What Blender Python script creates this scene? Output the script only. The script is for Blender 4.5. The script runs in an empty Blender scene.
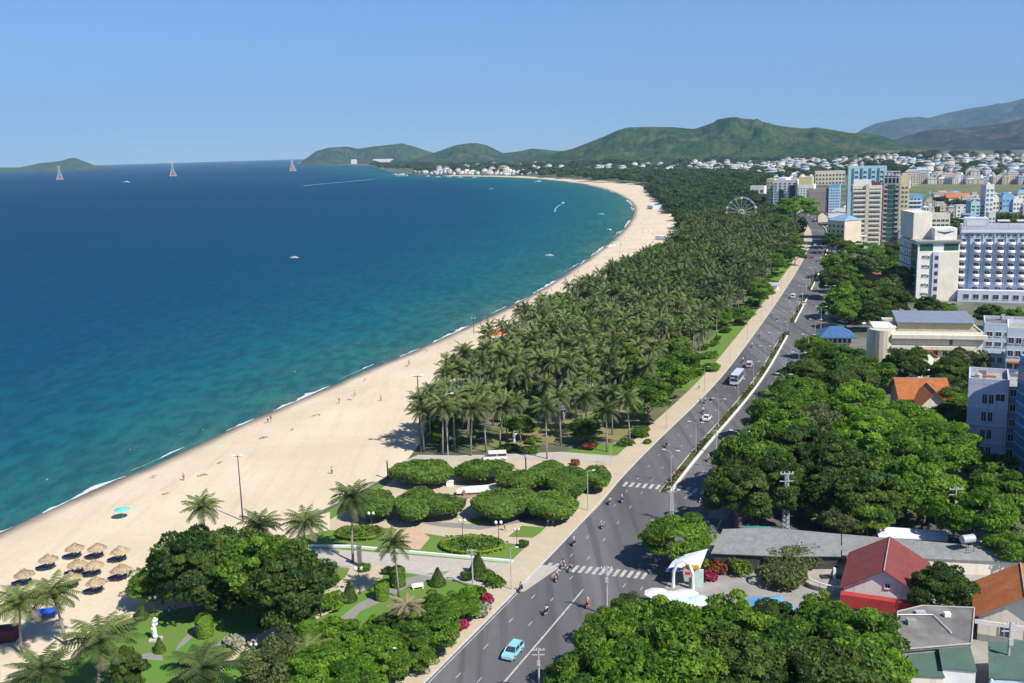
import bpy, bmesh, math, random
import numpy as np
from mathutils import Vector, Matrix
from mathutils.geometry import tessellate_polygon
R=math.radians; PI=math.pi
random.seed(7); RNG=np.random.default_rng(7)
sc=bpy.context.scene; COL=sc.collection
# ------------------------------------------------------------------ camera
F=1000.;CH=72.;PITCH=R(10.79);ROLL=R(1.65)
fw=np.array([0,math.cos(PITCH),-math.sin(PITCH)]); up0=np.array([0,math.sin(PITCH),math.cos(PITCH)]); rt0=np.array([1.,0,0])
rt=math.cos(ROLL)*rt0-math.sin(ROLL)*up0; up=math.sin(ROLL)*rt0+math.cos(ROLL)*up0
def P(x,y,z=0.):
    d=fw*F+rt*(x-512)+up*(341.5-y); t=(z-CH)/d[2]; return np.array([d[0]*t,d[1]*t,z])
def proj(p):
    v=np.array(p,float)-[0,0,CH]; k=v@fw; return 512+F*(v@rt)/k, 341.5-F*(v@up)/k
def at_dist(x,y,D):
    d=fw*F+rt*(x-512)+up*(341.5-y); t=D/math.hypot(d[0],d[1]); return np.array([d[0]*t,d[1]*t,CH+d[2]*t])
def height_at(g,ypx):
    lo,hi=0.,400.
    for _ in range(40):
        m=(lo+hi)/2
        if proj((g[0],g[1],m))[1]>ypx: lo=m
        else: hi=m
    return lo
cam=bpy.data.cameras.new('camera'); co=bpy.data.objects.new('camera',cam); COL.objects.link(co); sc.camera=co
cam.sensor_width=36; cam.lens=36*F/1024; cam.clip_start=1; cam.clip_end=120000
M=Matrix(((rt[0],up[0],-fw[0],0),(rt[1],up[1],-fw[1],0),(rt[2],up[2],-fw[2],CH),(0,0,0,1))); co.matrix_world=M
# ------------------------------------------------------------------ materials
MATS={}
def nodes(name):
    m=bpy.data.materials.new(name); m.use_nodes=True; nt=m.node_tree; b=nt.nodes['Principled BSDF']; return m,nt,b
def ramp(nt,fac,stops):
    r=nt.nodes.new('ShaderNodeValToRGB'); e=r.color_ramp.elements
    while len(e)<len(stops): e.new(0.5)
    for i,(p,c) in enumerate(stops): e[i].position=p; e[i].color=(*c,1)
    nt.links.new(fac,r.inputs[0]); return r.outputs[0]
def coords(nt,world=False):
    if world: return nt.nodes.new('ShaderNodeNewGeometry').outputs['Position']
    return nt.nodes.new('ShaderNodeTexCoord').outputs['Object']
def noise(nt,vec,scale,detail=4,rough=.55,stretch=None):
    if stretch:
        mp=nt.nodes.new('ShaderNodeMapping'); mp.inputs['Scale'].default_value=stretch[:3]
        if len(stretch)>3: mp.inputs['Rotation'].default_value=(0,0,stretch[3])
        nt.links.new(vec,mp.inputs[0]); vec=mp.outputs[0]
    n=nt.nodes.new('ShaderNodeTexNoise'); n.inputs['Scale'].default_value=scale; n.inputs['Detail'].default_value=detail; n.inputs['Roughness'].default_value=rough
    nt.links.new(vec,n.inputs['Vector']); return n.outputs['Fac']
def mixc(nt,fac,a,b,mode='MIX'):
    m=nt.nodes.new('ShaderNodeMix'); m.data_type='RGBA'; m.blend_type=mode
    for i,v in ((0,fac),(6,a),(7,b)):
        if isinstance(v,(int,float)): m.inputs[i].default_value=v
        elif isinstance(v,tuple): m.inputs[i].default_value=(*v,1)
        else: nt.links.new(v,m.inputs[i])
    return m.outputs[2]
def bump(nt,b,h,strength,dist):
    n=nt.nodes.new('ShaderNodeBump'); n.inputs['Strength'].default_value=strength; n.inputs['Distance'].default_value=dist
    nt.links.new(h,n.inputs['Height']); nt.links.new(n.outputs[0],b.inputs['Normal'])
def math_(nt,op,a,b=None,c=None):
    m=nt.nodes.new('ShaderNodeMath'); m.operation=op
    for i,v in enumerate((a,b,c)):
        if v is None: continue
        if isinstance(v,(int,float)): m.inputs[i].default_value=v
        else: nt.links.new(v,m.inputs[i])
    return m.outputs[0]
def surf(name,c,c2=None,scale=1.,rough=.8,bmp=0.,bscale=None,world=False,stretch=None,spec=.3,metal=0,vary=0.):
    """plain weathered surface: two colours mixed by a two-scale noise"""
    if name in MATS: return MATS[name]
    m,nt,b=nodes(name); v=coords(nt,world)
    if c2 is None: c2=tuple(x*.78 for x in c)
    n1=noise(nt,v,scale,5,.6,stretch); f=ramp(nt,n1,[(.34,(0,0,0)),(.66,(1,1,1))])
    col=mixc(nt,f,c2,c)
    if 'plaster' in name:
        st=noise(nt,v,1.,4,.6,(1.1,1.1,.09)); col=mixc(nt,math_(nt,'MULTIPLY',ramp(nt,st,[(.52,(0,0,0)),(.72,(1,1,1))]),.38),col,tuple(x*.42 for x in c))
    if vary:
        oi=nt.nodes.new('ShaderNodeObjectInfo'); 
        col=mixc(nt,math_(nt,'MULTIPLY',oi.outputs['Random'],vary),col,tuple(x*.45 for x in c))
    nt.links.new(col,b.inputs['Base Color']); b.inputs['Roughness'].default_value=rough; b.inputs['Specular IOR Level'].default_value=spec; b.inputs['Metallic'].default_value=metal
    if bmp: bump(nt,b,noise(nt,v,bscale or scale*4,4,.6),1.,bmp)
    MATS[name]=m; return m
def leafmat(name,dark,light,trans=.35,vary=.5):
    if name in MATS: return MATS[name]
    m,nt,b=nodes(name); a=nt.nodes.new('ShaderNodeAttribute'); a.attribute_name='tint'
    oi=nt.nodes.new('ShaderNodeObjectInfo')
    r=math_(nt,'MULTIPLY',math_(nt,'SUBTRACT',oi.outputs['Random'],.5),vary)
    f=math_(nt,'ADD',a.outputs['Fac'],r); 
    cl=nt.nodes.new('ShaderNodeClamp'); nt.links.new(f,cl.inputs[0])
    col=mixc(nt,cl.outputs[0],dark,light)
    nt.links.new(col,b.inputs['Base Color']); b.inputs['Roughness'].default_value=.55; b.inputs['Specular IOR Level'].default_value=.25
    t=nt.nodes.new('ShaderNodeBsdfTranslucent'); nt.links.new(mixc(nt,.35,col,tuple(min(1,x*1.6) for x in light)),t.inputs[0])
    mx=nt.nodes.new('ShaderNodeMixShader'); mx.inputs[0].default_value=trans
    nt.links.new(b.outputs[0],mx.inputs[1]); nt.links.new(t.outputs[0],mx.inputs[2]); nt.links.new(mx.outputs[0],nt.nodes['Material Output'].inputs[0])
    MATS[name]=m; return m
white=surf('white_plaster',(.84,.82,.77),(.74,.72,.67),.25)
cream=surf('cream_plaster',(.66,.59,.45),(.56,.50,.38),.2)
creamp=surf('pale_cream_plaster',(.80,.74,.62),(.72,.66,.54),.2)
lav=surf('lavender_plaster',(.55,.56,.68),(.48,.49,.61),.2)
bluegrey=surf('pale_blue_plaster',(.56,.64,.74),(.49,.57,.67),.2)
yellow=surf('yellow_plaster',(.72,.62,.36),(.64,.54,.30),.2)
tealp=surf('pale_teal_plaster',(.45,.66,.66),(.38,.58,.6),.2)
tealg=surf('teal_glass',(.02,.10,.13),(.03,.14,.17),.5,rough=.15,spec=.6)
greeng=surf('green_glass',(.02,.07,.05),(.035,.11,.08),.4,rough=.15,spec=.6)
darkg=surf('window_glass',(.03,.04,.05),(.05,.06,.075),.8,rough=.12,spec=.6)
blueg=surf('blue_glass',(.05,.16,.30),(.07,.22,.38),.4,rough=.2,spec=.6)
skyblue=surf('sky_blue_plaster',(.22,.46,.74),(.18,.4,.66),.2)
brown=surf('brown_plaster',(.42,.33,.27),(.35,.27,.22),.3)
concrete=surf('concrete',(.38,.36,.33),(.27,.26,.24),.4)
darkconc=surf('weathered_concrete',(.25,.24,.225),(.12,.115,.11),.3)
tile_or=None
def roofmat(name,c,c2,rows=3.2,rot=0):
    if name in MATS: return MATS[name]
    m,nt,b=nodes(name); v=coords(nt)
    n1=noise(nt,v,.5,5,.65); col=mixc(nt,ramp(nt,n1,[(.35,(0,0,0)),(.68,(1,1,1))]),c2,c)
    col=mixc(nt,ramp(nt,noise(nt,v,5,3,.6),[(.4,(0,0,0)),(.7,(1,1,1))]),mixc(nt,.45,col,(.06,.04,.03)),col)
    w=nt.nodes.new('ShaderNodeTexWave'); w.inputs['Scale'].default_value=rows; w.inputs['Distortion'].default_value=.3; w.bands_direction='X' if not rot else 'Y'
    nt.links.new(v,w.inputs[0]); nt.links.new(col,b.inputs['Base Color']); b.inputs['Roughness'].default_value=.75
    bump(nt,b,w.outputs['Fac'],.8,.06); MATS[name]=m; return m
tile_or=roofmat('orange_tiles',(.74,.25,.06),(.58,.16,.04))
tile_rd=roofmat('red_tiles',(.36,.075,.07),(.27,.05,.05))
tile_old=roofmat('old_orange_tiles',(.50,.17,.07),(.33,.11,.06))
sheet_gr=roofmat('grey_sheet_roof',(.40,.42,.42),(.29,.30,.31),1.5)
sheet_lt=roofmat('light_sheet_roof',(.62,.66,.70),(.48,.52,.56),1.5)
sheet_gn=roofmat('green_sheet_roof',(.13,.26,.20),(.10,.20,.16),2.2)
sheet_bl=roofmat('blue_sheet_roof',(.06,.22,.50),(.05,.17,.4),2.2)
sheet_bg=roofmat('blue_grey_sheet_roof',(.30,.36,.48),(.25,.30,.41),1.5)
redp=surf('red_paint',(.45,.05,.05),(.36,.04,.04),1)
whitep=surf('white_paint',(.82,.82,.80),(.72,.72,.70),.7,rough=.45)
steel=surf('galvanised_steel',(.48,.49,.50),(.36,.37,.38),2,rough=.5)
darkst=surf('dark_steel',(.08,.08,.085),(.05,.05,.055),2,rough=.5)
bluec=surf('blue_tarpaulin',(.03,.10,.55),(.02,.07,.42),1.2,bmp=.05)
lbluec=surf('light_blue_tarpaulin',(.12,.36,.68),(.10,.28,.55),1.2,bmp=.05)
turq=surf('turquoise_cloth',(.16,.58,.50),(.12,.48,.42),2)
thatchm=surf('straw_thatch',(.50,.39,.26),(.34,.26,.17),6,rough=1,bmp=.05,bscale=18)
bark=surf('bark',(.23,.19,.15),(.13,.11,.09),3,rough=.95,bmp=.03)
palmbark=surf('palm_bark',(.34,.31,.27),(.21,.19,.165),4,rough=.95)
wood=surf('dark_wood',(.16,.09,.05),(.10,.06,.035),5)
skin=surf('skin',(.46,.29,.20),(.42,.26,.18),5,rough=.6)
rubber=surf('rubber',(.025,.025,.027),(.018,.018,.02),5,rough=.8)
metalpaint={}
def paint(name,c): return surf(name,c,tuple(x*.93 for x in c),2,rough=.25,spec=.6)
L_dark=leafmat('leaves_dark',(.022,.055,.014),(.13,.215,.035),.42)
L_mid=leafmat('leaves_mid',(.03,.085,.014),(.22,.36,.04),.45)
L_bright=leafmat('leaves_bright',(.042,.125,.014),(.25,.44,.04),.48)
L_olive=leafmat('leaves_olive',(.05,.07,.025),(.17,.20,.07))
L_far=leafmat('leaves_far',(.030,.065,.018),(.11,.165,.045),.25)
L_palm=leafmat('palm_fronds',(.016,.038,.010),(.155,.20,.055),.18,.75)
L_palmd=leafmat('palm_fronds_dry',(.10,.10,.045),(.30,.26,.15),.25)
L_hedge=leafmat('clipped_leaves',(.06,.125,.018),(.17,.27,.045),.3,.3)
L_yel=leafmat('yellow_green_leaves',(.08,.14,.015),(.24,.33,.04),.3)
L_pink=leafmat('pink_bracts',(.25,.02,.07),(.50,.06,.15),.3)
L_whitefl=leafmat('white_blossom',(.07,.15,.04),(.48,.46,.38),.3)
L_red=leafmat('reddish_leaves',(.14,.04,.02),(.36,.13,.05),.3)
# ------------------------------------------------------------------ mesh building
class MB:
    def __init__(s): s.v=[]; s.f=[]; s.m=[]; s.cur=0
    def add(s,vs,fs):
        o=len(s.v); s.v+= [tuple(map(float,a)) for a in vs]; s.f+=[tuple(o+i for i in f) for f in fs]; s.m+=[s.cur]*len(fs); return s
    def box(s,x0,x1,y0,y1,z0,z1):
        return s.add([(x0,y0,z0),(x1,y0,z0),(x1,y1,z0),(x0,y1,z0),(x0,y0,z1),(x1,y0,z1),(x1,y1,z1),(x0,y1,z1)],
              [(3,2,1,0),(4,5,6,7),(0,1,5,4),(1,2,6,5),(2,3,7,6),(3,0,4,7)])
    def prism(s,poly,z0,z1):
        n=len(poly); s.add([(p[0],p[1],z0) for p in poly]+[(p[0],p[1],z1) for p in poly],
            [tuple(range(n))[::-1],tuple(range(n,2*n))]+[(i,(i+1)%n,(i+1)%n+n,i+n) for i in range(n)]); return s
    def tube(s,pts,rad,n=6,caps=True):
        pts=[Vector(p) for p in pts]; 
        if not hasattr(rad,'__len__'): rad=[rad]*len(pts)
        vs=[];fs=[]
        for i,p in enumerate(pts):
            d=(pts[min(i+1,len(pts)-1)]-pts[max(i-1,0)]).normalized(); a=d.orthogonal().normalized(); 
            if abs(d.z)<.99:
                a=Vector((-d.y,d.x,0)).normalized()
            else: a=Vector((1,0,0))
            b=d.cross(a)
            for k in range(n):
                t=2*PI*k/n; vs.append(p+(a*math.cos(t)+b*math.sin(t))*rad[i])
        for i in range(len(pts)-1):
            for k in range(n): fs.append((i*n+k,i*n+(k+1)%n,(i+1)*n+(k+1)%n,(i+1)*n+k))
        if caps: fs+=[tuple(range(n))[::-1],tuple(range((len(pts)-1)*n,len(pts)*n))]
        return s.add(vs,fs)
    def lathe(s,prof,n=12,c=(0,0)):
        vs=[];fs=[]
        for r,z in prof:
            for k in range(n): t=2*PI*k/n; vs.append((c[0]+r*math.cos(t),c[1]+r*math.sin(t),z))
        for i in range(len(prof)-1):
            for k in range(n): fs.append((i*n+k,i*n+(k+1)%n,(i+1)*n+(k+1)%n,(i+1)*n+k))
        fs+=[tuple(range(n))[::-1],tuple(range((len(prof)-1)*n,len(prof)*n))]
        return s.add(vs,fs)
    def mesh(s,name,mat,smooth=False):
        me=bpy.data.meshes.new(name); me.from_pydata(s.v,[],s.f)
        for x in (mat if isinstance(mat,(list,tuple)) else [mat]): me.materials.append(x)
        if any(s.m): me.polygons.foreach_set('material_index',s.m)
        if smooth: me.polygons.foreach_set('use_smooth',[True]*len(s.f))
        me.update(); return me
    def build(s,name,mat,parent=None,smooth=False): return link(name,s.mesh(name,mat,smooth),parent)
def link(name,me,parent=None,loc=None,rz=None,scale=None):
    o=bpy.data.objects.new(name,me); COL.objects.link(o); o.parent=parent
    if loc is not None: o.location=[float(a) for a in loc]
    if rz is not None: o.rotation_euler=(0,0,rz)
    if scale is not None: o.scale=scale if hasattr(scale,'__len__') else (scale,)*3
    return o
def tag(o,label=None,cat=None,group=None,kind=None):
    if label: o['label']=label
    if cat: o['category']=cat
    if group: o['group']=group
    if kind: o['kind']=kind
    return o
def empty(name,loc,rz=0,label=None,cat=None,group=None,scale=None):
    o=bpy.data.objects.new(name,None); COL.objects.link(o); o.location=[float(a) for a in loc]; o.rotation_euler=(0,0,rz); o.empty_display_size=.5
    if scale is not None: o.scale=scale if hasattr(scale,'__len__') else (scale,)*3
    return tag(o,label,cat,group)
def ctree(o,parent=None):
    c=o.copy(); COL.objects.link(c); c.parent=parent
    for ch in KIDS.get(o.name,()): ctree(ch,c)
    return c
KIDS={}
def reg(o):   # remember the children of a prototype, so that copying does not search the whole scene
    def rec(p):
        k=[c for c in p.children]; KIDS[p.name]=k
        for c in k: rec(c)
    bpy.context.view_layer.update(); rec(o); return o
class Proto:
    """a thing built once at first placement, copied afterwards"""
    def __init__(s,fn): s.fn=fn; s.o=None
    def put(s,loc,rz=0,scale=None,label=None,cat=None,group=None):
        if s.o is None: s.o=s.fn(); reg(s.o); o=s.o; s.keep={k:s.o[k] for k in s.o.keys()}
        else: o=ctree(s.o)
        o.location=[float(a) for a in loc]; o.rotation_euler=(0,0,rz)
        o.scale=(scale if hasattr(scale,'__len__') else (scale,)*3) if scale is not None else (1,1,1)
        for k in ('group',):
            if k in o.keys(): del o[k]
        return tag(o,label,cat,group)
def sheet(name,poly,z,mat,kind='structure',thick=0,sub=None):
    tri=tessellate_polygon([[Vector((p[0],p[1],0)) for p in poly]])
    mb=MB(); mb.add([(p[0],p[1],z) for p in poly],[])
    for t in tri:
        a,b,c=[Vector((poly[i][0],poly[i][1],0)) for i in t]
        mb.f.append(t if (b-a).cross(c-a).z>0 else t[::-1]); mb.m.append(0)
    if thick:
        n=len(poly); o=len(mb.v); mb.v+=[(float(p[0]),float(p[1]),z-thick) for p in poly]
        area=sum(poly[i][0]*poly[(i+1)%n][1]-poly[(i+1)%n][0]*poly[i][1] for i in range(n))
        for i in range(n):
            j=(i+1)%n; q=(i,j,o+j,o+i); mb.f.append(q[::-1] if area>0 else q); mb.m.append(0)
    ob=mb.build(name,mat); 
    if kind: ob['kind']=kind
    return ob
def pp(*pts,z=0.): return [P(x,y,z) for x,y in pts]
# ------------------------------------------------------------------ polylines
def resample(pts,step,smooth=2):
    pts=np.array([p[:2] for p in pts],float)
    for _ in range(smooth):   # chaikin
        q=[pts[0]]
        for a,b in zip(pts[:-1],pts[1:]): q+=[a*.75+b*.25,a*.25+b*.75]
        q.append(pts[-1]); pts=np.array(q)
    d=np.r_[0,np.cumsum(np.hypot(*np.diff(pts,axis=0).T))]
    n=max(2,int(d[-1]/step)); t=np.linspace(0,d[-1],n+1)
    return np.c_[np.interp(t,d,pts[:,0]),np.interp(t,d,pts[:,1])],t
def normals(pts):
    t=np.gradient(pts,axis=0); t/=np.hypot(*t.T)[:,None]; return np.c_[t[:,1],-t[:,0]]   # to the right of travel
def offset(pts,o): return pts+normals(pts)*(np.asarray(o)[:,None] if hasattr(o,'__len__') else o)
def ribbon(name,a,b,za,zb,mat,kind='structure',parent=None):
    n=len(a); mb=MB(); za=np.broadcast_to(za,n); zb=np.broadcast_to(zb,n)
    mb.add([(a[i][0],a[i][1],za[i]) for i in range(n)]+[(b[i][0],b[i][1],zb[i]) for i in range(n)],[(i,n+i,n+i+1,i+1) for i in range(n-1)])
    o=mb.build(name,mat,parent)
    if kind: o['kind']=kind
    return o
SEA=-1.2
shore_px=[(0,533),(40,514),(95,489),(160,463),(215,437),(270,412),(330,387),(365,371),(410,353),(455,333),(500,312),(540,291),(575,268),(605,247),(625,229),(635,213),(633,204),(622,196),(606,189),(585,184),(560,181),(540,179),(510,177.3),(480,176.5),(440,176)]
sh=[P(x,y,SEA) for x,y in shore_px]; d0=(sh[0]-sh[3])
shore=[sh[0]+d0*4,sh[0]+d0*2,sh[0]+d0*.8]+sh
shore_s,shore_t=resample(shore,6,2)      # dense shoreline, near -> far
head=[P(x,y,SEA) for x,y in [(428,175.5),(405,174),(390,172.5),(380,170),(376,167.5),(374,166.3),(350,165.4),(320,165.2),(302,165),(298,164)]]
land_w=[tuple(p[:2]) for p in shore_s]+[tuple(p[:2]) for p in head]
far=[(-2900,14000),(4000,34000),(33000,30000),(33000,-1500),(shore_s[0][0]+30,-1500)]
# ------------------------------------------------------------------ ground material
def ground_mat():
    m,nt,b=nodes('town_ground'); v=coords(nt,True)
    a=ramp(nt,noise(nt,v,.012,6,.6),[(.38,(.045,.075,.025)),(.52,(.09,.11,.05)),(.66,(.21,.20,.17))])
    c=mixc(nt,ramp(nt,noise(nt,v,.15,4,.6),[(.4,(0,0,0)),(.65,(1,1,1))]),a,mixc(nt,.5,a,(.12,.11,.08)))
    nt.links.new(c,b.inputs['Base Color']); b.inputs['Roughness'].default_value=.95; return m
def sand_mat():
    m,nt,b=nodes('beach_sand'); v=coords(nt,True)
    c=mixc(nt,ramp(nt,noise(nt,v,.03,5,.6),[(.35,(0,0,0)),(.65,(1,1,1))]),(.61,.505,.36),(.70,.60,.45))
    c=mixc(nt,ramp(nt,noise(nt,v,.9,4,.7),[(.3,(0,0,0)),(.7,(1,1,1))]),mixc(nt,.14,c,(.25,.18,.1)),c)
    c=mixc(nt,math_(nt,'MULTIPLY',ramp(nt,noise(nt,v,.35,5,.7,(1,.08,1,R(20))),[(.5,(0,0,0)),(.66,(1,1,1))]),.16),c,(.36,.27,.18))
    sx=nt.nodes.new('ShaderNodeSeparateXYZ'); nt.links.new(v,sx.inputs[0])
    z=math_(nt,'ADD',sx.outputs[2],math_(nt,'MULTIPLY',math_(nt,'SUBTRACT',noise(nt,v,.05,3),.5),.5))
    wet=ramp(nt,math_(nt,'ADD',math_(nt,'MULTIPLY',z,1.0),1.3),[(.16,(1,1,1)),(.62,(0,0,0))])
    c=mixc(nt,wet,c,(.17,.13,.10)); nt.links.new(c,b.inputs['Base Color'])
    r=math_(nt,'SUBTRACT',.95,math_(nt,'MULTIPLY',wet,.5)); nt.links.new(r,b.inputs['Roughness']); b.inputs['Specular IOR Level'].default_value=.25
    bump(nt,b,noise(nt,v,1.4,4,.7),.9,.10); return m
def sea_mat():
    m,nt,b=nodes('sea_water'); v=coords(nt,True)
    a=nt.nodes.new('ShaderNodeAttribute'); a.attribute_name='shoredist'
    n=math_(nt,'MULTIPLY',math_(nt,'SUBTRACT',noise(nt,v,.012,5,.6,(1,1,1)),.5),.22)
    f=math_(nt,'ADD',a.outputs['Fac'],n)
    c=ramp(nt,f,[(0.0,(.075,.165,.135)),(.05,(.026,.145,.138)),(.2,(.007,.118,.148)),(.48,(.003,.066,.136)),(1.,(.0022,.044,.118))])
    s=noise(nt,v,.004,4,.6,(1.,.35,1,R(-15))); c=mixc(nt,math_(nt,'MULTIPLY',ramp(nt,s,[(.38,(0,0,0)),(.66,(1,1,1))]),.22),c,mixc(nt,.5,c,(.002,.028,.075)))
    w=noise(nt,v,.22,4,.65,(1,.5,1,R(20)))
    c=mixc(nt,math_(nt,'MULTIPLY',ramp(nt,w,[(.42,(0,0,0)),(.6,(1,1,1))]),.85),c,mixc(nt,.5,c,(.004,.03,.06)))
    md=noise(nt,v,.05,7,.8,(1,.3,1,R(68))); c=mixc(nt,math_(nt,'MULTIPLY',ramp(nt,md,[(.4,(0,0,0)),(.64,(1,1,1))]),.28),c,mixc(nt,.6,c,(.002,.03,.07)))
    caps=noise(nt,v,.09,6,.72,(1,.45,1,R(35))); c=mixc(nt,ramp(nt,caps,[(.735,(0,0,0)),(.76,(1,1,1))]),c,(.42,.52,.58))
    h=math_(nt,'ADD',math_(nt,'MULTIPLY',w,1.2),math_(nt,'MULTIPLY',noise(nt,v,.9,3,.6,(1,.6,1,R(20))),.4))
    bn=nt.nodes.new('ShaderNodeBump'); bn.inputs['Strength'].default_value=.8; bn.inputs['Distance'].default_value=.9; nt.links.new(h,bn.inputs['Height'])
    df=nt.nodes.new('ShaderNodeBsdfDiffuse'); nt.links.new(c,df.inputs[0]); gl=nt.nodes.new('ShaderNodeBsdfGlossy'); gl.inputs['Roughness'].default_value=.3
    fr=nt.nodes.new('ShaderNodeFresnel'); fr.inputs['IOR'].default_value=1.33
    for x in (df,gl,fr): nt.links.new(bn.outputs[0],x.inputs['Normal'])
    mx=nt.nodes.new('ShaderNodeMixShader'); nt.links.new(math_(nt,'MULTIPLY',fr.outputs[0],.07),mx.inputs[0]); nt.links.new(df.outputs[0],mx.inputs[1]); nt.links.new(gl.outputs[0],mx.inputs[2])
    nt.links.new(mx.outputs[0],nt.nodes['Material Output'].inputs[0]); nt.nodes.remove(b); return m
G=ground_mat(); SAND=sand_mat(); SEAM=sea_mat()
lawn=surf('lawn_grass',(.10,.235,.028),(.14,.19,.045),.13,rough=.95,bmp=.05,bscale=6,world=True)
drylawn=surf('worn_grass',(.13,.17,.05),(.26,.21,.11),.12,rough=.95,world=True)
earth=surf('grove_earth',(.17,.16,.10),(.07,.11,.03),.12,rough=.95,world=True)  # brown earth mottled with green, under the palm grove
# asphalt with wheel tracks & patches
def asphalt_mat():
    m,nt,b=nodes('asphalt'); v=coords(nt,True)
    n=noise(nt,v,.05,4,.6,(1,.16,1,R(22))); c=mixc(nt,ramp(nt,n,[(.35,(0,0,0)),(.65,(1,1,1))]),(.085,.081,.086),(.17,.165,.173))
    c=mixc(nt,ramp(nt,noise(nt,v,.7,5,.7),[(.35,(0,0,0)),(.7,(1,1,1))]),mixc(nt,.2,c,(.05,.05,.05)),c)
    n2=noise(nt,v,.5,3,.5,(1,.03,1,R(22))); c=mixc(nt,math_(nt,'MULTIPLY',ramp(nt,n2,[(.5,(0,0,0)),(.62,(1,1,1))]),.6),c,(.065,.065,.067))
    nt.links.new(c,b.inputs['Base Color']); b.inputs['Roughness'].default_value=.85; bump(nt,b,noise(nt,v,12,3,.7),.4,.02); return m
ASPH=asphalt_mat()
def paving_mat(name,c,c2,sz=.8):
    m,nt,b=nodes(name); v=coords(nt,True)
    mp=nt.nodes.new('ShaderNodeMapping'); mp.inputs['Rotation'].default_value=(0,0,R(22)); nt.links.new(v,mp.inputs[0])
    br=nt.nodes.new('ShaderNodeTexBrick'); br.offset=0; br.inputs['Scale'].default_value=1/sz; br.inputs['Brick Width'].default_value=1; br.inputs['Row Height'].default_value=1; br.inputs['Mortar Size'].default_value=.03
    br.inputs['Color1'].default_value=(*c,1); br.inputs['Color2'].default_value=(*tuple(x*.9 for x in c),1); br.inputs['Mortar'].default_value=(*c2,1); nt.links.new(mp.outputs[0],br.inputs[0])
    col=mixc(nt,ramp(nt,noise(nt,v,.15,5,.65),[(.35,(0,0,0)),(.7,(1,1,1))]),mixc(nt,.45,br.outputs[0],c2),br.outputs[0])
    nt.links.new(col,b.inputs['Base Color']); b.inputs['Roughness'].default_value=.9; return m
SIDE=paving_mat('sidewalk_paving',(.56,.47,.34),(.42,.35,.25))
PLAZA=paving_mat('plaza_paving',(.50,.45,.40),(.38,.34,.30),1.2)
GREYPAVE=paving_mat('grey_paving',(.28,.27,.25),(.20,.19,.18),.7)
PINK=paving_mat('pink_paving',(.58,.40,.28),(.45,.32,.23),.9)
KERB=surf('kerb_stone',(.60,.58,.54),(.46,.44,.41),1.5,world=True)
LINE=surf('road_paint',(.55,.55,.53),(.33,.33,.32),1.3,world=True)
# ------------------------------------------------------------------ land, beach, sea
inl_w=np.interp(shore_t,[0,shore_t[-1]*.5,shore_t[-1]],[17,22,45])
beach_in=offset(shore_s,inl_w); beach_out=offset(shore_s,-inl_w*1.2)
ribbon('beach_sand_slope',beach_out,shore_s,SEA-1.2,SEA,SAND)
n=len(shore_s)
ribbon('wet_beach_sand',shore_s,offset(shore_s,inl_w*.35),SEA,-.55,SAND)
ribbon('beach_sand_bank',offset(shore_s,inl_w*.35),beach_in,-.55,0,SAND)
land=[tuple(p) for p in beach_in]+[tuple(p[:2]) for p in head]+far
sheet('town_ground',land,-.02,G)
# vegetation line (ground position), near -> far
veg_px=[(-60,745,0),(-30,690,0),(40,640,0),(120,600,0),(240,545,0),(320,512,0),(380,482,0),(418,452,0)]
veg=[P(x,y,z) for x,y,z in veg_px]+[P(x,y,9) for x,y in [(430,382),(462,362),(490,338),(520,318),(560,293),(604,272),(645,254),(674,240),(684,229),(681,213),(664,199),(652,190)]]+[P(640,183.5),P(600,180.5),P(560,178.5),P(520,176)]
veg=[veg[0]+np.array([-30,-110,0])]+veg
veg_s,veg_t=resample(veg,12,2)
bp=[tuple(p) for p in beach_in[::2]]
i1=int(np.argmin(np.hypot(*(beach_in-P(520,176)[:2]).T)))
beach_poly=[tuple(p) for p in beach_in[:i1+1:2]]+[tuple(p) for p in veg_s[::-1]]
sheet('beach_sand',beach_poly,0.012,SAND)
# sea: polar grid with distance to the shore as vertex attribute
az=np.radians(np.linspace(-62,22,240)); rr=np.concatenate([np.geomspace(30,6000,200),np.geomspace(6300,34000,24)])
A,RR=np.meshgrid(az,rr); X=RR*np.sin(A); Y=RR*np.cos(A)
S=np.vstack([shore_s[::3]]+[np.array([h[:2]]) for h in head])
pts=np.c_[X.ravel(),Y.ravel()]; dist=np.full(len(pts),1e9)
for i in range(0,len(S),50):
    d=np.hypot(pts[:,0,None]-S[None,i:i+50,0],pts[:,1,None]-S[None,i:i+50,1]).min(1); dist=np.minimum(dist,d)
scale=np.interp(np.hypot(*pts.T),[200,900,3000,9000],[170,260,420,900])
val=np.clip(dist/scale,0,None)/1.0; val=1-np.exp(-val*.9)
me=bpy.data.meshes.new('sea_water'); nr,na=A.shape
idx=np.arange(nr*na).reshape(nr,na); q=np.stack([idx[:-1,:-1],idx[:-1,1:],idx[1:,1:],idx[1:,:-1]],-1).reshape(-1,4)
me.from_pydata(np.c_[pts,np.full(len(pts),SEA)].tolist(),[],q[:,::-1].tolist()); me.materials.append(SEAM)
at=me.attributes.new('shoredist','FLOAT','POINT'); at.data.foreach_set('value',val.astype(np.float32)); me.update()
tag(link('sea_water',me),kind='structure')
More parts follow.
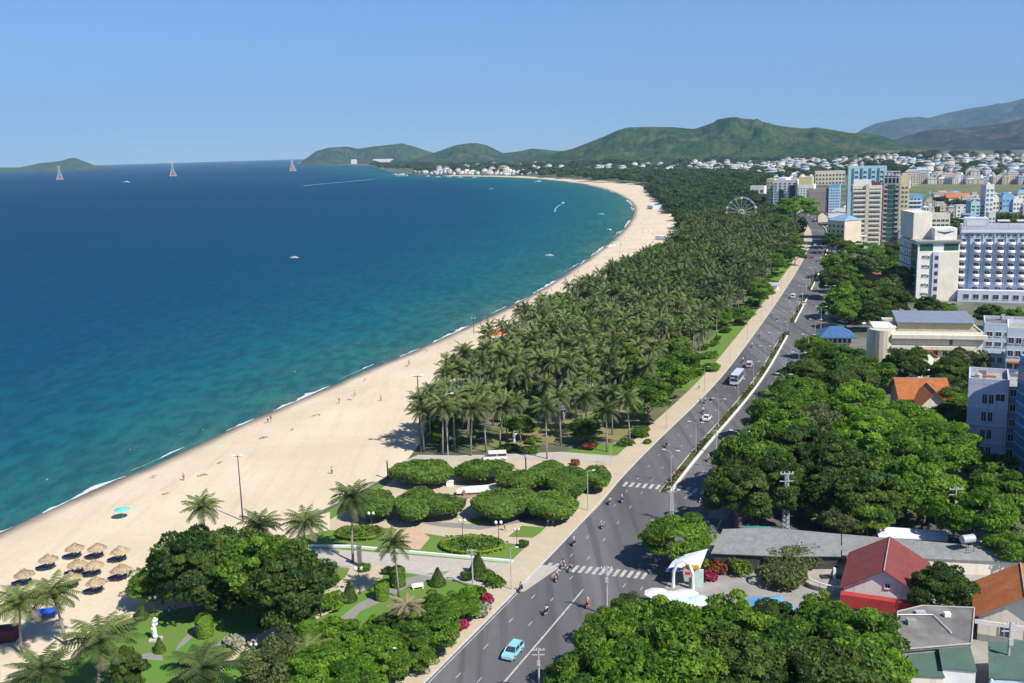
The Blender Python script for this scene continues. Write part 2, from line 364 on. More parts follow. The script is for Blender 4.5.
# foam along the waterline
foam=surf('sea_foam',(.78,.80,.79),(.40,.50,.50),.9,world=True)
fs,ft=resample(shore,1.6,2); nrm=normals(fs); mb=MB()
def n1(t,s): return sum(math.sin(t/s*k*1.7+k*k*1.3)/k for k in (1,2,3,4,5))/1.8
for layer,(o0,w0,th) in enumerate(((.2,1.5,.02),(4.2,1.,.42))):
    run=[]
    for i in range(len(fs)):
        t=ft[i]; sc_=1+min(3,np.hypot(*fs[i])/700)
        a=n1(t+layer*50,14*sc_)
        if a>th:
            w=(w0*(a-th)*1.4*(.6+.6*n1(t+9,4.1))+.05+random.uniform(0,.7)*(a-th+.05))*sc_**.5; c=(o0*.5+.5*n1(t+30,25))+random.uniform(-.12,.12)
            run.append((fs[i]-nrm[i]*(c+w),fs[i]-nrm[i]*c))
        else:
            if len(run)>2:
                k=len(run); mb.add([(*p[0],SEA+.05) for p in run]+[(*p[1],SEA+.07) for p in run],[(j,k+j,k+j+1,j+1) for j in range(k-1)])
            run=[]
tag(mb.build('surf_foam',foam),kind='stuff')
# ------------------------------------------------------------------ hills
def hill_mat(name,g1,g2,bare,s=1.):
    m,nt,b=nodes(name); v=coords(nt,True)
    n=noise(nt,v,.006*s,8,.62); c=ramp(nt,n,[(.34,g1),(.52,g2),(.64,bare)])
    t=noise(nt,v,.03*s,5,.75); c=mixc(nt,ramp(nt,t,[(.38,(0,0,0)),(.6,(1,1,1))]),mixc(nt,.7,c,tuple(x*.4 for x in g1)),c)
    nt.links.new(c,b.inputs['Base Color']); b.inputs['Roughness'].default_value=1; b.inputs['Specular IOR Level'].default_value=.05; return m
from mathutils import noise as mn
def hill(name,sky,D,front,back,mat,seed=0,rough=.5,nu=220,nv=72,base=-2.):
    xs=np.array([p[0] for p in sky],float); ys=np.array([p[1] for p in sky],float)
    u=np.linspace(xs[0],xs[-1],nu); mb=MB(); vs=[]
    # smooth interpolation
    yy=np.interp(u,xs,ys); k=np.array([1,2,3,2,1.]); k/=k.sum(); yy=np.convolve(np.pad(yy,2,'edge'),k,'valid')
    for i in range(nu):
        top=at_dist(u[i],yy[i],D if not hasattr(D,'__len__') else np.interp(u[i],xs,D)); dd=np.hypot(*top[:2]); dirv=top[:2]/dd
        fr=front if not hasattr(front,'__len__') else np.interp(u[i],xs,front)
        for j in range(nv):
            v=-1+2*j/(nv-1)*.85 if j<nv else 1
            v=-1+j/(nv-1)*1.7
            if v<=0: t=1+v; dist=dd+v*fr; pr=t*t*(3-2*t)*.55+t*.45
            else: t=1-v; dist=dd+v*back; pr=t
            p=dirv*dist; h=top[2]-base
            q=Vector((p[0]/fr*3.6+seed,p[1]/fr*3.6,seed)); nz=mn.fractal(q,.9,2.1,6)
            rid=1-abs(mn.fractal(q*1.6+Vector((9,3,1)),.8,2.1,6))*2.2
            w=min(1,abs(v)*3)*min(1,t*1.5) if v<=0 else abs(v)
            z=base+h*pr+h*rough*w*(nz*.8+rid*.5-.35)
            if v>0: z=min(z,base+h*pr)
            vs.append((p[0],p[1],min(z,base+h*(1 if v<0 else pr))))
    mb.add(vs,[(i*nv+j,(i+1)*nv+j,(i+1)*nv+j+1,i*nv+j+1) for i in range(nu-1) for j in range(nv-1)])
    o=mb.build(name,mat,smooth=True); o['kind']='structure'; return o
HG=hill_mat('wooded_slope',(.018,.045,.014),(.045,.088,.020),(.10,.105,.045))
HG2=hill_mat('mountain_slope',(.02,.035,.022),(.045,.055,.03),(.13,.10,.07),.5)
hill('island_hill',[(-60,168),(-30,165.5),(0,167.6),(20,167.3),(40,163),(60,161.2),(68,158.5),(74,157.5),(82,160.5),(95,165.4),(113,168)],12500,700,1200,HG,3,base=-8)
hill('headland_hill',[(299,165),(303,160.5),(316,151),(328,147.6),(347,146.4),(358,148.6),(376,146),(402,143.2),(413,146),(428,151),(445,156),(470,160)],9600,900,1500,HG,1,.45)
hill('cape_hill',[(395,165),(420,158),(443,149.5),(456,145),(469,143),(478,143),(488,145.7),(503,153),(518,151.5),(532,148.5),(545,149.5),(558,151),(575,150),(600,153)],7600,900,1500,HG,2,.45)
hill('wooded_hill',[(525,160),(545,156),(560,152),(573,148.5),(590,142),(606,136),(618,130.5),(629,127.3),(645,126.6),(675,127),(694,129),(706,125),(717,121),(731,118.7),(745,119),(757,120),(768,123),(776,124.8),(790,127),(804,128.3),(816,127),(828,129),(840,131),(852,133),(866,133),(880,135),(892,139.5),(904,145),(912,144.5),(920,145.5),(940,152),(960,158),(975,161)],5600,1500,2500,HG,5,.5,380,90)
hill('foothill',[(780,163),(800,157),(825,152),(850,153),(870,146),(885,149),(900,150),(915,147),(935,153),(960,158),(990,160)],4700,500,900,hill_mat('bare_slope',(.04,.06,.022),(.09,.095,.045),(.26,.19,.13),1.6),8,.3,120,30)
hill('green_ridge',[(880,146),(900,138),(920,132),(943,129.3),(967,128),(991,125),(1007,122.5),(1024,119),(1060,114),(1100,112),(1160,118),(1220,125)],8500,2400,3000,HG2,11,.5)
hill('blue_mountain',[(835,150),(855,133.5),(865,127.5),(876,123),(896,119),(912,117.5),(920,117),(928,118.3),(947,113.2),(971,108.3),(991,105),(1011,101.5),(1024,98),(1060,92),(1110,90),(1180,97),(1250,110)],17000,4500,5000,HG2,14,.5)
# ------------------------------------------------------------------ road
edge_px=[(426.5,683),(476,631),(517,591),(545,565),(600,502.5),(640,457),(675,425),(709,392),(727,372),(748,343),(762,324),(778,301),(793,278),(803,261),(808,250)]
E0=[P(x,y) for x,y in edge_px]
E0=[E0[0]-(E0[3]-E0[0])*2.2]+E0
dl=E0[-1]-E0[-4]; dl=dl/np.hypot(*dl[:2]); tail=[E0[-1]+dl*60]
for a,l in ((16,150),(10,220),(6,300)): tail.append(tail[-1]+np.array([math.sin(R(a)),math.cos(R(a)),0])*l)
road_e,road_t=resample(E0+tail,6,3)
def sm(v,k=9):
    w=np.ones(k)/k; return np.c_[np.convolve(np.pad(v[:,0],k//2,'edge'),w,'valid'),np.convolve(np.pad(v[:,1],k//2,'edge'),w,'valid')]
road_e=sm(road_e,9)
def rpos(y): return int(np.argmin(abs(road_e[:,1]-y)))     # index of the road station at a world y
def road_at(i,o): return offset(road_e,o)[i]
RW=22.5
ribbon('avenue_road',road_e,offset(road_e,RW),.03,.03,ASPH)
iA=rpos(P(672,482)[1])      # where the planted median starts, beyond the junction
sw=slice(0,rpos(P(803,261)[1]))
mbk=MB()
def strip(mb,pl,o0,o1,z0,z1,sl):
    a=offset(pl,o0)[sl]; b=offset(pl,o1)[sl]; n=len(a)
    mb.add([(*p,z0) for p in a]+[(*p,z1) for p in a]+[(*p,z1) for p in b]+[(*p,z0) for p in b],
      [(i,n+i,n+i+1,i+1) [::-1] for i in range(n-1)]+[(n+i,2*n+i,2*n+i+1,n+i+1) for i in range(n-1)]+[(2*n+i,3*n+i,3*n+i+1,2*n+i+1) for i in range(n-1)])
    mb.add([(*a[0],z0),(*b[0],z0),(*b[0],z1),(*a[0],z1)],[(0,1,2,3)])
k=MB(); strip(k,road_e,-.3,0,0,.15,slice(0,None)); tag(k.build('road_kerb',KERB),kind='structure')
s_=MB(); strip(s_,road_e,-5.8,-.3,0,.14,slice(0,None)); tag(s_.build('sidewalk',SIDE),kind='structure')
s_=MB(); strip(s_,road_e,RW,RW+4,0,.14,slice(iA-2,None)); tag(s_.build('sidewalk_inland',GREYPAVE),kind='structure')
# planted median, split at the gaps
gaps=[rpos(P(790,326)[1]),rpos(P(806,292)[1]),rpos(P(812,270)[1])]
med=[(iA,gaps[0]-1),(gaps[0]+2,gaps[1]-1),(gaps[1]+2,gaps[2]-1),(gaps[2]+8,len(road_e)-20)]
m1=MB(); m2=MB()
for a,b in med:
    if b-a<3: continue
    strip(m1,road_e,12.1,12.7,0.02,.32,slice(a,b)); strip(m1,road_e,10.1,10.3,0.02,.22,slice(a,b)); strip(m2,road_e,10.3,12.1,0.02,.20,slice(a,b))
tag(m1.build('median_kerb',surf('pale_kerb',(.74,.73,.70),(.6,.59,.56),1)),kind='structure'); tag(m2.build('median_soil',surf('planted_soil',(.10,.10,.045),(.07,.12,.03),.6,world=True)),kind='structure')
# side street to the right from the junction
ss=[P(655,497),P(720,516),P(800,522),P(900,528),P(1024,534)]
ss_s,_=resample([P(660,500)[:2]]+[p[:2] for p in (P(690,522),P(735,521),P(800,524),P(900,531),P(1040,541))],5,2)
ribbon('side_street',offset(ss_s,-4.5),offset(ss_s,6.5),.034,.034,ASPH)
# markings
mk=MB(); zl=.042
def quad_road(i0,i1,o0,o1):
    a=offset(road_e,o0)[i0:i1+1]; b=offset(road_e,o1)[i0:i1+1]; n=len(a)
    mk.add([(*p,zl) for p in a]+[(*p,zl) for p in b],[(i,n+i,n+i+1,i+1) for i in range(n-1)])
road_f,_=resample(road_e,1.5,0); nf=normals(road_f)
def fpos(y): return int(np.argmin(abs(road_f[:,1]-y)))
def mark(i0,i1,o0,o1):
    a=(road_f+nf*o0)[i0:i1+1]; b=(road_f+nf*o1)[i0:i1+1]; n=len(a)
    mk.add([(*p,zl) for p in a]+[(*p,zl) for p in b],[(i,n+i,n+i+1,i+1) for i in range(n-1)])
iC1=fpos(P(595,571)[1]); 
mark(0,iC1-2,10.0,10.28); mark(0,iC1-2,.35,.5) 
for i in range(0,fpos(P(803,262)[1]),6):
    y=road_f[i][1]
    for o in (3.3,6.6): mark(i,i+1,o,o+.14)
    for o in (16,19): mark(i,i+1,o,o+.14)
# zebra crossings
def zebra(pA,pB,n,wl,ww):
    a=P(*pA)[:2]; b=P(*pB)[:2]
    for k in range(n):
        c=a+(b-a)*(k+.5)/n; t=nf[0]; i=int(np.argmin(np.hypot(*(road_f-c).T))); nn=nf[i]; tt=np.array([-nn[1],nn[0]])
        q=[c-nn*ww/2-tt*wl/2,c+nn*ww/2-tt*wl/2,c+nn*ww/2+tt*wl/2,c-nn*ww/2+tt*wl/2]
        mk.add([(*p,zl) for p in q],[(0,1,2,3)])
zebra((545,566),(648,576),15,3.0,.62); zebra((622,484),(668,488),7,3.0,.7); zebra((676,488),(738,497),8,3.0,.7)
a=P(716,531)[:2]; b=P(722,519)[:2]; d=(b-a)/np.hypot(*(b-a)); nn=np.array([-d[1],d[0]])*.18
mk.add([(*p,zl) for p in (a-nn,a+nn,b+nn,b-nn)],[(3,2,1,0)])
tag(mk.build('road_markings',LINE),kind='structure')
# ------------------------------------------------------------------ park ground
zp=.03
def off_px(i0,i1,o): return [tuple(p) for p in offset(road_e,o)[i0:i1]]
i_a=rpos(P(437,672)[1]); 
park=[tuple(p) for p in offset(road_e,-5.5)[0:rpos(P(655,440)[1])]]+[P(640,438)[:2],P(560,452)[:2],P(425,458)[:2],P(380,484)[:2],P(322,514)[:2],P(250,545)[:2],P(140,602)[:2],P(60,650)[:2],P(-80,760)[:2],(-90,40)]
sheet('park_lawn',park,zp,lawn)
grove=[tuple(p) for p in offset(road_e,-5.6)[rpos(P(655,443)[1]):rpos(900)]]+[P(700,200)[:2],P(660,186)[:2]]+[tuple(p) for p in veg_s if P(660,190)[1]>p[1]>P(418,452)[1]][::-1]
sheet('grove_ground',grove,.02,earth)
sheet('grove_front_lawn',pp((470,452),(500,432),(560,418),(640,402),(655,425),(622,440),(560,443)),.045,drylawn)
# park paths (light sand paving)
sheet('coast_path',pp((330,520),(380,490),(420,458),(470,455),(560,455),(600,458),(640,452),(628,470),(600,505),(560,545),(517,562),(510,548),(440,536),(390,528),(330,532)),zp+.02,SIDE)
sheet('plaza_path',pp((262,548),(330,549),(420,556),(513,564),(562,566),(524,592),(512,592),(440,577),(395,570),(340,566),(262,560)),zp+.03,PLAZA)
k=MB()
def wall_px(mb,pts,w,h,z=0.):
    g=[P(x,y) for x,y in pts]
    for a,b in zip(g[:-1],g[1:]):
        d=(b-a)[:2]; d=d/np.hypot(*d); nn=np.array([-d[1],d[0]])*w/2
        q=[a[:2]-nn,b[:2]-nn,b[:2]+nn,a[:2]+nn]; mb.prism([tuple(p) for p in q],z,z+h)
wall_px(k,[(300,547),(350,547.5),(420,554),(513,562.5)],.5,.45); tag(k.build('low_path_wall',whitep),'low white kerb wall edging the plaza path below the ring hedge','low wall')
k=MB(); wall_px(k,[(340,567.5),(395,571.5),(440,578),(515,593)],.25,.2); tag(k.build('low_path_kerb',KERB),kind='structure')
sheet('garden_path',pp((352,565),(388,567),(380,582),(352,597),(335,610),(300,628),(277,637),(240,655),(222,672),(218,664),(250,640),(285,620),(320,596),(345,578)),zp+.035,SIDE)
sheet('grey_garden_path',pp((450,571),(442,577),(408,586),(390,598),(360,612),(352,622),(340,618),(358,604),(385,590),(400,580),(430,573)),zp+.038,GREYPAVE)
sheet('statue_path',pp((198,619),(203,618),(196,632),(188,642),(176,651),(178,645),(188,634)),zp+.02,GREYPAVE)
sheet('curved_path',pp((120,668),(130,657),(150,653),(162,656),(163,661),(150,660),(136,664),(126,672)),zp+.02,GREYPAVE)
sheet('shrub_path',pp((205,608),(220,600),(232,598),(232,604),(218,610)),zp+.02,GREYPAVE)
sheet('lawn_path',pp((215,644),(232,637),(250,633),(262,634),(250,640),(232,645),(218,650)),zp+.02,GREYPAVE)
sheet('ring_paving',pp((389,504),(396,512),(405,520),(440,527),(480,530),(530,521),(575,505),(598,482),(590,470),(575,475),(560,500),(510,522),(470,524),(430,522),(402,512),(396,500)),zp+.03,GREYPAVE)
sheet('stage_floor',pp((440,482),(455,474),(480,472),(486,478),(496,486),(490,496),(470,498),(452,497),(446,490)),zp+.034,SIDE)
sheet('park_lane',pp((418,455),(470,456),(560,452),(628,457),(626,466),(590,462),(520,460),(440,461),(400,463)),zp+.034,PLAZA)
sheet('pink_terrace',pp((398,528),(418,529),(430,538),(420,550),(400,548),(392,538)),zp+.036,PINK)
for nm,q in (('round_bed_lawn',[(422,552),(435,539.5),(480,540),(527,546),(513,560.5)]),('hedge_lawn',[(508,537),(522,526),(548,528),(533,538)]),('left_bed_lawn',[(318,532),(360,528),(388,533),(386,548),(340,546)]),('inner_lawn',[(470,519),(490,517),(492,523),(472,525)])):
    sheet(nm,pp(*q),zp+.06,lawn)
sheet('park_sand_patch',pp((0,640),(120,596),(230,545),(330,512),(330,530),(262,545),(222,600),(200,606),(150,612),(120,622),(60,668),(0,683)),zp+.015,SAND)
# town ground on the right of the avenue
right=[tuple(p) for p in offset(road_e,RW+.1)[0:rpos(P(672,490)[1])]]+[P(705,516)[:2],P(800,519)[:2],P(1040,536)[:2],(190,100),(60,20)]
YARD=surf('yard_concrete',(.36,.34,.31),(.24,.23,.21),.15,world=True)
sheet('yard_ground',right,.02,YARD)
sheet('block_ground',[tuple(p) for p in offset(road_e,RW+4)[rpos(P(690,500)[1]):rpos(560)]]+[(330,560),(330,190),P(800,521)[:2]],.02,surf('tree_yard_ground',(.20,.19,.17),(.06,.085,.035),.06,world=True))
# ------------------------------------------------------------------ foliage
def quads(c,nrm,size,tint,name,mat,aspect=1.6,jit=.75,seed=0,droop=0.):
    """many leaf clumps: one bent quad (two triangles pairs) per point, oriented about a jittered normal"""
    r=np.random.default_rng(seed); n=len(c)
    nn=nrm+r.normal(0,jit,(n,3)); nn/=np.linalg.norm(nn,axis=1)[:,None]
    a=r.normal(0,1,(n,3)); a[:,2]-=droop; a-= (a*nn).sum(1)[:,None]*nn; a/=np.linalg.norm(a,axis=1)[:,None]; b=np.cross(nn,a)
    s=(size*np.clip(r.lognormal(0,.38,n),.4,2.))[:,None]
    a=a*s*aspect/2; b=b*s/2
    v=np.stack([c-a,c+b*.9-nn*s*.05,c+a-nn*s*.25,c-b*.9-nn*s*.05],1).reshape(-1,3)
    me=bpy.data.meshes.new(name); me.vertices.add(4*n); me.vertices.foreach_set('co',v.ravel().astype(np.float32))
    me.loops.add(4*n); me.loops.foreach_set('vertex_index',np.arange(4*n,dtype=np.int32)); me.polygons.add(n)
    me.polygons.foreach_set('loop_start',np.arange(0,4*n,4,dtype=np.int32)); me.update(calc_edges=True)
    at=me.attributes.new('tint','FLOAT','FACE'); at.data.foreach_set('value',np.clip(tint,0,1).astype(np.float32)); me.materials.append(mat); return me
def crown_points(r,Rx,Rz,nclump,nleaf,cr,flat=.0,seed=0):
    rg=np.random.default_rng(seed); C=[];N=[];T=[]
    ph=rg.uniform(0,6.28,6)
    for k in range(nclump):
        u=rg.uniform(-.6,1) ; t=rg.uniform(0,2*PI); s=math.sqrt(max(0,1-u*u))
        lob=1+.13*math.sin(2*t+ph[0])+.11*math.sin(3*t+ph[1])+.12*math.sin(5*u+2*t+ph[2])
        rad=rg.uniform(.62,1.0)**.6*lob
        p=np.array([Rx*s*math.cos(t)*rad,Rx*s*math.sin(t)*rad,Rz*u*rad])
        c_=cr*rg.uniform(.55,1.45); tn=rg.uniform(.1,.9)
        d=rg.normal(0,1,(nleaf,3)); d[:,2]=abs(d[:,2])*.8-d[:,2]*.15*0; d[:,2]-=.25; d/=np.linalg.norm(d,axis=1)[:,None]
        q=p+d*c_*np.array([1.15,1.15,.75])*rg.uniform(.75,1.05,(nleaf,1)); C.append(q); N.append(d+p/np.linalg.norm(p+1e-6)*.4); T.append(tn+rg.normal(0,.16,nleaf))
    return np.vstack(C),np.vstack(N),np.concatenate(T)
TREE={}
def tree_mesh(kind,var):
    key=(kind,var)
    if key in TREE: return TREE[key]
    spec=dict(dark=(L_dark,6.6,5.2,92,250,1.4,.35),mid=(L_mid,6.6,5.1,88,250,1.45,.35),bright=(L_bright,6.6,5.1,84,250,1.45,.36),olive=(L_olive,6,4,56,150,1.4,.34),
              far=(L_far,7,4.6,40,60,2.0,.9),cas=(L_far,6,6.5,90,120,1.2,.35))[kind]
    m,Rx,Rz,nc,nl,cr,ls=spec
    c,nr,t=crown_points(None,Rx,Rz,nc,nl,cr,seed=hash(kind)%1 + var*13+{'dark':1,'mid':2,'bright':3,'olive':4,'far':5,'cas':6}[kind]*101)
    c[:,2]+=8.2
    crown=quads(c,nr,ls,t,'crown',m,seed=var+5)
    rg=random.Random(var*7+3); tb=MB(); lean=(rg.uniform(-.5,.5),rg.uniform(-.5,.5))
    tb.tube([(0,0,-.1),(0.05,0,1.2),(lean[0]*.5,lean[1]*.5,3),(lean[0],lean[1],5.2)],[.42,.32,.28,.22],8)
    for k in range(6):
        a=k*PI/3+rg.uniform(-.4,.4); l=rg.uniform(3,4.8); z0=rg.uniform(2.6,4.6)
        tb.tube([(lean[0]*.6,lean[1]*.6,z0),(math.cos(a)*l*.4,math.sin(a)*l*.4,z0+1.6),(math.cos(a)*l,math.sin(a)*l,z0+rg.uniform(3,4.6))],[.18,.13,.05],5)
    trunk=tb.mesh('trunk',bark); TREE[key]=(trunk,crown); return TREE[key]
TN=[0]
def tree(px,py,rm,kind,label,group=None,zc=None,name='broadleaf_tree',cat='tree',flat=1.,base=None):
    TN[0]+=1; var=TN[0]%4; tr,cr=tree_mesh(kind,var); s=rm/7.; hz=s*flat
    zc=9.*hz if zc is None else zc
    g=P(px,py,zc) if base is None else np.array(base); sz=zc/9.
    e=empty(name,(g[0],g[1],0),random.uniform(0,6.28),label,cat,group,scale=(s,s,max(sz,s*.72)))
    link('trunk',tr,e); link('crown',cr,e); return e
# palms
def palm_meshes(var,lod=0,dry=False):
    rg=random.Random(100+var+50*dry); H=9.; nf_=31 if lod==0 else 18; ns=16 if lod==0 else 6
    bend=(rg.uniform(-.9,.9),rg.uniform(-.9,.9))
    tb=MB(); tb.tube([(0,0,-.1),(bend[0]*.15,bend[1]*.15,H*.35),(bend[0]*.55,bend[1]*.55,H*.7),(bend[0],bend[1],H)],[.22,.17,.14,.12],6)
    top=np.array([bend[0],bend[1],H]); V=[];Fc=[];T=[];MI=[]
    for k in range(nf_):
        az_=k*2.399+rg.uniform(-.25,.25); el=math.radians(78-95*(k/nf_)**.9+rg.uniform(-8,8)); L=rg.uniform(3.3,4.3)
        if dry: el-=R(12); L*=.9
        sag=rg.uniform(.9,1.35); pr=[]; p=top.copy(); ang=el
        for i in range(ns+1):
            pr.append(p.copy()); ang=el-sag*(i/ns)**1.25*1.15
            p=p+np.array([math.cos(ang)*math.cos(az_),math.cos(ang)*math.sin(az_),math.sin(ang)])*L/ns
        side=np.array([-math.sin(az_),math.cos(az_),0]); tn=.95-.85*(k/nf_)+rg.uniform(-.18,.18)  # upper fronds tinted bright, lower ones dark: crown self-shadow put into the colour
        for i in range(ns):
            a,b=pr[i],pr[i+1]; f0=i/ns; w0=.85*math.sin(PI*min(1,.12+f0*.92))**.7; 
            if i==0: w0*=.35
            for sgn in (-1,1):
                sub=1
                for q_ in range(sub):
                    s0=a+(b-a)*(q_/sub); s1=a+(b-a)*((q_+.98)/sub)
                    dv=(b-a)/np.linalg.norm(b-a); tip=side*sgn*w0*.82+dv*w0*.38+np.array([0,0,-w0*(.42+.35*rg.random())])
                    o=len(V); V+= [s0,s1,s1+tip*.9,s0*.35+s1*.65+tip]; Fc.append((o,o+1,o+2,o+3)); T.append(tn+rg.uniform(-.12,.12)); MI.append(1 if k>=nf_-3 else 0)
    me=bpy.data.meshes.new('crown'); me.from_pydata([tuple(map(float,v)) for v in V],[],Fc); me.materials.append(L_palmd if dry else L_palm); me.materials.append(L_palmd); me.polygons.foreach_set('material_index',MI)
    at=me.attributes.new('tint','FLOAT','FACE'); at.data.foreach_set('value',np.clip(T,0,1).astype(np.float32)); me.update()
    return tb.mesh('trunk',palmbark,True),me
PALM={}
def pm(v,lod=0,dry=False):
    k=(v,lod,dry)
    if k not in PALM: PALM[k]=palm_meshes(v,lod,dry)
    return PALM[k]
PNUM=[0]
def palm(g,H,s,label,group=None,dry=False,lod=0):
    PNUM[0]+=1; tr,cr=pm(PNUM[0]%5,lod,dry)
    e=empty('palm_tree',(g[0],g[1],0),random.uniform(0,6.28),label,'palm',group,scale=(s,s,H/9.))
    if group: e.rotation_euler=(random.uniform(-.09,.09),random.uniform(-.09,.09),e.rotation_euler[2])
    link('trunk',tr,e); link('crown',cr,e,scale=(1,1,1)); return e
def palm_px(cx,cy,bx,by,s,label,dry=False):
    g=P(bx,by); top=height_at(g,cy+4); 
    return palm(g,top,s,label,dry=dry)
near_palms=[(207,503,209,560,1.1,'palm with its crown just above the left end of the big dark tree'),(256,521,259,575,1.2,'palm behind the big dark tree beside the tall beach mast'),
(301,521,304,577,1.2,'pale fronded palm over the lower right end of the big dark tree'),(348,496,353,562,1.25,'tall palm on the lawn at the left end of the clipped trees'),
(397,541,399,598,.95,'palm standing between the plaza path and the grey garden path'),(403,610,403,645,.75,'short palm with a white painted trunk foot beside the dry tree'),
(14,598,22,655,1.3,'palm at the left edge of the frame below the thatched umbrellas'),(54,588,66,645,1.3,'palm in front of the thatched umbrellas over the blue tarpaulin'),
(95,640,100,705,1.65,'large bright palm at the lower left beside the statue lawn'),(34,666,42,725,1.4,'palm at the bottom left corner behind the large bright palm'),
(196,664,201,722,1.7,'palm with yellowish fronds at the bottom of the statue lawn'),(300,645,303,678,1.1,'small olive palm among the bright shrubs at the bottom')]
for a in near_palms: palm_px(*a)
palm_px(417,603,414,645,.95,'leafless dry brown palm like tree near the avenue kerb',dry=True)
palm_px(822,514,824,533,.6,'small palm at the edge of the right hand tree mass by the side street')
# grove: palms sampled in ground coordinates, nearest 300 individual
def inside(poly,p):
    x,y=p; c=False; j=len(poly)-1
    for i in range(len(poly)):
        xi,yi=poly[i][0],poly[i][1]; xj,yj=poly[j][0],poly[j][1]
        if (yi>y)!=(yj>y) and x<(xj-xi)*(y-yi)/(yj-yi)+xi: c=not c
        j=i
    return c
clear=[pp((500,436),(520,415),(560,418),(575,440),(540,447)),pp((575,425),(602,412),(640,408),(650,425),(622,437))]
row=pp((404,450),(500,450),(640,438),(655,440),(655,452),(404,462))
cand=[]; rg=random.Random(5)
def jgrid(poly,step,jit=.42):
    xs=[p[0] for p in poly]; ys=[p[1] for p in poly]; out=[]; y=min(ys)
    while y<max(ys):
        x=min(xs)+(step/2 if int(y/step)%2 else 0)
        while x<max(xs):
            p=(x+rg.uniform(-jit,jit)*step,y+rg.uniform(-jit,jit)*step)
            if inside(poly,p): out.append(p)
            x+=step
        y+=step*.87
    return out
gpolyA=grove
for p in jgrid(gpolyA,5.9):
    if any(inside(c,p) for c in clear): continue
    if p[1]<1000 and np.hypot(*(road_e-np.array(p)).T).min()<11: continue
    cand.append(p)
broad_grove=[(664,372,8,'mid'),(680,360,6,'mid'),(648,395,7,'mid'),(640,378,6,'dark'),(736,272,11,'cas'),(722,285,10,'cas'),(752,262,9,'cas'),(712,300,8,'cas'),(795,211,17,'bright'),(780,228,12,'mid'),(765,245,9,'mid'),(790,240,9,'mid'),(745,240,9,'dark'),(772,262,7,'mid'),(760,290,6,'mid'),(740,315,5,'mid'),(795,252,6,'mid'),(520,425,3.4,'mid'),(545,400,4,'mid'),(585,428,3.6,'dark')]
bg=[(P(x,y,8),r) for x,y,r,k in broad_grove]
cand=[p for p in cand if not any(math.hypot(p[0]-g[0],p[1]-g[1])<r*.75 for g,r in bg)]
cand.sort(key=lambda p:math.hypot(*p))
fr=[P(x,y)[:2] for x,y in [(424,452),(443,455),(455,450),(471,456),(500,449),(547,459),(561,446),(607,452),(630,446),(588,440),(486,452)]]
cand=[tuple(q) for q in fr]+[p for p in cand if p[1]>P(560,446)[1] and not any(math.hypot(p[0]-q[0],p[1]-q[1])<4 for q in fr)]
frontlab=['palm at the beach corner of the grove casting long shadows on the sand','palm second in the front row from the beach corner of the grove','palm leaning over the lane in the front row near the white minivan','palm just left above the white minivan','palm behind the roof of the white minivan','palm standing alone in front of the grove right of the white minivan','palm over the small statue lawn at the front of the grove','palm near the sidewalk at the front right corner of the grove','palm closest to the avenue at the front of the grove','palm over the worn lawn at the front of the grove','palm between the small white statue and the lane']
rq=random.Random(31); nb_=0; gb=[]
while nb_<74:
    p=cand[rq.randrange(20,min(len(cand),1000))]; d=math.hypot(*p)
    if d<250 or any(math.hypot(p[0]-q[0],p[1]-q[1])<8 for q in gb): continue
    gb.append(p); nb_+=1; rr_=rq.uniform(3.,5.8)*(1.15 if d>450 else 1); k_=rq.choice(['mid','mid','dark','bright'])
    tree(0,600,rr_,k_,'round broadleaf tree standing among the palms of the seaside grove','broadleaf trees among the seaside palms',zc=rr_*1.35,base=(p[0],p[1],0))
cand=[p for p in cand if not any(math.hypot(p[0]-q[0],p[1]-q[1])<4.8 for q in gb) and not (math.hypot(*p)>255 and mn.noise(Vector((p[0]*.055,p[1]*.055,4.)))>.34)]
NP=0; rest=[]
for i,p in enumerate(cand):
    d=math.hypot(*p)
    mixed=d>620
    if i<286:
        H=rg.choice([rg.uniform(6.5,9.5),rg.uniform(9,13),rg.uniform(9,13.5)]) if i>12 else rg.uniform(10,12.5)
        if i<len(frontlab): palm(p,H,rg.uniform(1,1.15),frontlab[i])
        else: palm(p,H,rg.uniform(.8,1.25),'tall coconut palm growing in the crowd of palms between beach and avenue','palms of the seaside grove',lod=0 if d<330 else 1)
    else: rest.append(p)
def merged(name,items,label=None,cat=None,mats=None):
    """one object out of many transformed copies (mesh, matrix4x4 numpy, tint add)"""
    V=[];L=[];S=[];T=[];MI=[];vo=0;lo=0
    for me,mt,dt in items:
        n=len(me.vertices); v=np.empty(n*3,np.float32); me.vertices.foreach_get('co',v); v=v.reshape(-1,3)@mt[:3,:3].T+mt[:3,3]
        nl=len(me.loops); l=np.empty(nl,np.int32); me.loops.foreach_get('vertex_index',l)
        npy=len(me.polygons); s=np.empty(npy,np.int32); me.polygons.foreach_get('loop_start',s)
        t=np.full(npy,.5,np.float32)
        if 'tint' in me.attributes: me.attributes['tint'].data.foreach_get('value',t)
        V.append(v);L.append(l+vo);S.append(s+lo);T.append(np.clip(t+dt,0,1)); MI.append(np.full(npy,mats.index(me.materials[0]),np.int32)); vo+=n;lo+=nl
    V=np.vstack(V).astype(np.float32);L=np.concatenate(L);S=np.concatenate(S)
    me=bpy.data.meshes.new(name); me.vertices.add(len(V)); me.vertices.foreach_set('co',V.ravel()); me.loops.add(len(L)); me.loops.foreach_set('vertex_index',L)
    me.polygons.add(len(S)); me.polygons.foreach_set('loop_start',S); 
    for m in mats: me.materials.append(m)
    me.polygons.foreach_set('material_index',np.concatenate(MI)); me.update(calc_edges=True)
    at=me.attributes.new('tint','FLOAT','FACE'); at.data.foreach_set('value',np.concatenate(T)); 
    o=link(name,me); tag(o,label,cat,kind='stuff'); return o
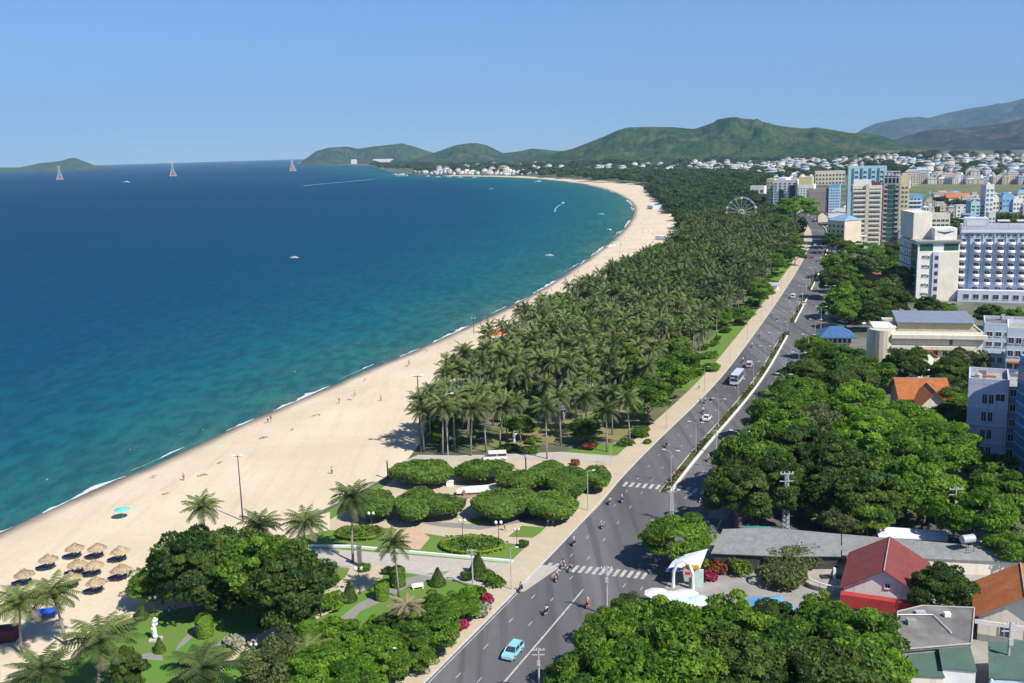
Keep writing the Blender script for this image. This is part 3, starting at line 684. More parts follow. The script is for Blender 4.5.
def mt(x,y,z,s,sz,rz):
    c,s_=math.cos(rz),math.sin(rz); m=np.eye(4); m[:3,:3]=np.array([[c*s,-s_*s,0],[s_*s,c*s,0],[0,0,sz]]); m[:3,3]=(x,y,z); return m
items=[]
for p in rest:
    d=math.hypot(*p); rz=rg.uniform(0,6.28); dt=rg.uniform(-.3,.3)
    if d>560 and rg.random()<(d-560)/450:
        if rg.random()<.35:
            tr,cr=tree_mesh('far',rg.randrange(4)); s=rg.uniform(.55,1.05); items.append((cr,mt(p[0],p[1],-1,s,s*rg.uniform(.8,1.2),rz),dt))
    else:
        tr,cr=pm(rg.randrange(5),1); s=rg.uniform(.9,1.15); h=rg.uniform(8,13)/9; items+=[(tr,mt(p[0],p[1],0,s,h,rz),0),(cr,mt(p[0],p[1],0,s,h,rz),dt)]
for p in jgrid([P(x,y)[:2] for x,y in [(650,186),(700,203),(770,205),(815,200),(800,190),(740,181),(690,178),(655,180)]],13):
    tr,cr=tree_mesh('far',rg.randrange(4)); s=rg.uniform(.7,1.3); items.append((cr,mt(p[0],p[1],-1,s,s*rg.uniform(.7,1.1),rg.uniform(0,6)),rg.uniform(-.3,.3)))
merged('distant_grove_trees',items,'dense far canopy of palms and broadleaf trees behind the nearer palms','trees',[L_far,L_palm,palmbark])
glab={'mid':'bushy green broadleaf tree','dark':'dark broadleaf tree','cas':'fine leaved dark feathery tree','bright':'big bright green round tree'}
gpos=['rising over the palms halfway along the grove','just beyond the bushy tree halfway along the grove','at the grove edge near the white car','on the beach side of the bushy trees halfway along the grove','in the middle of the grove near the blue roofed kiosk','toward the avenue in the middle of the grove','behind the feathery trees by the blue roofed kiosk','at the near end of the feathery trees','by the tall hotels at the far grove end','in front of the big bright round tree','along the avenue side of the far grove','where the avenue bends past the grove','inland of the ferris wheel','along the avenue kerb beyond the feathery trees','on the avenue verge beside the feathery trees','on the grass verge across from the bus','closest to the avenue bend','small, over the front lawn beside the small statue','small, between palms behind the front lawn','small and dark beside the path at the grove front']
for (x,y,r,k),gp in zip(broad_grove,gpos): tree(x,y,r,k,glab[k]+' '+gp,zc=(12 if r>15 else 8) if r>5 else 4)
# right hand tree mass and others: crown centre pixel, radius m, kind, label
RT=[(737,489,6.3,'dark','dark tree shading the junction at the near left corner of the tree mass'),(755,453,7.5,'mid','tree over the avenue kerb in the tree mass right of the junction'),(741,474,5,'dark','dark tree leaning over the road beside the junction'),(785,432,7.5,'mid','tree in the middle of the left side of the tree mass'),
(772,480,6.3,'dark','tree with a white painted trunk foot beside the lattice pylon'),(806,450,7.5,'dark','dark tree behind the lattice pylon'),(776,412,6.3,'mid','tree over the avenue across from the white car'),(800,394,6.5,'mid','tree in the upper left of the tree mass beside the grey one'),
(818,418,6,'olive','greyish thin tree amid the tree mass'),(835,385,6.5,'dark','dark tree behind the greyish tree'),(858,403,7.3,'bright','bright green tree at the top of the tree mass'),(905,428,8.3,'bright','large bright green tree before the orange roofed house'),
(940,447,8.5,'bright','bright green tree at the right end of the tree mass'),(868,440,8,'bright','broad bright tree above the small orange roof'),(905,462,8,'mid','tree low in the bright right part of the tree mass'),(835,462,7,'dark','dark tree left of the small orange roof'),
(870,492,6.5,'dark','dark tree shading the yard behind the white awning'),(925,490,6.5,'mid','tree behind the white awning at the right of the mass'),(806,374,6,'dark','dark tree across the avenue from the bus'),(790,386,4.5,'mid','small tree leaning over the avenue opposite the bus'),
(845,360,6.5,'mid','tree in front of the blue roofed pavilion yard'),(824,355,6,'mid','tree just below the blue roofed pavilion'),(812,343,4.2,'mid','round tree closest to the blue roofed pavilion on the avenue side'),(870,372,6,'mid','tree beside the cylindrical stair tower'),
(845,518,4,'olive','low tree beside the small palm on the side street'),(868,512,4.5,'mid','low bushy tree on the side street near the white awning'),(855,378,6,'dark','dark tree below the cylindrical stair tower'),(824,490,5,'dark','dark tree in the shade between pylon and small palm'),(888,440,7,'mid','tree hidden among the bright crowns'),(794,462,6,'dark','dark tree right behind the lattice pylon head'),
(906,364,6.5,'dark','dark round tree in front of the long cream building'),(965,362,7.5,'olive','big brownish tree between the cream building and the lavender block'),(950,372,6,'dark','dark tree under the brownish tree'),
(976,513,6,'bright','bright green round tree beside the water tank tower'),(1002,492,6,'mid','dull green tree at the foot of the blue glass building'),(1015,508,4,'mid','small tree at the right edge of the frame'),(940,585,4.3,'dark','round dark tree against the red roofed house'),(1018,548,3.5,'mid','small tree behind the orange roofed house at the right edge'),
(838,262,8,'mid','tree left below the cream balcony tower'),(860,268,8,'dark','dark tree under the cream balcony tower'),(885,264,9,'mid','tree under the dark glass tower'),(845,298,7.5,'bright','tree on the avenue corner before the blue pavilion'),(878,292,9,'dark','dark tree right of the long orange roof'),(900,278,9,'dark','dark tree against the side of the white hotel'),(848,275,7,'mid','tree behind the long orange roof'),(862,302,7,'mid','tree in front of the long orange roof'),(893,300,7,'dark','dark tree at the foot of the white hotel'),(830,308,4,'mid','small tree at the avenue corner lamps'),(850,248,7,'mid','tree at the left foot of the cream balcony tower'),(872,252,7,'mid','tree at the right foot of the cream balcony tower'),(895,252,7,'dark','tree at the foot of the narrow yellow tower'),(836,280,8,'dark','dark tree at the left end of the long orange roof'),(905,262,7,'mid','tree behind the left side of the white hotel'),(832,240,7,'dark','dark tree by the grey roofed house up the avenue'),(834,266,5,'mid','tree at the far crossroads'),(929,306,5,'dark','dark tree at the foot of the white hotel front'),(946,309,4,'mid','tree before the right corner of the white hotel'),(990,313,5,'dark','dark tree at the podium of the balcony hotel'),(1012,318,5,'mid','tree right of the low cluttered roof'),(954,420,5,'dark','dark tree between the orange villa and the lavender block'),(956,398,4.5,'mid','tree behind the right end of the orange villa'),(992,470,5,'dark','dark tree at the foot of the lavender block'),(846,310,6,'mid','tree above the parked cars in the pavilion yard'),(878,312,6,'dark','dark tree behind the cylindrical stair tower')]
for x,y,r,k,l in RT: tree(x,y,r,k,' '.join(l.split()[:16]),zc=min(9,r*1.25))
BT=[(616,650,5.2,'mid'),(643,634,5.5,'mid'),(708,640,6,'bright'),(590,679,5,'mid'),(634,674,5.5,'bright'),(682,668,6,'mid'),(732,634,6.0,'mid'),(738,668,6,'dark'),(802,652,6.,'mid'),(795,678,6,'dark'),(850,640,6.5,'mid'),(860,672,5.5,'bright'),(878,648,3.6,'mid'),(845,676,6,'dark'),(630,606,3,'olive'),(606,622,2.8,'mid'),(624,620,3.2,'mid'),(775,618,3.4,'dark'),(822,618,4,'mid'),(665,645,5,'mid')]
BL=['at the top left of the tree canopy along the near avenue','behind the white parasols','just below the open yard with the entrance arch','at the bottom end of the near avenue canopy','bright, second row of the near avenue canopy','in the middle of the bottom edge canopy','above the light blue tarpaulins','dark, in the middle of the bottom canopy','right of the light blue tarpaulins','dark, at the bottom edge right of the middle','below the round terrace','bright, beside the green roofs','touching the red porch of the red roofed house','dark, at the bottom edge near the green roofs','small and olive, on the kerb beside the white parasols','small, next to the concrete pole by the orange rider','small, between the concrete pole and the white parasols','dark, between the blue tarpaulins and the clipped bush','below the clipped bush and the round terrace','between the white parasols and the bottom canopy']
for (x,y,r,k),l in zip(BT,BL): tree(x,y,r,k,'broadleaf tree '+l,zc=min(8,r*1.3))
LT=[(190,562,6.8,'dark','big dark spreading tree at the beach edge, its left half'),(227,558,6.6,'dark','big dark spreading tree beside the first, behind the beach mast palm'),(264,565,6.2,'mid','dark green tree under the pale fronded palm'),(288,583,6.5,'dark','tree at the right end of the big dark clump'),(246,588,5.5,'dark','low dark tree at the foot of the big dark clump'),(160,578,4.8,'mid','lower left lobe tree of the big dark clump'),
(345,640,4,'mid','bushy tree over the end of the garden path'),(372,652,4.5,'bright','bright tree at the bottom right of the garden path'),(315,668,4.5,'bright','bright tree at the bottom centre left'),(350,680,4.5,'bright','bright tree at the bottom edge'),(383,668,4,'mid','tree near the green lamp at the bottom'),(270,668,4.5,'olive','olive tree at the bottom beside the yellowish palm'),(285,648,3.6,'olive','small olive tree beside the clipped block hedge'),(440,610,3.8,'bright','bright bushy tree on the bank above the pink shrubs'),(425,632,4,'mid','bushy tree beside the leafless dry palm'),(438,634,3,'bright','round bright tree near the avenue sidewalk'),(462,606,2.8,'bright','bright bush like tree above the white flowering shrub'),(395,630,3.6,'dark','dark bushy tree behind the short palm'),(128,668,2.2,'dark','small dark tree beside the large bright palm'),(414,655,3,'mid','low bushy tree beside the light sidewalk at the bottom'),(676,533,5.8,'mid','single bright green tree standing on the corner of the junction')]
for x,y,r,k,l in LT: tree(x,y,r,k,l,zc=(8.6 if r>6 else 4.6) if x<320 else min(8,r) if r>4.5 else r*.8)
# clipped trees and shrubs
def shell(fn,n,size,mat,name,seed,jit=.35):
    r=np.random.default_rng(seed); u=r.uniform(-1,1,n); t=r.uniform(0,2*PI,n); c,nn=fn(u,t,r); tint=.5+.25*np.sin(c[:,0]*.9+seed)*np.sin(c[:,1]*.8)+r.normal(0,.16,n)
    return quads(c,nn,size,tint,name,mat,jit=jit,seed=seed)
def slab(a,b,h0,h1,seed,n=None):
    ph=np.random.default_rng(seed).uniform(0,6,4)
    def fn(u,t,r):
        n=len(u); lob=1+.08*np.sin(2*t+ph[0])+.07*np.sin(3*t+ph[1])+.04*np.sin(5*t+ph[2]); top=r.uniform(0,1,n)<.58
        k=np.where(top,np.sqrt(r.uniform(0,1,n)),1.0); zz=r.uniform(0,1,n)
        low=.13*np.sin(4*t+ph[3])+.1*np.sin(7*t+ph[1])
        z=np.where(top,h1-.55*k**7+.22*np.sin(3*k*np.cos(t)*a*.4+ph[0])*np.sin(k*np.sin(t)*b*.9+ph[1]),h0+low+(h1-.5-h0-low)*zz)
        kk=np.where(top,k*.985,1-.16*(1-zz)**1.5)*r.uniform(.93,1.035,n)
        nn=np.stack([np.cos(t)*np.where(top,.15,1),np.sin(t)*np.where(top,.15,1),np.where(top,1.2,.15)],1)
        return np.stack([a*kk*lob*np.cos(t),b*kk*lob*np.sin(t),z+r.uniform(-.08,.1,n)],1),nn
    return fn
def clipped(px,py,hw,hd,label,h=4.0,sk=1.9):
    g=P(px,py,h-.4); dpx=np.linalg.norm(g-np.array([0,0,CH])); a=hw*dpx/F*1.0
    b=abs(P(px,py-hd,h)[1]-P(px,py+hd,h)[1])/2*.95
    e=empty('clipped_tree',(g[0],g[1],0),R(-4),label,'topiary','clipped trees of the park circle')
    area=a*b*PI+2*PI*(a+b)/2*(h-sk)
    link('crown',shell(slab(a,b,sk,h,int(px)),int(area*34),.36,L_hedge,'crown',int(px)),e)
    rg2=random.Random(int(px)); 
    core=MB(); N=20
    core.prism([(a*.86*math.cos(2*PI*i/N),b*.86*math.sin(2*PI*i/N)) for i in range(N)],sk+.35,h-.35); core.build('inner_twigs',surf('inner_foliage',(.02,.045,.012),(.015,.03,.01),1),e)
    for i in range(max(2,int(a*b/12))):
        t=rg2.uniform(0,6.28); r_=rg2.uniform(.2,.75); x,y=a*r_*math.cos(t),b*r_*math.sin(t); tb=MB()
        tb.tube([(x,y,-.1),(x+rg2.uniform(-.2,.2),y,1.2),(x+rg2.uniform(-.4,.4),y+rg2.uniform(-.4,.4),sk+.5)],[.16,.13,.12],6); tb.build('trunk',bark,e)
for a in [(422,468,33,9,'wide clipped tree slab at the beach corner of the park circle'),(483,466,27,7,'long clipped tree slab in front of the white minivan'),(518,477,20,8,'clipped tree right of the white stage'),(547,470,18,10,'dark clipped tree at the back of the circle by the lane'),(568,477,24,11,'broad clipped tree slab on the avenue side of the circle'),(597,473,14,8,'small clipped tree nearest the avenue sidewalk'),
          (504,499,32,12,'clipped tree slab at the front of the circle below the white stage'),(553,501,26,11,'clipped tree slab at the front of the circle beside the avenue'),(372,500,25,10,'clipped tree behind the tall lawn palm'),(436,501,26,8,'clipped tree left of the white stage, its right part'),(415,500,20,13,'clipped tree left of the white stage, its darker left part')]: clipped(*a)
def bush(px,py,rx,rz,mat,label,name='bush',cat='bush',group=None,n=None,sz=.3):
    g=P(px,py,rz*.6); e=empty(name,(g[0],g[1],0),0,label,cat,group)
    rg_=np.random.default_rng(int(px*3+py)); C=[];N=[];T=[]
    for k in range(int(6+rx*4)):
        t=rg_.uniform(0,6.28); q=rg_.uniform(0,.7); c=np.array([rx*q*math.cos(t),rx*q*math.sin(t),rz*rg_.uniform(.3,.75)]); NL=int(70*max(1,(rx/2.2)**2)); d=rg_.normal(0,1,(NL,3)); d[:,2]=abs(d[:,2])*.9-.2; d/=np.linalg.norm(d,axis=1)[:,None]
        C.append(c+d*np.array([rx*.42,rx*.42,rz*.35])); N.append(d); T.append(.5+rg_.uniform(-.25,.25)+rg_.normal(0,.12,NL))
    link('foliage',quads(np.vstack(C),np.vstack(N),sz,np.concatenate(T),'foliage',mat,seed=int(px)),e)
    tb=MB(); 
    for k in range(3): tb.tube([(0,0,-.05),(rx*.3*math.cos(k*2.1),rx*.3*math.sin(k*2.1),rz*.6)],[.07,.03],5)
    tb.build('stem',bark,e); return e
def cone(px,py,w,h,label,mat=L_dark,cyl=False,base=None):
    g=P(px,py); e=empty('clipped_shrub',(g[0],g[1],0),0,label,'topiary')
    def fn(u,t,r):
        z=(u+1)/2; rad=(w*(1-z)**.8 if not cyl else w*(1-np.clip(z-.85,0,1)*3))*r.uniform(.9,1.05,len(u)); return np.stack([rad*np.cos(t),rad*np.sin(t),.25+z*h],1),np.stack([np.cos(t),np.sin(t),.5+0*t],1)
    link('foliage',shell(fn,int(700*w*h),.22,mat,'foliage',int(px)),e); 
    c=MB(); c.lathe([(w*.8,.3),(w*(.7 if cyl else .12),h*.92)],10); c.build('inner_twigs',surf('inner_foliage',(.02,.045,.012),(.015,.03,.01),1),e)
    t=MB(); t.tube([(0,0,-.1),(0,0,.6)],[.1,.08],6); t.build('stem',bark,e)
for a in [(350,601,1.3,3.2,'dark cone shrub standing on the edge of the garden path'),(438,585,1.4,2.8,'cone shrub in the middle of the lawn below the plaza path'),(478,574,1.7,3.6,'tallest cone shrub at the plaza path near the white pole'),(266,625,1.3,3.2,'cone shrub below the big dark clump'),(142,619,1.1,2.6,'small cone shrub on the sand beside the statue'),(160,652,.9,2,'small dark cone shrub below the statue')]: cone(*a)
for a in [(398,586,1.3,3.2,'cylinder shrub behind the foot of the plaza palm'),(382,599,1.2,2.8,'cylinder shrub beside the grey garden path'),(205,636,1.3,3.2,'tall cylinder shrub on the statue lawn'),(307,640,1.6,3.4,'tall clipped block shrub at the end of the garden path')]: cone(*a,cyl=True,mat=L_mid)
for a in [(489,597,1.3,1.6,L_pink,'pink bougainvillea nearest the white pole','flowering_bush','bush'),(463,624,1.5,1.3,L_pink,'pink bougainvillea low on the bank beside the sidewalk','flowering_bush','bush'),(450,631,1.2,1.1,L_pink,'small pink bougainvillea lowest on the bank','flowering_bush','bush'),(478,609,2,1.8,L_whitefl,'white flowering shrub on the bank above the sidewalk','flowering_bush','bush'),
          (236,640,1.8,1.3,L_whitefl,'white flowering shrub on the statue lawn','flowering_bush','bush'),(330,601,3,2.2,L_mid,'round bush on the garden path before the dark cone','bush','bush'),(496,580,2,1.6,L_mid,'bush on the corner right of the tallest cone','bush','bush'),(486,575,1.8,1.3,L_hedge,'low bush right behind the tallest cone','bush','bush'),
          (468,576,1.4,1.2,L_dark,'dark low bush left of the tallest cone','bush','bush'),(524,543,1.1,1.2,L_mid,'small round bush on the lawn corner by the sidewalk','bush','bush'),(365,567,1.3,1.4,L_mid,'bush at the foot of the grey column','bush','bush'),(389,570,1.3,1.2,L_dark,'dark bush where the garden path meets the plaza path','bush','bush'),(305,612,2,1.5,L_mid,'bush above the clipped block shrub','bush','bush'),
          (418,656,2.2,2,L_mid,'rounded bush on the light sidewalk edge at the bottom','bush','bush'),(718,566,2.,2.,L_red,'reddish bush in front of the long grey roof','bush','bush'),(707,575,1.6,1.4,L_pink,'pink flowering bush beside the entrance arch','flowering_bush','bush'),(740,566,2.2,2.6,L_yel,'yellow green shrub in front of the long grey roof','bush','bush'),(702,562,1.5,2.2,L_yel,'yellow green shrub behind the entrance arch','bush','bush'),
          (760,440,0.1,.1,L_mid,None),(575,462,1.3,1.3,L_red,'reddish shrub on the sandy corner behind the clipped trees','bush','bush'),(508,447,2.4,1.6,L_dark,'dark bush below the small white statue','bush','bush'),(530,449,2.6,1.6,L_mid,'green bush on the lawn right of the small white statue','bush','bush'),(590,446,2,1.6,L_red,'reddish bush at the front of the grove','bush','bush'),(640,432,3,2.,L_mid,'yellowish green bush by the avenue sidewalk at the grove front','bush','bush'),(625,442,2.4,1.6,L_mid,'bush beside the sidewalk corner of the grove','bush','bush'),(712,367,3.4,2.2,L_bright,'bright bush at the parking mouth across from the bus','bush','bush')]:
    if a[5]: bush(*a)
# ring hedges
def ring(name,px,py,hw,hd,label,mat=L_yel,w=.5,h=.8,fill=None):
    g=P(px,py); a=hw*np.linalg.norm(g-np.array([0,0,CH]))/F; b=abs(P(px,py-hd)[1]-P(px,py+hd)[1])/2
    e=empty(name,(g[0],g[1],0),R(-10),label,'hedge')
    def fn(u,t,r):
        k=r.uniform(-1,1,len(u)); top=abs(u)<.6
        return np.stack([(a+w*k)*np.cos(t),(b+w*k)*np.sin(t),np.where(top,h,h*r.uniform(0,1,len(u)))],1),np.stack([np.cos(t)*k,np.sin(t)*k,1+0*t],1)
    link('foliage',shell(fn,int((a+b)*260),.28,mat,'foliage',int(px)),e)
    if fill:
        def fn2(u,t,r):
            k=np.sqrt(r.uniform(0,1,len(u)))*.82; return np.stack([a*k*np.cos(t),b*k*np.sin(t),.5+.7*np.sin(k*9)**2*r.uniform(.6,1,len(u))],1),np.stack([0*t,0*t,1+0*t],1)
        link('bedding',shell(fn2,int(a*b*40),.34,fill,'bedding',int(px)+1),e)
VP=Proto(lambda:bush(0,600,1.5,1.3,L_mid,None,name='verge_shrub',cat=None))
for i in range(rpos(P(700,385)[1]),rpos(700),2):
    for _ in range(2):
        p=offset(road_e,random.uniform(-13,-7))[i]+np.array([0,random.uniform(-3,3)]); s=random.uniform(.6,1.6)
        VP.put((*p,0),random.uniform(0,6),(s,s,s),'low green shrub on the grass verge between palms and sidewalk','bush','shrubs on the grass verge')
ribbon('verge_grass',offset(road_e,-15)[rpos(P(690,395)[1]):rpos(720)],offset(road_e,-5.7)[rpos(P(690,395)[1]):rpos(720)],.05,.05,lawn)
ring('ring_hedge',472,547,30,8,'oval yellow green ring hedge with darker planting inside on the triangular lawn',fill=L_hedge)
ring('ring_hedge',360,535,22,6,'oval hedge bed left of the pink terrace behind the tall lawn palm',fill=L_hedge)
# planting along the median: one clipped strip per stretch
for a,b in med:
    if b-a<3: continue
    a0=offset(road_e,11.2)[a:b]; k=len(a0)-1
    rgm=np.random.default_rng(a); n=int(k*6*22); s=rgm.uniform(0,k-.01,n); i=s.astype(int); f=(s-i)[:,None]; c=a0[i]*(1-f)+a0[i+1]*f
    nn_=normals(a0)[i]; c=c+nn_*rgm.uniform(-.8,.8,(n,1)); z=rgm.uniform(.2,.95,n)*(.55+.45*np.sin(s*1.3))
    tt=.5+.4*np.sin(s*.8)+rgm.normal(0,.15,n); me=quads(np.c_[c,z],np.tile([0,0,1.],(n,1)),.36,tt,'median_hedge',leafmat('median_leaves',(.05,.10,.02),(.17,.13,.05)),seed=a)
    tag(link('median_hedge',me),'clipped planting strip on the avenue median, '+['longest stretch from the junction','second stretch beyond the first gap','third short stretch','farthest stretch past the bend'][med.index((a,b))],'hedge')
# grass verge shrubs beside the sidewalk (grove side)
BK=[Proto(lambda m=m,n=n:bush(0,600,2.3,2.0,m,None,name=n,cat=None)) for m,n in ((L_bright,'bank_bush'),(L_mid,'bank_bush'),(L_yel,'bank_bush'))]
rb=random.Random(12)
bank=pp((300,640),(380,618),(440,600),(486,590),(484,598),(455,630),(425,648),(395,690),(250,700),(260,672))
for k in range(26):
    g_=P(rb.uniform(425,650),rb.uniform(405,446)); s_=rb.uniform(.5,1.1); BK[1].put((*g_[:2],0),rb.uniform(0,6),(s_,s_,s_),'green bush on the worn lawn between the front palm trunks','bush','bushes among the front palm trunks')
nb=0
while nb<62:
    p=(rb.uniform(-60,5),rb.uniform(118,165))
    if not inside(bank,p): continue
    s_=rb.uniform(.6,1.25); k=rb.choice([0,0,1,1,2]); BK[k].put((*p,0),rb.uniform(0,6),(s_,s_,s_*rb.uniform(.8,1.2)),['bright green bush in the dense planting between lawn and avenue','mid green bush in the dense planting between lawn and avenue','yellowish bush in the dense planting between lawn and avenue'][k],'bush',['bright bushes of the bank planting','mid green bushes of the bank planting','yellowish bushes of the bank planting'][k]); nb+=1
# ------------------------------------------------------------------ buildings
class Bldg:
    """frame: origin at the front left base corner, x along the front, y away from the viewer"""
    def __init__(s,name,label,cat,pl,pr,yb,yt,depth,az=14,group=None,g=None,W=None,H=None,scale_to=None):
        a=R(az); s.dx=np.array([math.cos(a),-math.sin(a)]); s.g=P(pl,yb) if g is None else np.array(g,float)
        if W is None:
            lo,hi=1,200
            for _ in range(40):
                m=(lo+hi)/2; q=proj((s.g[0]+s.dx[0]*m,s.g[1]+s.dx[1]*m,0))
                if q[0]<pr: lo=m
                else: hi=m
            W=lo
        s.W=W; s.H=height_at(s.g,yt) if H is None else H; s.D=depth
        s.e=empty(name,(s.g[0],s.g[1],0),-a,label,cat,group)
    def part(s,name,mb,mat,parent=None): return mb.build(name,mat,parent or s.e)
    def box(s,name,x0,x1,y0,y1,z0,z1,mat,parent=None): return s.part(name,MB().box(x0,x1,y0,y1,z0,z1),mat,parent)
    def wins(s,xs,zs,w,h,mat=darkg,side='front',frame=None,sill=None,off=0.,name='window'):
        """each window its own part: a recess box with frame"""
        for x in xs:
            for z in zs:
                me=winmesh(w,h,mat,frame or whitep); 
                if side=='front': link(name,me,s.e,(x,-off,z),0)
                else: link(name,me,s.e,(0-off,x,z),-PI/2)
    def body(s,mat,parapet=.9,z0=-.2,t=.3,name='wall',roofmat=None):
        W,D,H=s.W,s.D,s.H; s.box(name,0,W,0,D,z0,H,mat)
        m=MB(); m.box(-.02,W+.02,-.02,t,H+.002,H+parapet); m.box(-.02,W+.02,D-t,D+.02,H+.002,H+parapet); m.box(-.02,t,t+.002,D-t-.002,H+.002,H+parapet); m.box(W-t,W+.02,t+.002,D-t-.002,H+.002,H+parapet)
        s.part('parapet',m,mat); s.box('roof_deck',t+.01,W-t-.01,t+.01,D-t-.01,H+.003,H+.08,roofmat or concrete)
WM={}
def winmesh(w,h,mat,fr):
    k=(round(w,2),round(h,2),mat.name,fr.name)
    if k in WM: return WM[k]
    m=MB(); m.box(-w/2,w/2,-.04,.05,0,h); m.cur=1; t=.09
    m.box(-w/2-t,w/2+t,-.16,-.0,-t*1.6,-.004); m.box(-w/2-t,w/2+t,-.12,0,h+.004,h+t); m.box(-w/2-t,-w/2-.004,-.12,0,0,h); m.box(w/2+.004,w/2+t,-.12,0,0,h); m.box(-.03,.03,-.08,-.041,0,h)
    WM[k]=m.mesh('window',[mat,fr]); return WM[k]
def rooftop_bits(b,n,seed=0):
    rg=random.Random(seed); 
    for i in range(n):
        x=b.W*(.2+.6*rg.random()); y=b.D*(.25+.5*rg.random()); w=rg.uniform(1,2.4); h=rg.uniform(1,2.6)
        if rg.random()<.4:
            m=MB(); m.lathe([(.7,b.H+.1),(.75,b.H+.3),(.75,b.H+1.5),(.3,b.H+1.75)],10,(x,y)); b.part('water_tank',m,steel)
        else: b.box('roof_hut',x-w/2,x+w/2,y-w/2,y+w/2,b.H+.09,b.H+h,concrete)
# cream balcony tower
b=Bldg('hotel_tower','cream apartment tower with two bays of stacked dark balconies','hotel',851,880,247,187,22,16); b.body(creamp)
nf=13; fh=b.H/nf; W=b.W
b.box('central_pier',W*.44,W*.56,-1.35,-.01,0,b.H+2.2,cream); b.box('crown_wall',W*.02,W*.62,3,9,b.H+.1,b.H+4.6,white); b.box('lift_house',W*.66,W*.95,3,8,b.H+.1,b.H+3,surf('maroon_paint',(.22,.05,.06),(.18,.04,.05),1))
for f in range(1,nf):
    z=f*fh
    for x0,x1 in ((.03,.43),(.57,.97)):
        m=MB(); m.box(W*x0,W*x1,-1.3,-.02,z-.12,z+.02); m.box(W*x0,W*x1,-1.3,-1.15,z+.021,z+1.15); b.part('balcony',m,creamp)
        for k in range(3): link('window',winmesh(W*.11,1.75,darkg,cream),b.e,(W*(x0+.065+k*.135),-.01,z+.1))
b.wins([4,8,12,16,20],[fh*(f+.3) for f in range(1,13)],1.6,1.4,side='left')
# teal slab behind
b=Bldg('office_slab','tall pale teal slab with dark teal glass side behind the cream balcony tower','office building',846,884,240,168,16,16); b.body(tealp)
b.box('glass_side',-.25,-.01,.4,15.6,2,b.H-.4,tealg)
for k in range(4): b.box('glass_strip',b.W*(.10+.22*k),b.W*(.10+.22*k)+1.5,-.3,-.01,b.H-17,b.H-.4,blueg)
b.wins([b.W*(.22+.22*k) for k in range(4)],[b.H-4-3.4*i for i in range(5)],2.2,1.5)
# dark glass tower
b=Bldg('glass_tower','dark green glass tower with open steel crown beside the cream tower','office building',881,897.5,246,184,18,16); b.body(concrete,.4)
b.box('curtain_wall',b.W*.28,b.W*.72,-.5,-.01,3.4,b.H-.4,greeng)
fh=3.2; nfl=int(b.H/fh)
for f in range(1,nfl):
    for x0,x1 in ((.03,.27),(.73,.97)):
        m=MB(); m.box(b.W*x0,b.W*x1,-1.1,-.01,f*fh-.1,f*fh+.9); b.part('balcony',m,surf('grey_balcony',(.33,.32,.34),(.27,.26,.28),1)); link('window',winmesh(b.W*.16,1.7,darkg,steel),b.e,(b.W*(x0+x1)/2,-.01,f*fh+1.0))
    b.box('floor_band',b.W*.28,b.W*.72,-.62,-.51,f*fh-.08,f*fh+.1,steel)
m=MB()
for x in np.linspace(.3,b.W-.3,5):
    m.box(x-.2,x+.2,.1,.5,b.H+.41,b.H+8); m.box(x-.2,x+.2,8,8.4,b.H+.41,b.H+8)
m.box(-.1,b.W+.1,0,8.6,b.H+8.01,b.H+8.5); m.box(0,b.W,.15,.45,b.H+4,b.H+4.5); b.part('steel_crown',m,steel); b.box('plant_room',1,b.W-1,1.2,7.4,b.H+.1,b.H+5.5,darkg)
b.wins([3,6,9,12,15],[3.2*f+.8 for f in range(1,nfl)],1.6,1.5,side='left')
# yellow tower
b=Bldg('narrow_tower','narrow yellow tower with green windows right of the dark glass tower','building',898,907,240,178,12,16); b.body(yellow,1.2)
b.wins([b.W*.3,b.W*.7],[4+3.3*i for i in range(int((b.H-6)/3.3))],b.W*.26,1.6,greeng); b.box('roof_hut',b.W*.2,b.W*.7,3,7,b.H+.1,b.H+3.2,yellow)
b=Bldg('apartment_block','small pale blue and white block right of the narrow yellow tower','building',906.5,921,234,196,14,16); b.body(skyblue,1.0)
for f in range(1,9):
    m=MB(); m.box(b.W*.05,b.W*.95,-1,-.01,f*3.1,f*3.1+1); b.part('balcony',m,white)
b.wins([b.W*.25,b.W*.5,b.W*.75],[4.2+3.1*i for i in range(8)],1.6,1.5)
b=Bldg('apartment_block','low cream block with rows of dark windows behind the white hotel','building',922,949,240,215,14,16); b.body(creamp,.8)
b.wins([b.W*(.1+.16*k) for k in range(6)],[3+3.4*i for i in range(int(b.H/3.4)-1)],2.2,1.6)
# white hotel
b=Bldg('white_hotel','white hotel with dark central window column and green glass top storey','hotel',915.5,957,301,243,31,7); W,H=b.W,b.H
b.body(white,.3); b.box('roof_slab',-1.2,W+.6,-1.2,24,H+.4,H+1.0,concrete)
fl=7; fh=H/fl; b.box('top_glazing',.8,W*.36,-.06,-.01,H-3.6,H-.5,greeng); b.box('top_glazing',W*.62,W-.6,-.06,-.01,H-3.6,H-.5,greeng)
b.box('tower_wall',-.3,W*.43,8,30,H+1.01,height_at(b.g,214),creamp); b.box('penthouse_wall',W*.42,W*.95,2,12,H+1.01,height_at(b.g,229),white)
m=MB(); m.add([(W*.48,1.7,H+5.0),(W*.68,1.7,H+3.8),(W*.88,1.7,H+5.0),(W*.68,1.7,H+4.5),(W*.48,1.98,H+5.0),(W*.68,1.98,H+3.8),(W*.88,1.98,H+5.0),(W*.68,1.98,H+4.5)],[(0,1,2,3),(7,6,5,4),(0,4,5,1),(1,5,6,2),(2,6,7,3),(3,7,4,0)]); b.part('roof_emblem',m,darkst)
b.box('shaft_wall',W*.36,W*.5,-.9,-.01,0,H-4.2,lav)
for f in range(6): b.box('window',W*.40,W*.485,-.96,-.91,f*fh*.93+1.2,f*fh*.93+fh*.8,darkg)
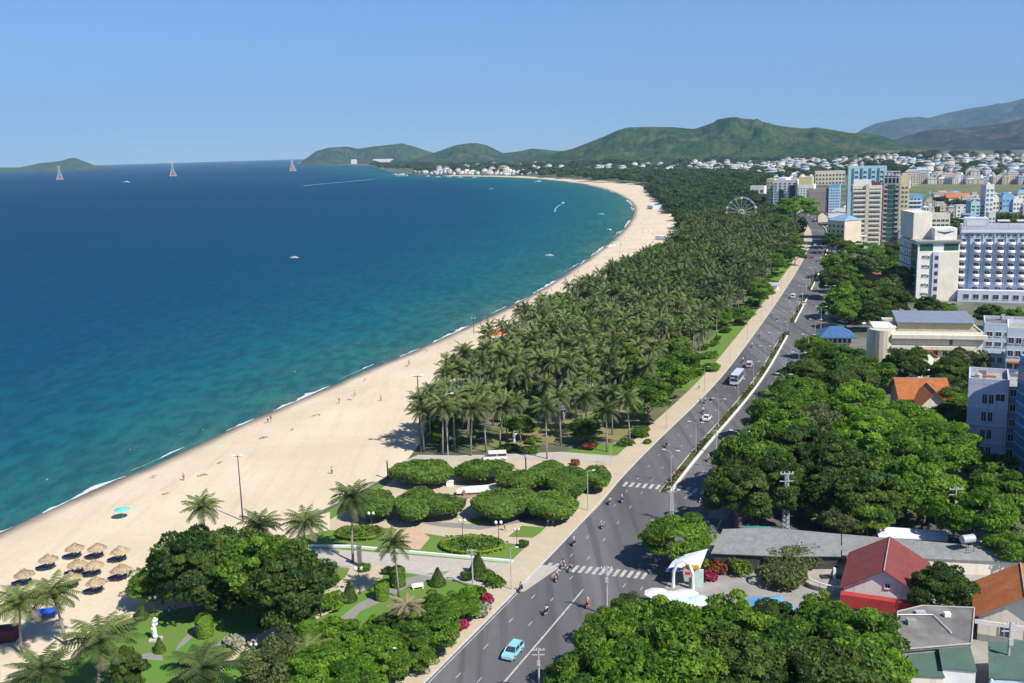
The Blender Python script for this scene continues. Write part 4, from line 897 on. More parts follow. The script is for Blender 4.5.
for f in range(5):
    me=winmesh(1.2,1.2,darkg,white); link('window',me,b.e,(W*.2,-.02,2.6+f*fh*1.12)); link('window',me,b.e,(W*.2-1.0,-.02,1.9+f*fh*1.12+.6)); link('window',me,b.e,(W*.2+.9,-.02,1.9+f*fh*1.12+.4))
b.box('right_bay_wall',W*.5+.01,W*.98,-.75,-.01,0,H-4.2,creamp)
b.box('side_glazing',-.35,-.01,1.5,9.5,2,H-1,greeng)
for f in range(1,7): b.box('side_ledge',-.9,-.01,1,30.5,f*fh,f*fh+.35,concrete)
b.wins([13,17,21],[fh*f+1 for f in range(1,7)],1.5,1.5,side='left')
# blue grey balcony hotel
b=Bldg('balcony_hotel','large pale blue grey hotel covered with rows of white oval balconies','hotel',958,1080,300,229,20,22); W,H=b.W,b.H; hotelw=surf('hotel_pale_blue',(.64,.68,.78),(.57,.61,.71),.2); b.body(hotelw,1.1)
xs=[]; 
def tubmesh():
    m=MB(); N=12; R0=1.55
    pts=[(R0*math.cos(PI+PI*i/N),R0*.95*math.sin(PI+PI*i/N)) for i in range(N+1)]
    m.prism(pts[::-1] if False else pts,-.15,.02); 
    inn=[(x*.88,y*.88) for x,y in pts]; vs=[(x,y,.021) for x,y in pts]+[(x,y,1.05) for x,y in pts]+[(x,y,1.05) for x,y in inn]+[(x,y,.021) for x,y in inn]; n=N+1
    m.add(vs,[(i,i+1,n+i+1,n+i) for i in range(N)]+[(n+i,n+i+1,2*n+i+1,2*n+i) for i in range(N)]+[(2*n+i,2*n+i+1,3*n+i+1,3*n+i) for i in range(N)]); return m.mesh('balcony',whitep,True)
TUB=tubmesh(); fh=(H-3)/8.1
for px in (961.5,976,987.5,999,1010.5,1022,1034):
    lo,hi=0,W
    for _ in range(30):
        mm=(lo+hi)/2
        if proj((b.g[0]+b.dx[0]*mm,b.g[1]+b.dx[1]*mm,H/2))[0]<px: lo=mm
        else: hi=mm
    for f in range(1,8):
        z=f*fh+.3; link('balcony',TUB,b.e,(lo,-.01,z)); link('window',winmesh(2.1,2.2,darkg,lav),b.e,(lo,-.01,z+.05))
    xs.append(lo)
for x in [(xs[i]+xs[i+1])/2 for i in range(1,len(xs)-1)]: b.box('pilaster',x-.2,x+.2,-.35,-.01,0,H-2,hotelw)
b.box('cornice',-.3,W+.5,-.5,20.4,H-1.6,H-.9,whitep); b.box('seam_strip',(xs[0]+xs[1])/2-.5,(xs[0]+xs[1])/2,-.6,-.01,0,H-1.7,blueg)
b.box('roof_pavilion',1,W*.22,3,13,H+.1,H+4.5,bluegrey); b.box('pavilion_window',2,W*.2,2.9,2.99,H+1.2,H+3.6,whitep)
for k in range(4): b.box('roof_canopy',W*(.3+.16*k),W*(.4+.16*k),3,9,H+3.1,H+3.5,whitep); 
for k in range(4):
    m=MB()
    for dx_ in (.31,.39): m.box(W*(dx_+.16*k)-.1,W*(dx_+.16*k)+.1,3.2,3.5,H+.1,H+3.09)
    b.part('canopy_post',m,steel)
b.wins([W*(.04+.05*k) for k in range(12)],[H-3.4],1.2,1.1); b.box('podium_wall',-.5,W,-5,-.81,0,5.2,hotelw); b.wins([3+4*k for k in range(7)],[1.5],2.2,2,off=5.0)
# row of hotels far up the avenue
def tower(label,pl,pr,yb,yt,depth,az,mat,nx,rows_,ww=.6,wm=darkg,side=True,side_mat=None,top=None):
    b=Bldg('hotel_building',label,'hotel',pl,pr,yb,yt,depth,az); b.body(mat,1.2)
    fh=(b.H-2)/rows_; pitch=b.W/nx
    b.wins([pitch*(i+.5) for i in range(nx)],[1.2+fh*f for f in range(rows_)],pitch*ww,fh*.5,wm)
    if side: b.wins([depth*(i+.5)/4 for i in range(4)],[1.2+fh*f for f in range(rows_)],depth/8,fh*.5,wm,side='left')
    if top: b.box('roof_hut',b.W*top[0],b.W*top[1],2,depth*.6,b.H+.1,b.H+top[2],top[3] if len(top)>3 else mat)
    return b
b=tower('stepped white hotel with yellow top, tallest of the group up the avenue',797,813,213,186,26,22,white,6,10,.42,top=(.05,.9,9,yellow))
tower('brown gridded block stepping down in front of the yellow topped hotel',808,827,213,190,16,22,brown,7,9,.45,side=False)
tower('sky blue striped block right of the brown gridded block',828,839,213,186,16,22,skyblue,4,9,.7,wm=whitep)
b=tower('white and yellow hotel with dark side left of the yellow topped hotel',773,796,212,181,40,30,white,5,11,.5,top=(.1,.5,3)); b.box('dark_bay',b.W*.25,b.W*.45,-.6,-.01,0,b.H*.72,darkg); b.box('dark_bay',b.W*.7,b.W*.95,-.6,-.01,0,b.H*.86,darkg)
tower('pale yellow narrow slab at the left end of the white hotel',766,773,211,180,22,30,yellow,2,9,.4)
tower('small white framed block left of the avenue hotels behind the ferris wheel',750,764,203,187,14,26,white,3,3,.6)
tower('long beige low block behind the yellow topped hotel',815,845,185,172,20,10,cream,9,3,.6)
# low long cream building with cylinder end
b=Bldg('cream_hall','long low cream building with blue grey metal roof and horizontal bands','building',889,981,373,333,26,14); W,H=b.W,b.H; b.body(creamp,.6)
b.box('floor_band',.2,W+1,-1.6,-.01,H-1.4,H-.2,creamp); b.box('floor_band',.2,W-2,-1.4,-.01,H*.62,H*.70,creamp); b.box('floor_band',.2,W,-1.4,-.01,H*.33,H*.41,creamp)
b.box('upper_wall',W*.1,W*.93,6,19,H+.1,H+2.6,yellow)
m=MB(); m.add([(W*.09,5,H+2.65),(W*.95,5,H+2.65),(W*.95,20,H+4.),(W*.09,20,H+4.),(W*.09,5,H+2.4),(W*.95,5,H+2.4),(W*.95,20,H+2.62),(W*.09,20,H+2.62)],[(0,1,2,3),(7,6,5,4),(0,4,5,1),(1,5,6,2),(2,6,7,3),(3,7,4,0)]); b.part('roof',m,sheet_bg)
b.wins([W*(.1+.1*k) for k in range(9)],[H*.46],1.2,1.5); b.wins([W*(.08+.11*k) for k in range(8)],[H*.08],1.8,2); b.wins([W*.66],[H*.73],.9,1.6)
m=MB(); N=16; m.lathe([(3.9,-.1),(3.9,H+.9)],20,(-2.2,2.5)); b.part('stair_tower',m,cream,).data.polygons.foreach_set('use_smooth',[False]*22)
b.box('tower_cap',-5.6,.4,2.5,14,0,H-.5,creamp); b.box('roof_frame',-5,2,3,13,H+1,H+1.4,white)
# blue roofed pavilion
b=Bldg('pavilion','single storey pavilion with blue roof beside the avenue','pavilion',822,853,345,337,12,10,); W,H=b.W,b.H
b.box('wall',.6,W-.6,.6,11.4,-.1,H,white); m=MB(); e_=1.2
m.add([(-e_,-e_,H),(W+e_,-e_,H),(W+e_,12+e_,H),(-e_,12+e_,H),(3.5,6,H+3),(W-3.5,6,H+3),(-e_,-e_,H-.25),(W+e_,-e_,H-.25),(W+e_,12+e_,H-.25),(-e_,12+e_,H-.25)],[(0,1,5,4),(1,2,5),(2,3,4,5),(3,0,4),(6,7,1,0),(7,8,2,1),(8,9,3,2),(9,6,0,3),(9,8,7,6)]); b.part('roof',m,sheet_bl)
for k in range(6): b.box('window',W*(.06+.155*k),W*(.06+.155*k)+W*.11,.5,.59,.7,H-.7,darkg)
def gable(name,label,cat,pl,pr,yb,H,D,az,wallm,roofm,rise,ridge='y',over=.6,extra=None,g=None,W=None):
    b=Bldg(name,label,cat,pl,pr,yb,0,D,az,H=H,g=g,W=W); W=b.W; o=over
    m=MB(); 
    if ridge=='y':
        m.add([(0,0,-.1),(W,0,-.1),(W,D,-.1),(0,D,-.1),(0,0,H),(W,0,H),(W,D,H),(0,D,H),(W/2,0,H+rise),(W/2,D,H+rise)],[(0,1,5,8,4),(1,2,6,5),(2,3,7,9,6),(3,0,4,7),(4,8,9,7),(8,5,6,9)])
        b.part('wall',m,wallm); r=MB(); t=.18; k=rise/(W/2)
        for sx in (0,1):
            xe=-o if sx==0 else W+o; ze=H-k*o+.05
            q=[(xe,-o,ze),(W/2,-o,H+rise+.05),(W/2,D+o,H+rise+.05),(xe,D+o,ze)]; q2=[(x,y,z+t) for x,y,z in q]
            fs=[(0,1,2,3),(7,6,5,4),(0,4,5,1),(1,5,6,2),(2,6,7,3),(3,7,4,0)]
            r.add(q+q2,fs if sx else [f[::-1] for f in fs])
    else:
        m.add([(0,0,-.1),(W,0,-.1),(W,D,-.1),(0,D,-.1),(0,0,H),(W,0,H),(W,D,H),(0,D,H),(0,D/2,H+rise),(W,D/2,H+rise)],[(0,1,5,4),(1,2,6,9,5),(2,3,7,6),(3,0,4,8,7),(4,5,9,8),(8,9,6,7)])
        b.part('wall',m,wallm); r=MB(); t=.18; k=rise/(D/2)
        for sy in (0,1):
            ye=-o if sy==0 else D+o; ze=H-k*o+.05
            q=[(-o,ye,ze),(W+o,ye,ze),(W+o,D/2,H+rise+.05),(-o,D/2,H+rise+.05)]; q2=[(x,y,z+t) for x,y,z in q]
            fs=[(3,2,1,0),(4,5,6,7),(0,1,5,4),(1,2,6,5),(2,3,7,6),(3,0,4,7)]
            r.add(q+q2,fs if not sy else [f[::-1] for f in fs])
    rf=b.part('roof',r,roofm); b.roof=rf
    c=MB()
    if ridge=='y': c.tube([(W/2,-o,H+rise+.25),(W/2,D+o,H+rise+.25)],.1,6)
    else: c.tube([(-o,D/2,H+rise+.25),(W+o,D/2,H+rise+.25)],.1,6)
    b.part('ridge_cap',c,concrete,rf); return b
# red roofed house
gl=P(843,607); 
b=gable('red_roofed_house','house with a steep dark red roof, white gable and bright red porch strip','house',0,0,0,3.6,13.5,24,white,tile_rd,3.4,g=(gl[0],gl[1],0),W=11.6)
b.box('porch_roof',-.3,b.W+.3,-2.2,-.62,2.6,3.0,redp); b.box('porch_fascia',-.3,b.W+.3,-2.35,-2.21,1.2,3.1,redp); b.wins([b.W*.3,b.W*.7],[.6],1.2,1.4)
link('gable_window',winmesh(.7,.7,darkg,whitep),b.e,(b.W*.55,-.01,4.2))
for x in (0,b.W/2,b.W): b.box('porch_post',x-.1,x+.1,-2.1,-1.9,-.1,2.59,whitep)
# orange roofed house at right edge
gl=P(977,640)
b=gable('orange_roofed_house','house with a large bright orange tiled roof at the right edge','house',0,0,0,4.2,11,24,creamp,tile_or,3.6,g=(gl[0],gl[1],0),W=11.5,over=.8)
b.wins([b.W*.3,b.W*.6],[1.2],1.2,1.5)
b.box('fascia',-.5,b.W+.5,-.98,-.82,3.0,3.6,whitep)
# long grey roofed market hall
def shed(name,label,pxs,zt,mat,wallm,cat='shed',drop=.9):
    g=[P(x,y,zt-(drop if i<len(pxs)//2 else 0)) for i,(x,y) in enumerate(pxs)]   # first half: front eave
    c=np.mean(g,0); e=empty(name,(c[0],c[1],0),0,label,cat); q=[(p[0]-c[0],p[1]-c[1],p[2]) for p in g]; n=len(q); m=MB()
    m.add(q+[(x,y,z-.15) for x,y,z in q],[tuple(range(n)),tuple(range(2*n-1,n-1,-1))]+[(i,n+i,n+(i+1)%n,(i+1)%n) for i in range(n)]); m.build('roof',mat,e)
    m=MB(); s=.955; m.add([(x*s,y*.9,-.1) for x,y,z in q]+[(x*s,y*.9,z-.2) for x,y,z in q],[(i,(i+1)%n,n+(i+1)%n,n+i) for i in range(n)]); m.build('wall',wallm,e); return e
shed('market_hall','long hall under a weathered grey sheet roof on the side street corner',[(711,553),(780,556),(841,556),(841,534),(769,527.5),(723,529)],4.2,sheet_gr,darkst)
shed('street_shed','long narrow grey sheet roof running behind the red roofed house',[(842,555),(1040,563),(1040,551),(842,534)],3.6,sheet_gr,creamp)
shed('white_awning','long white awning over the street side stalls','x' and [(879,537),(948,540.5),(948,531),(875,526)],3.2,surf('white_sheet',(.72,.72,.74),(.62,.62,.65),.5),steel)
shed('silver_shed','silver corrugated shed right of the white awning',[(970,545),(1016,547),(1016,535),(972,532)],3.4,sheet_lt,steel)
shed('green_canopy','green sheet canopy in the shade above the white awning',[(935,507),(960,507),(958,499),(938,498)],4,sheet_gn,steel)
shed('teal_lean_to','small teal roof piece at the street end of the grey hall',[(740,531),(769,532),(771,526.5),(748,526)],3.9,surf('teal_sheet',(.06,.33,.26),(.05,.27,.21),1),steel)
k=MB(); wall_px(k,[(905,555),(1010,563)],.3,2.0); tag(k.build('cream_wall',creamp),'cream yard wall below the long narrow grey roof','wall')
# grey flat roof with green roofs
g0=P(911,660); 
def flat_house(name,label,pxs,z,th,mat,wallm,cat='building'):
    g=[P(x,y,z) for x,y in pxs]; c=np.mean(g,0); e=empty(name,(c[0],c[1],0),0,label,cat); q=[(p[0]-c[0],p[1]-c[1]) for p in g]
    MB().prism(q,z-th,z).build('roof',mat,e); MB().prism([(x*.95,y*.95) for x,y in q],-.1,z-th-.01).build('wall',wallm,e)
    return e,q
e,q=flat_house('grey_roofed_building','building with a stained flat grey roof between the red and orange roofed houses',[(899,650),(971,644),(974,608),(922,606),(897,612)],5.5,.3,darkconc,concrete)
m=MB(); 
for a_,b_ in zip(q,q[1:]+q[:1]): 
    m.tube([(a_[0],a_[1],5.55),(b_[0],b_[1],5.55)],.14,4)
m.build('roof_kerb',concrete,e)
cx_=np.mean([a[0] for a in q]); cy_=np.mean([a[1] for a in q])
MB().tube([(cx_-4,cy_+2.5,5.7),(cx_+1.,cy_+2.2,5.7),(cx_+1.2,cy_-3.2,5.7)],.09,6).build('roof_pipe',whitep,e)
MB().box(cx_-3.6,cx_-2.4,cy_-.5,cy_+.5,5.51,6.2).build('roof_hatch',concrete,e); MB().box(cx_+2.4,cx_+3.3,cy_+1.6,cy_+2.3,5.51,6.1).build('air_conditioner',whitep,e); MB().box(cx_-1.2,cx_+.2,cy_+2.6,cy_+3.4,5.51,5.9).build('sheet_stack',steel,e)
e,q=flat_house('green_roofed_shop','low shop with a green sheet roof and white corrugated front, right one of the pair',[(942,668),(977,671),(970,645),(938,644)],5.2,.15,sheet_gn,whitep)
e,q=flat_house('green_roofed_shop','low shop with a green sheet roof and cream corrugated front, left one of the pair',[(900,675),(945,677),(934,652),(910,652)],4.6,.15,sheet_gn,creamp)
e,q=flat_house('dark_veranda_building','building with dark open veranda and blue beams at the bottom right corner',[(989,678),(1040,680),(1036,640),(988,642)],5.0,.2,sheet_gn,darkg)
for x in (q[0][0]+.3,): 
    MB().box(x-.12,x+.12,q[0][1]-.3,q[0][1]-.05,-.1,4.9).build('column',whitep,e); MB().box(x+4,x+4.25,q[0][1]-.3,q[0][1]-.05,-.1,4.9).build('column',whitep,e)
MB().box(q[0][0],q[1][0],q[0][1]-.35,q[0][1]-.1,4.1,4.7).build('beam',surf('pale_blue_paint',(.45,.55,.7),(.4,.5,.64),1),e)
shed('pale_yard_roof','small pale sheet roof between the round dark tree and the orange roof',[(952,605),(971,608),(971,598),(957,593)],3.2,sheet_lt,steel)
# orange roofed houses in the trees
b=gable('old_villa','villa with faded orange roof half hidden by bright trees','house',900,948,420,6,13,10,cream,tile_or,3.6,ridge='x',over=.8); b.wins([3,7,11],[2.5],1.2,1.6)
gg=b; r=MB(); 
b=gable('old_villa_wing','orange roofed villa wing with its gable facing the viewer','house',921,946,428,6.2,9,10,creamp,tile_or,3.2,over=.8); b.wins([b.W*.5],[3],1.2,1.6)
b=gable('small_villa','small house with orange roof and cream gable before the long cream building','house',918,936,378,5,10,-30,creamp,tile_or,3,over=.7); b.wins([b.W*.5],[2],1.2,1.5)
gable('shaded_house','small house whose orange roof shows inside the tree mass','house',848,864,476,5.5,7,8,creamp,tile_old,1.8)
gable('long_orange_roof_house','long low house with an orange roof among trees before the balcony tower','house',846,882,290,4.5,10,6,creamp,tile_old,3,ridge='x')
gable('far_corner_house','small orange roofed house at the avenue corner below the brown block','house',818,828,222,6,12,10,creamp,tile_or,3.5)
gable('grey_roof_house','pale grey roofed house right of the corner house up the avenue','house',829,843,226,7,18,14,creamp,sheet_lt,3,ridge='x')
gable('red_roof_hall','long red roofed hall with white gables beyond the white hotel','house',947,970,205,8,14,8,creamp,tile_or,4,ridge='x')
# lavender block and neighbours
b=Bldg('lavender_block','lavender four storey block with roof terrace and paired dark windows','building',964,1004,462,383,12,25); W,H=b.W,b.H; b.body(lav,1.2)
for f in range(4):
    z=H*(.1+.22*f); b.wins([W*.42,W*.58],[z],.9,2.1,frame=bluegrey)
    if f: b.box('floor_band',-.05,W+.05,-.25,-.01,z-1.1,z-.8,bluegrey)
b.wins([W*.8],[H*.80],1.8,1.6); rooftop_bits(b,2,3); b.box('drying_rack',2,5.5,3,4.4,H+.9,H+1.1,surf('rusty_sheet',(.35,.12,.08),(.25,.09,.06),2))
lc=b
b=Bldg('blue_glass_building','tall blue glass building at the right edge casting shade over the lavender block','building',1068,1140,520,392,30,8,H=None); b.body(skyblue,1.0)
b.box('glass_side',-.3,-.01,.3,29.7,1,b.H-.5,blueg)
for f in range(1,11):
    b.box('floor_band',-.42,-.31,.3,29.7,f*b.H/11-.2,f*b.H/11+.15,skyblue); b.box('floor_band',0,b.W,-.2,-.01,f*b.H/11-.2,f*b.H/11+.15,white)
b.wins([b.W*(.1+.2*k) for k in range(5)],[f*b.H/11+.9 for f in range(10)],1.6,1.6)
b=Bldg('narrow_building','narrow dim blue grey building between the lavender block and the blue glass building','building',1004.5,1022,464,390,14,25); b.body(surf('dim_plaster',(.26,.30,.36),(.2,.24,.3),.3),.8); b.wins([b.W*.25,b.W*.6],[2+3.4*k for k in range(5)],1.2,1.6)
b=Bldg('white_house','white narrow house with orange awning behind the lavender block','building',1003,1045,400,331,14,26); b.body(surf('pale_white_blue',(.66,.72,.80),(.58,.64,.72),.3),1); b.wins([b.W*(.1+.18*k) for k in range(5)],[b.H-3.4,b.H-7,b.H-10.5],1.3,1.6,off=0); b.box('awning',.5,b.W*.5,-2,-.02,b.H-8.6,b.H-8.3,tile_or)
b=Bldg('shaded_annex','blue grey annex in shade between the brownish tree and the white house','building',985,1003,392,359,10,25); b.body(bluegrey,.8); b.wins([b.W*.3,b.W*.7],[2,5.4,8.8],1.1,1.5)
b=Bldg('parking_deck_building','low block with cluttered grey roof right of the cream building','building',983,1040,350,325,16,24); b.body(bluegrey,.8,roofmat=darkconc); b.wins([b.W*(.1+.16*k) for k in range(6)],[1.5,5],1.8,1.5); rooftop_bits(b,5,8)
# buildings behind the white hotel on the right
RB=[(970,984,226,203,'teal house with glass front and red roof garden right of the red roofed hall',tealp,3,6),(984,992,226,186,'thin pale tower with pink top above the blue grey hotel',white,2,8),(992,1001,224,199,'cream and brown banded narrow house right of the thin pale tower',creamp,3,5),(1001,1012,224,196,'blue windowed white house in the row above the blue grey hotel',skyblue,3,5),(1012,1022,224,200,'white house with black openings in the row above the blue grey hotel',white,3,5),(1022,1045,224,206,'pinkish house at the right edge above the blue grey hotel',surf('pink_plaster',(.6,.42,.42),(.5,.36,.36),.3),4,4)]
for pl,pr,yb,yt,lab,m_,nx,r_ in RB: tower(lab,pl,pr,yb,yt,14,8,m_,nx,r_,.6,side=False,wm=blueg if 'blue' in lab else darkg,top=(.2,.6,2.5))
# kiosks in the grove
def kiosk(px,py,w,d,h,label,roofm,wallm=white,az=20):
    g=P(px,py,h); b=gable('park_kiosk',label,'kiosk',0,0,0,h*.8,d,az,wallm,roofm,h*.35,ridge='x',g=(g[0],g[1],0),W=w)
kiosk(751,256,11,10,6,'kiosk with a blue and white roof in the middle of the grove',sheet_bl); kiosk(712,273,8,7,6,'white roofed kiosk among the palms left of the feathery trees',sheet_lt); kiosk(722,263,6,6,6,'small white kiosk just above the white roofed one',sheet_lt); kiosk(741,242,14,8,6,'pale grey roofed pavilion beyond the blue roofed kiosk',sheet_lt)
kiosk(700,207,16,12,6,'white peaked pavilion in the far grove left of the ferris wheel',surf('white_sheet',(.72,.72,.74)));kiosk(765,284,6,4,3,'small white stall on the avenue verge',sheet_lt)
kiosk(538,405,7,6,4,'grey roofed shelter under the front palms of the grove',sheet_lt,concrete); kiosk(575,382,7,5,4,'second grey shelter deeper in the grove',sheet_lt,concrete)
# ------------------------------------------------------------------ town houses
wallcols=[('house_white',(.80,.80,.78)),('house_cream',(.72,.66,.52)),('house_blue',(.50,.58,.66)),('house_grey',(.5,.51,.53)),('house_teal',(.42,.60,.60)),('house_pink',(.64,.53,.48)),('house_warm',(.68,.58,.44))]
HM=[surf(n,c,tuple(x*.85 for x in c),.15,vary=.12) for n,c in wallcols]
RM=[sheet_lt,concrete,surf('far_clay_roof',(.34,.17,.11),(.26,.13,.09),.3),surf('far_white_roof',(.62,.64,.66),(.5,.52,.54),.3),surf('far_grey_roof',(.36,.38,.41),(.27,.29,.32),.3),surf('far_blue_roof',(.22,.34,.5),(.18,.28,.42),.3)]
def house_mesh(w,d,h,kind,wall,roof,rg):
    m=MB(); fl=max(1,int(h/3.3)); m.box(0,w,0,d,-1,h); 
    if kind=='flat':
        m.cur=1; m.box(.2,w-.2,.2,d-.2,h+.01,h+.25); m.cur=0
        if rg.random()<.6: m.box(w*.3,w*.75,d*.3,d*.8,h+.26,h+rg.uniform(2,3.2))
        m.box(0,w,-.01-.15,-.01,h-.1,h+.9)
    else:
        r=w*.22; m.cur=1; m.add([(-.4,-.4,h),(w+.4,-.4,h),(w+.4,d+.4,h),(-.4,d+.4,h),(w*.25,d/2,h+r),(w*.75,d/2,h+r)],[(0,1,5,4),(1,2,5),(2,3,4,5),(3,0,4),(3,2,1,0)])
    m.cur=2; nx=max(2,int(w/3.2))
    for f in range(fl):
        for i in range(nx):
            x=w*(i+.5)/nx; m.box(x-.65,x+.65,-.06,.02,f*3.2+1,f*3.2+2.5)
        for i in range(2):
            y=d*(i+.5)/2; m.box(-.06,.02,y-.6,y+.6,f*3.2+1,f*3.2+2.5)
    return m.mesh('town_house',[wall,roof,darkg])
rgh=random.Random(21); HMESH=[]
spec_h=[]
for i in range(42):
    big=i%6==5; w=rgh.uniform(5,10)*(2.2 if big else 1); d=rgh.uniform(9,14)*(1.3 if big else 1); h=rgh.choice([4,7,7,10,10,13,16]) if not big else rgh.choice([8,12,18])
    wi=rgh.choice([0,0,0,0,1,1,2,3,3,4,5,6,6]); ri=rgh.choice([0,1,1,2,3,3,3,4,4,5,1,0,3]); kind='flat' if rgh.random()<.6 and ri not in(2,) else 'hip'
    HMESH.append(house_mesh(w,d,h,kind,HM[wi],RM[ri],rgh)); spec_h.append((wi,ri,kind,h,w))
# placement in picture density: (polygon in pixels, spacing metres)
def pxpoly_random(poly,n):
    xs=[p[0] for p in poly]; ys=[p[1] for p in poly]; out=[]
    while len(out)<n:
        p=(rgh.uniform(min(xs),max(xs)),rgh.uniform(min(ys),max(ys)))
        if inside(poly,p): out.append(p)
    return out
fields=[('inland town beyond the hotels',[(905,184),(1060,184.5),(1060,163),(905,165)],1700),('flat town in front of the green ridge',[(840,168),(1100,165),(1100,157.5),(960,160),(840,162)],1300),
 ('town between the hotels and the wooded hill',[(745,181),(800,184),(850,175),(850,163),(780,164),(735,168)],800),('white town along the foot of the wooded hill',[(640,173),(745,180),(745,167),(700,166),(640,169)],340),
 ('harbour town on the cape',[(412,173.5),(440,175.2),(480,175.6),(520,175.2),(560,172),(550,166),(500,165.5),(450,169),(412,171)],650),('scattered houses at the end of the beach',[(560,174),(640,176),(650,170),(590,167),(555,168)],110),
 ('streets behind the avenue hotels',[(845,208),(905,190),(905,180),(850,180)],70),('blocks among the trees by the hotels',[(822,250),(905,250),(905,225),(830,232)],26),('low streets behind the white hotel',[(920,232),(1060,226),(1060,216),(920,206)],50),('town strip above the blue grey hotel',[(925,210),(1060,214),(1060,203),(925,200)],60),('corner buildings where the avenue narrows',[(822,222),(845,215),(845,240),(832,245)],8),('houses on the lower slope',[(770,163),(850,163),(845,158),(800,160)],22)]
hl=[]
for lab,poly,n in fields:
    for x,y in pxpoly_random(poly,n): 
        g=P(x,y); hl.append((math.hypot(g[0],g[1]),g,lab))
hl.sort(key=lambda a:a[0]); keep=[]; occ={}
for d,g,lab in hl:
    k=(int(g[0]//14),int(g[1]//14))
    if k in occ: continue
    occ[k]=1; keep.append((d,g,lab))
big_ok=lambda d:d>1500
items=[]; cnt=0
wn=['white','cream','pale blue','grey','pale teal','pink','sand coloured']; 
for d,g,lab in keep:
    j=rgh.randrange(len(HMESH)); 
    s=rgh.uniform(.8,1.1)*(1.0 if d<1500 else 1.12); rz=R(rgh.choice([-18,-10,-20,-60,70,-15]))
    if cnt<270:
        wi,ri,kind,h,w=spec_h[j]; st='low' if h<6 else 'mid height' if h<12 else 'tall'
        L='%s %s %s house in the %s'%(st,wn[wi],'flat roofed' if kind=='flat' else 'hip roofed',lab)
        L=' '.join(L.split()[:16]); o=link('town_house',HMESH[j],None,(g[0],g[1],0),rz,(s,s,s)); tag(o,L,'house','town houses of the '+lab); cnt+=1
    else:
        m=np.eye(4); c,s2=math.cos(rz),math.sin(rz); m[:3,:3]=np.array([[c,-s2,0],[s2,c,0],[0,0,1]])*s; m[:3,3]=(g[0],g[1],0); items.append((HMESH[j],m))
def merged_multi(name,items,label,cat):
    mats=[]; V=[];L=[];S=[];MI=[];vo=lo=0
    for me,mt_ in items:
        for x in me.materials:
            if x not in mats: mats.append(x)
        n=len(me.vertices); v=np.empty(n*3,np.float32); me.vertices.foreach_get('co',v); v=v.reshape(-1,3)@mt_[:3,:3].T+mt_[:3,3]
        nl=len(me.loops); l=np.empty(nl,np.int32); me.loops.foreach_get('vertex_index',l); k=len(me.polygons); s=np.empty(k,np.int32); me.polygons.foreach_get('loop_start',s); mi=np.empty(k,np.int32); me.polygons.foreach_get('material_index',mi)
        mp=np.array([mats.index(x) for x in me.materials]); V.append(v);L.append(l+vo);S.append(s+lo);MI.append(mp[mi]); vo+=n;lo+=nl
    V=np.vstack(V).astype(np.float32);L=np.concatenate(L);S=np.concatenate(S); me=bpy.data.meshes.new(name); me.vertices.add(len(V)); me.vertices.foreach_set('co',V.ravel()); me.loops.add(len(L)); me.loops.foreach_set('vertex_index',L.astype(np.int32))
    me.polygons.add(len(S)); me.polygons.foreach_set('loop_start',S.astype(np.int32)); 
    for x in mats: me.materials.append(x)
    me.polygons.foreach_set('material_index',np.concatenate(MI).astype(np.int32)); me.update(calc_edges=True); o=link(name,me); tag(o,label,cat,kind='stuff'); return o
merged_multi('distant_town',items,'hundreds of tiny pale houses of the distant town below the hills','town')
# greenery between the houses
items=[]
for poly,n in [([(905,181),(1060,181),(1060,158),(840,158),(840,175)],190),([(640,182),(745,186),(850,180),(850,160),(640,166)],170),([(412,174),(560,175),(650,181),(650,166),(412,167)],260),([(920,236),(1060,230),(1060,206),(920,206)],40),([(840,255),(905,235),(905,200),(845,200)],26),([(370,168),(412,173),(430,170),(430,163),(376,163)],60),([(540,178),(650,186),(650,176),(545,173.5)],80),([(640,172),(760,190),(760,180),(640,168)],80)]:
    for x,y in pxpoly_random(poly,n):
        g=P(x,y); d=math.hypot(g[0],g[1]); s=rgh.uniform(.7,1.2)*(1 if d<1500 else 1.8 if d<3500 else 2.6); cr=tree_mesh('far',rgh.randrange(4))[1]; items.append((cr,mt(g[0],g[1],-1,s,s*.8,rgh.uniform(0,6)),rgh.uniform(-.3,.2)))
merged('town_greenery',items,'dark tree clumps scattered between the distant houses','trees',[L_far])
sheet('field',pp((905,199),(1060,200),(1060,185),(905,184)),.3,surf('green_field',(.09,.14,.04),(.20,.17,.10),.01,world=True))
# ------------------------------------------------------------------ ferris wheel
g=P(741,229); D=np.linalg.norm(g-np.array([0,0,CH])); Rw=14.5*D/F; hub=height_at(g,212)
e=empty('ferris_wheel',(g[0],g[1],0),R(-14),'large pale ferris wheel standing above the far palms','ferris wheel'); wm=surf('wheel_steel_paint',(.42,.48,.52),(.34,.4,.44),1)
m=MB(); N=32
for rr_ in (Rw,Rw*.93):
    for y in (-.8,.8): m.tube([(rr_*math.cos(2*PI*i/N),y,hub+rr_*math.sin(2*PI*i/N)) for i in range(N+1)],.11,4)
m.build('rim',wm,e)
for k in range(16):
    a=2*PI*k/16; m=MB()
    for y in (-.8,.8): m.tube([(0,y,hub),(Rw*math.cos(a),y,hub+Rw*math.sin(a))],.10,4)
    m.build('spoke',wm,e); m=MB(); c=(Rw*math.cos(a),0,hub+Rw*math.sin(a)-1.1); m.lathe([(.5,c[2]-.9),(1,c[2]-.5),(1.0,c[2]+.2),(.3,c[2]+.9)],8,(c[0],c[1])); m.build('gondola',[surf('gondola_blue',(.2,.4,.6)),whitep,surf('gondola_pink',(.6,.3,.3))][k%3],e)
m=MB(); m.tube([(2.2*math.cos(2*PI*i/16),-1.3,hub+2.2*math.sin(2*PI*i/16)) for i in range(17)],.45,6); m.build('hub_ring',yellow,e)
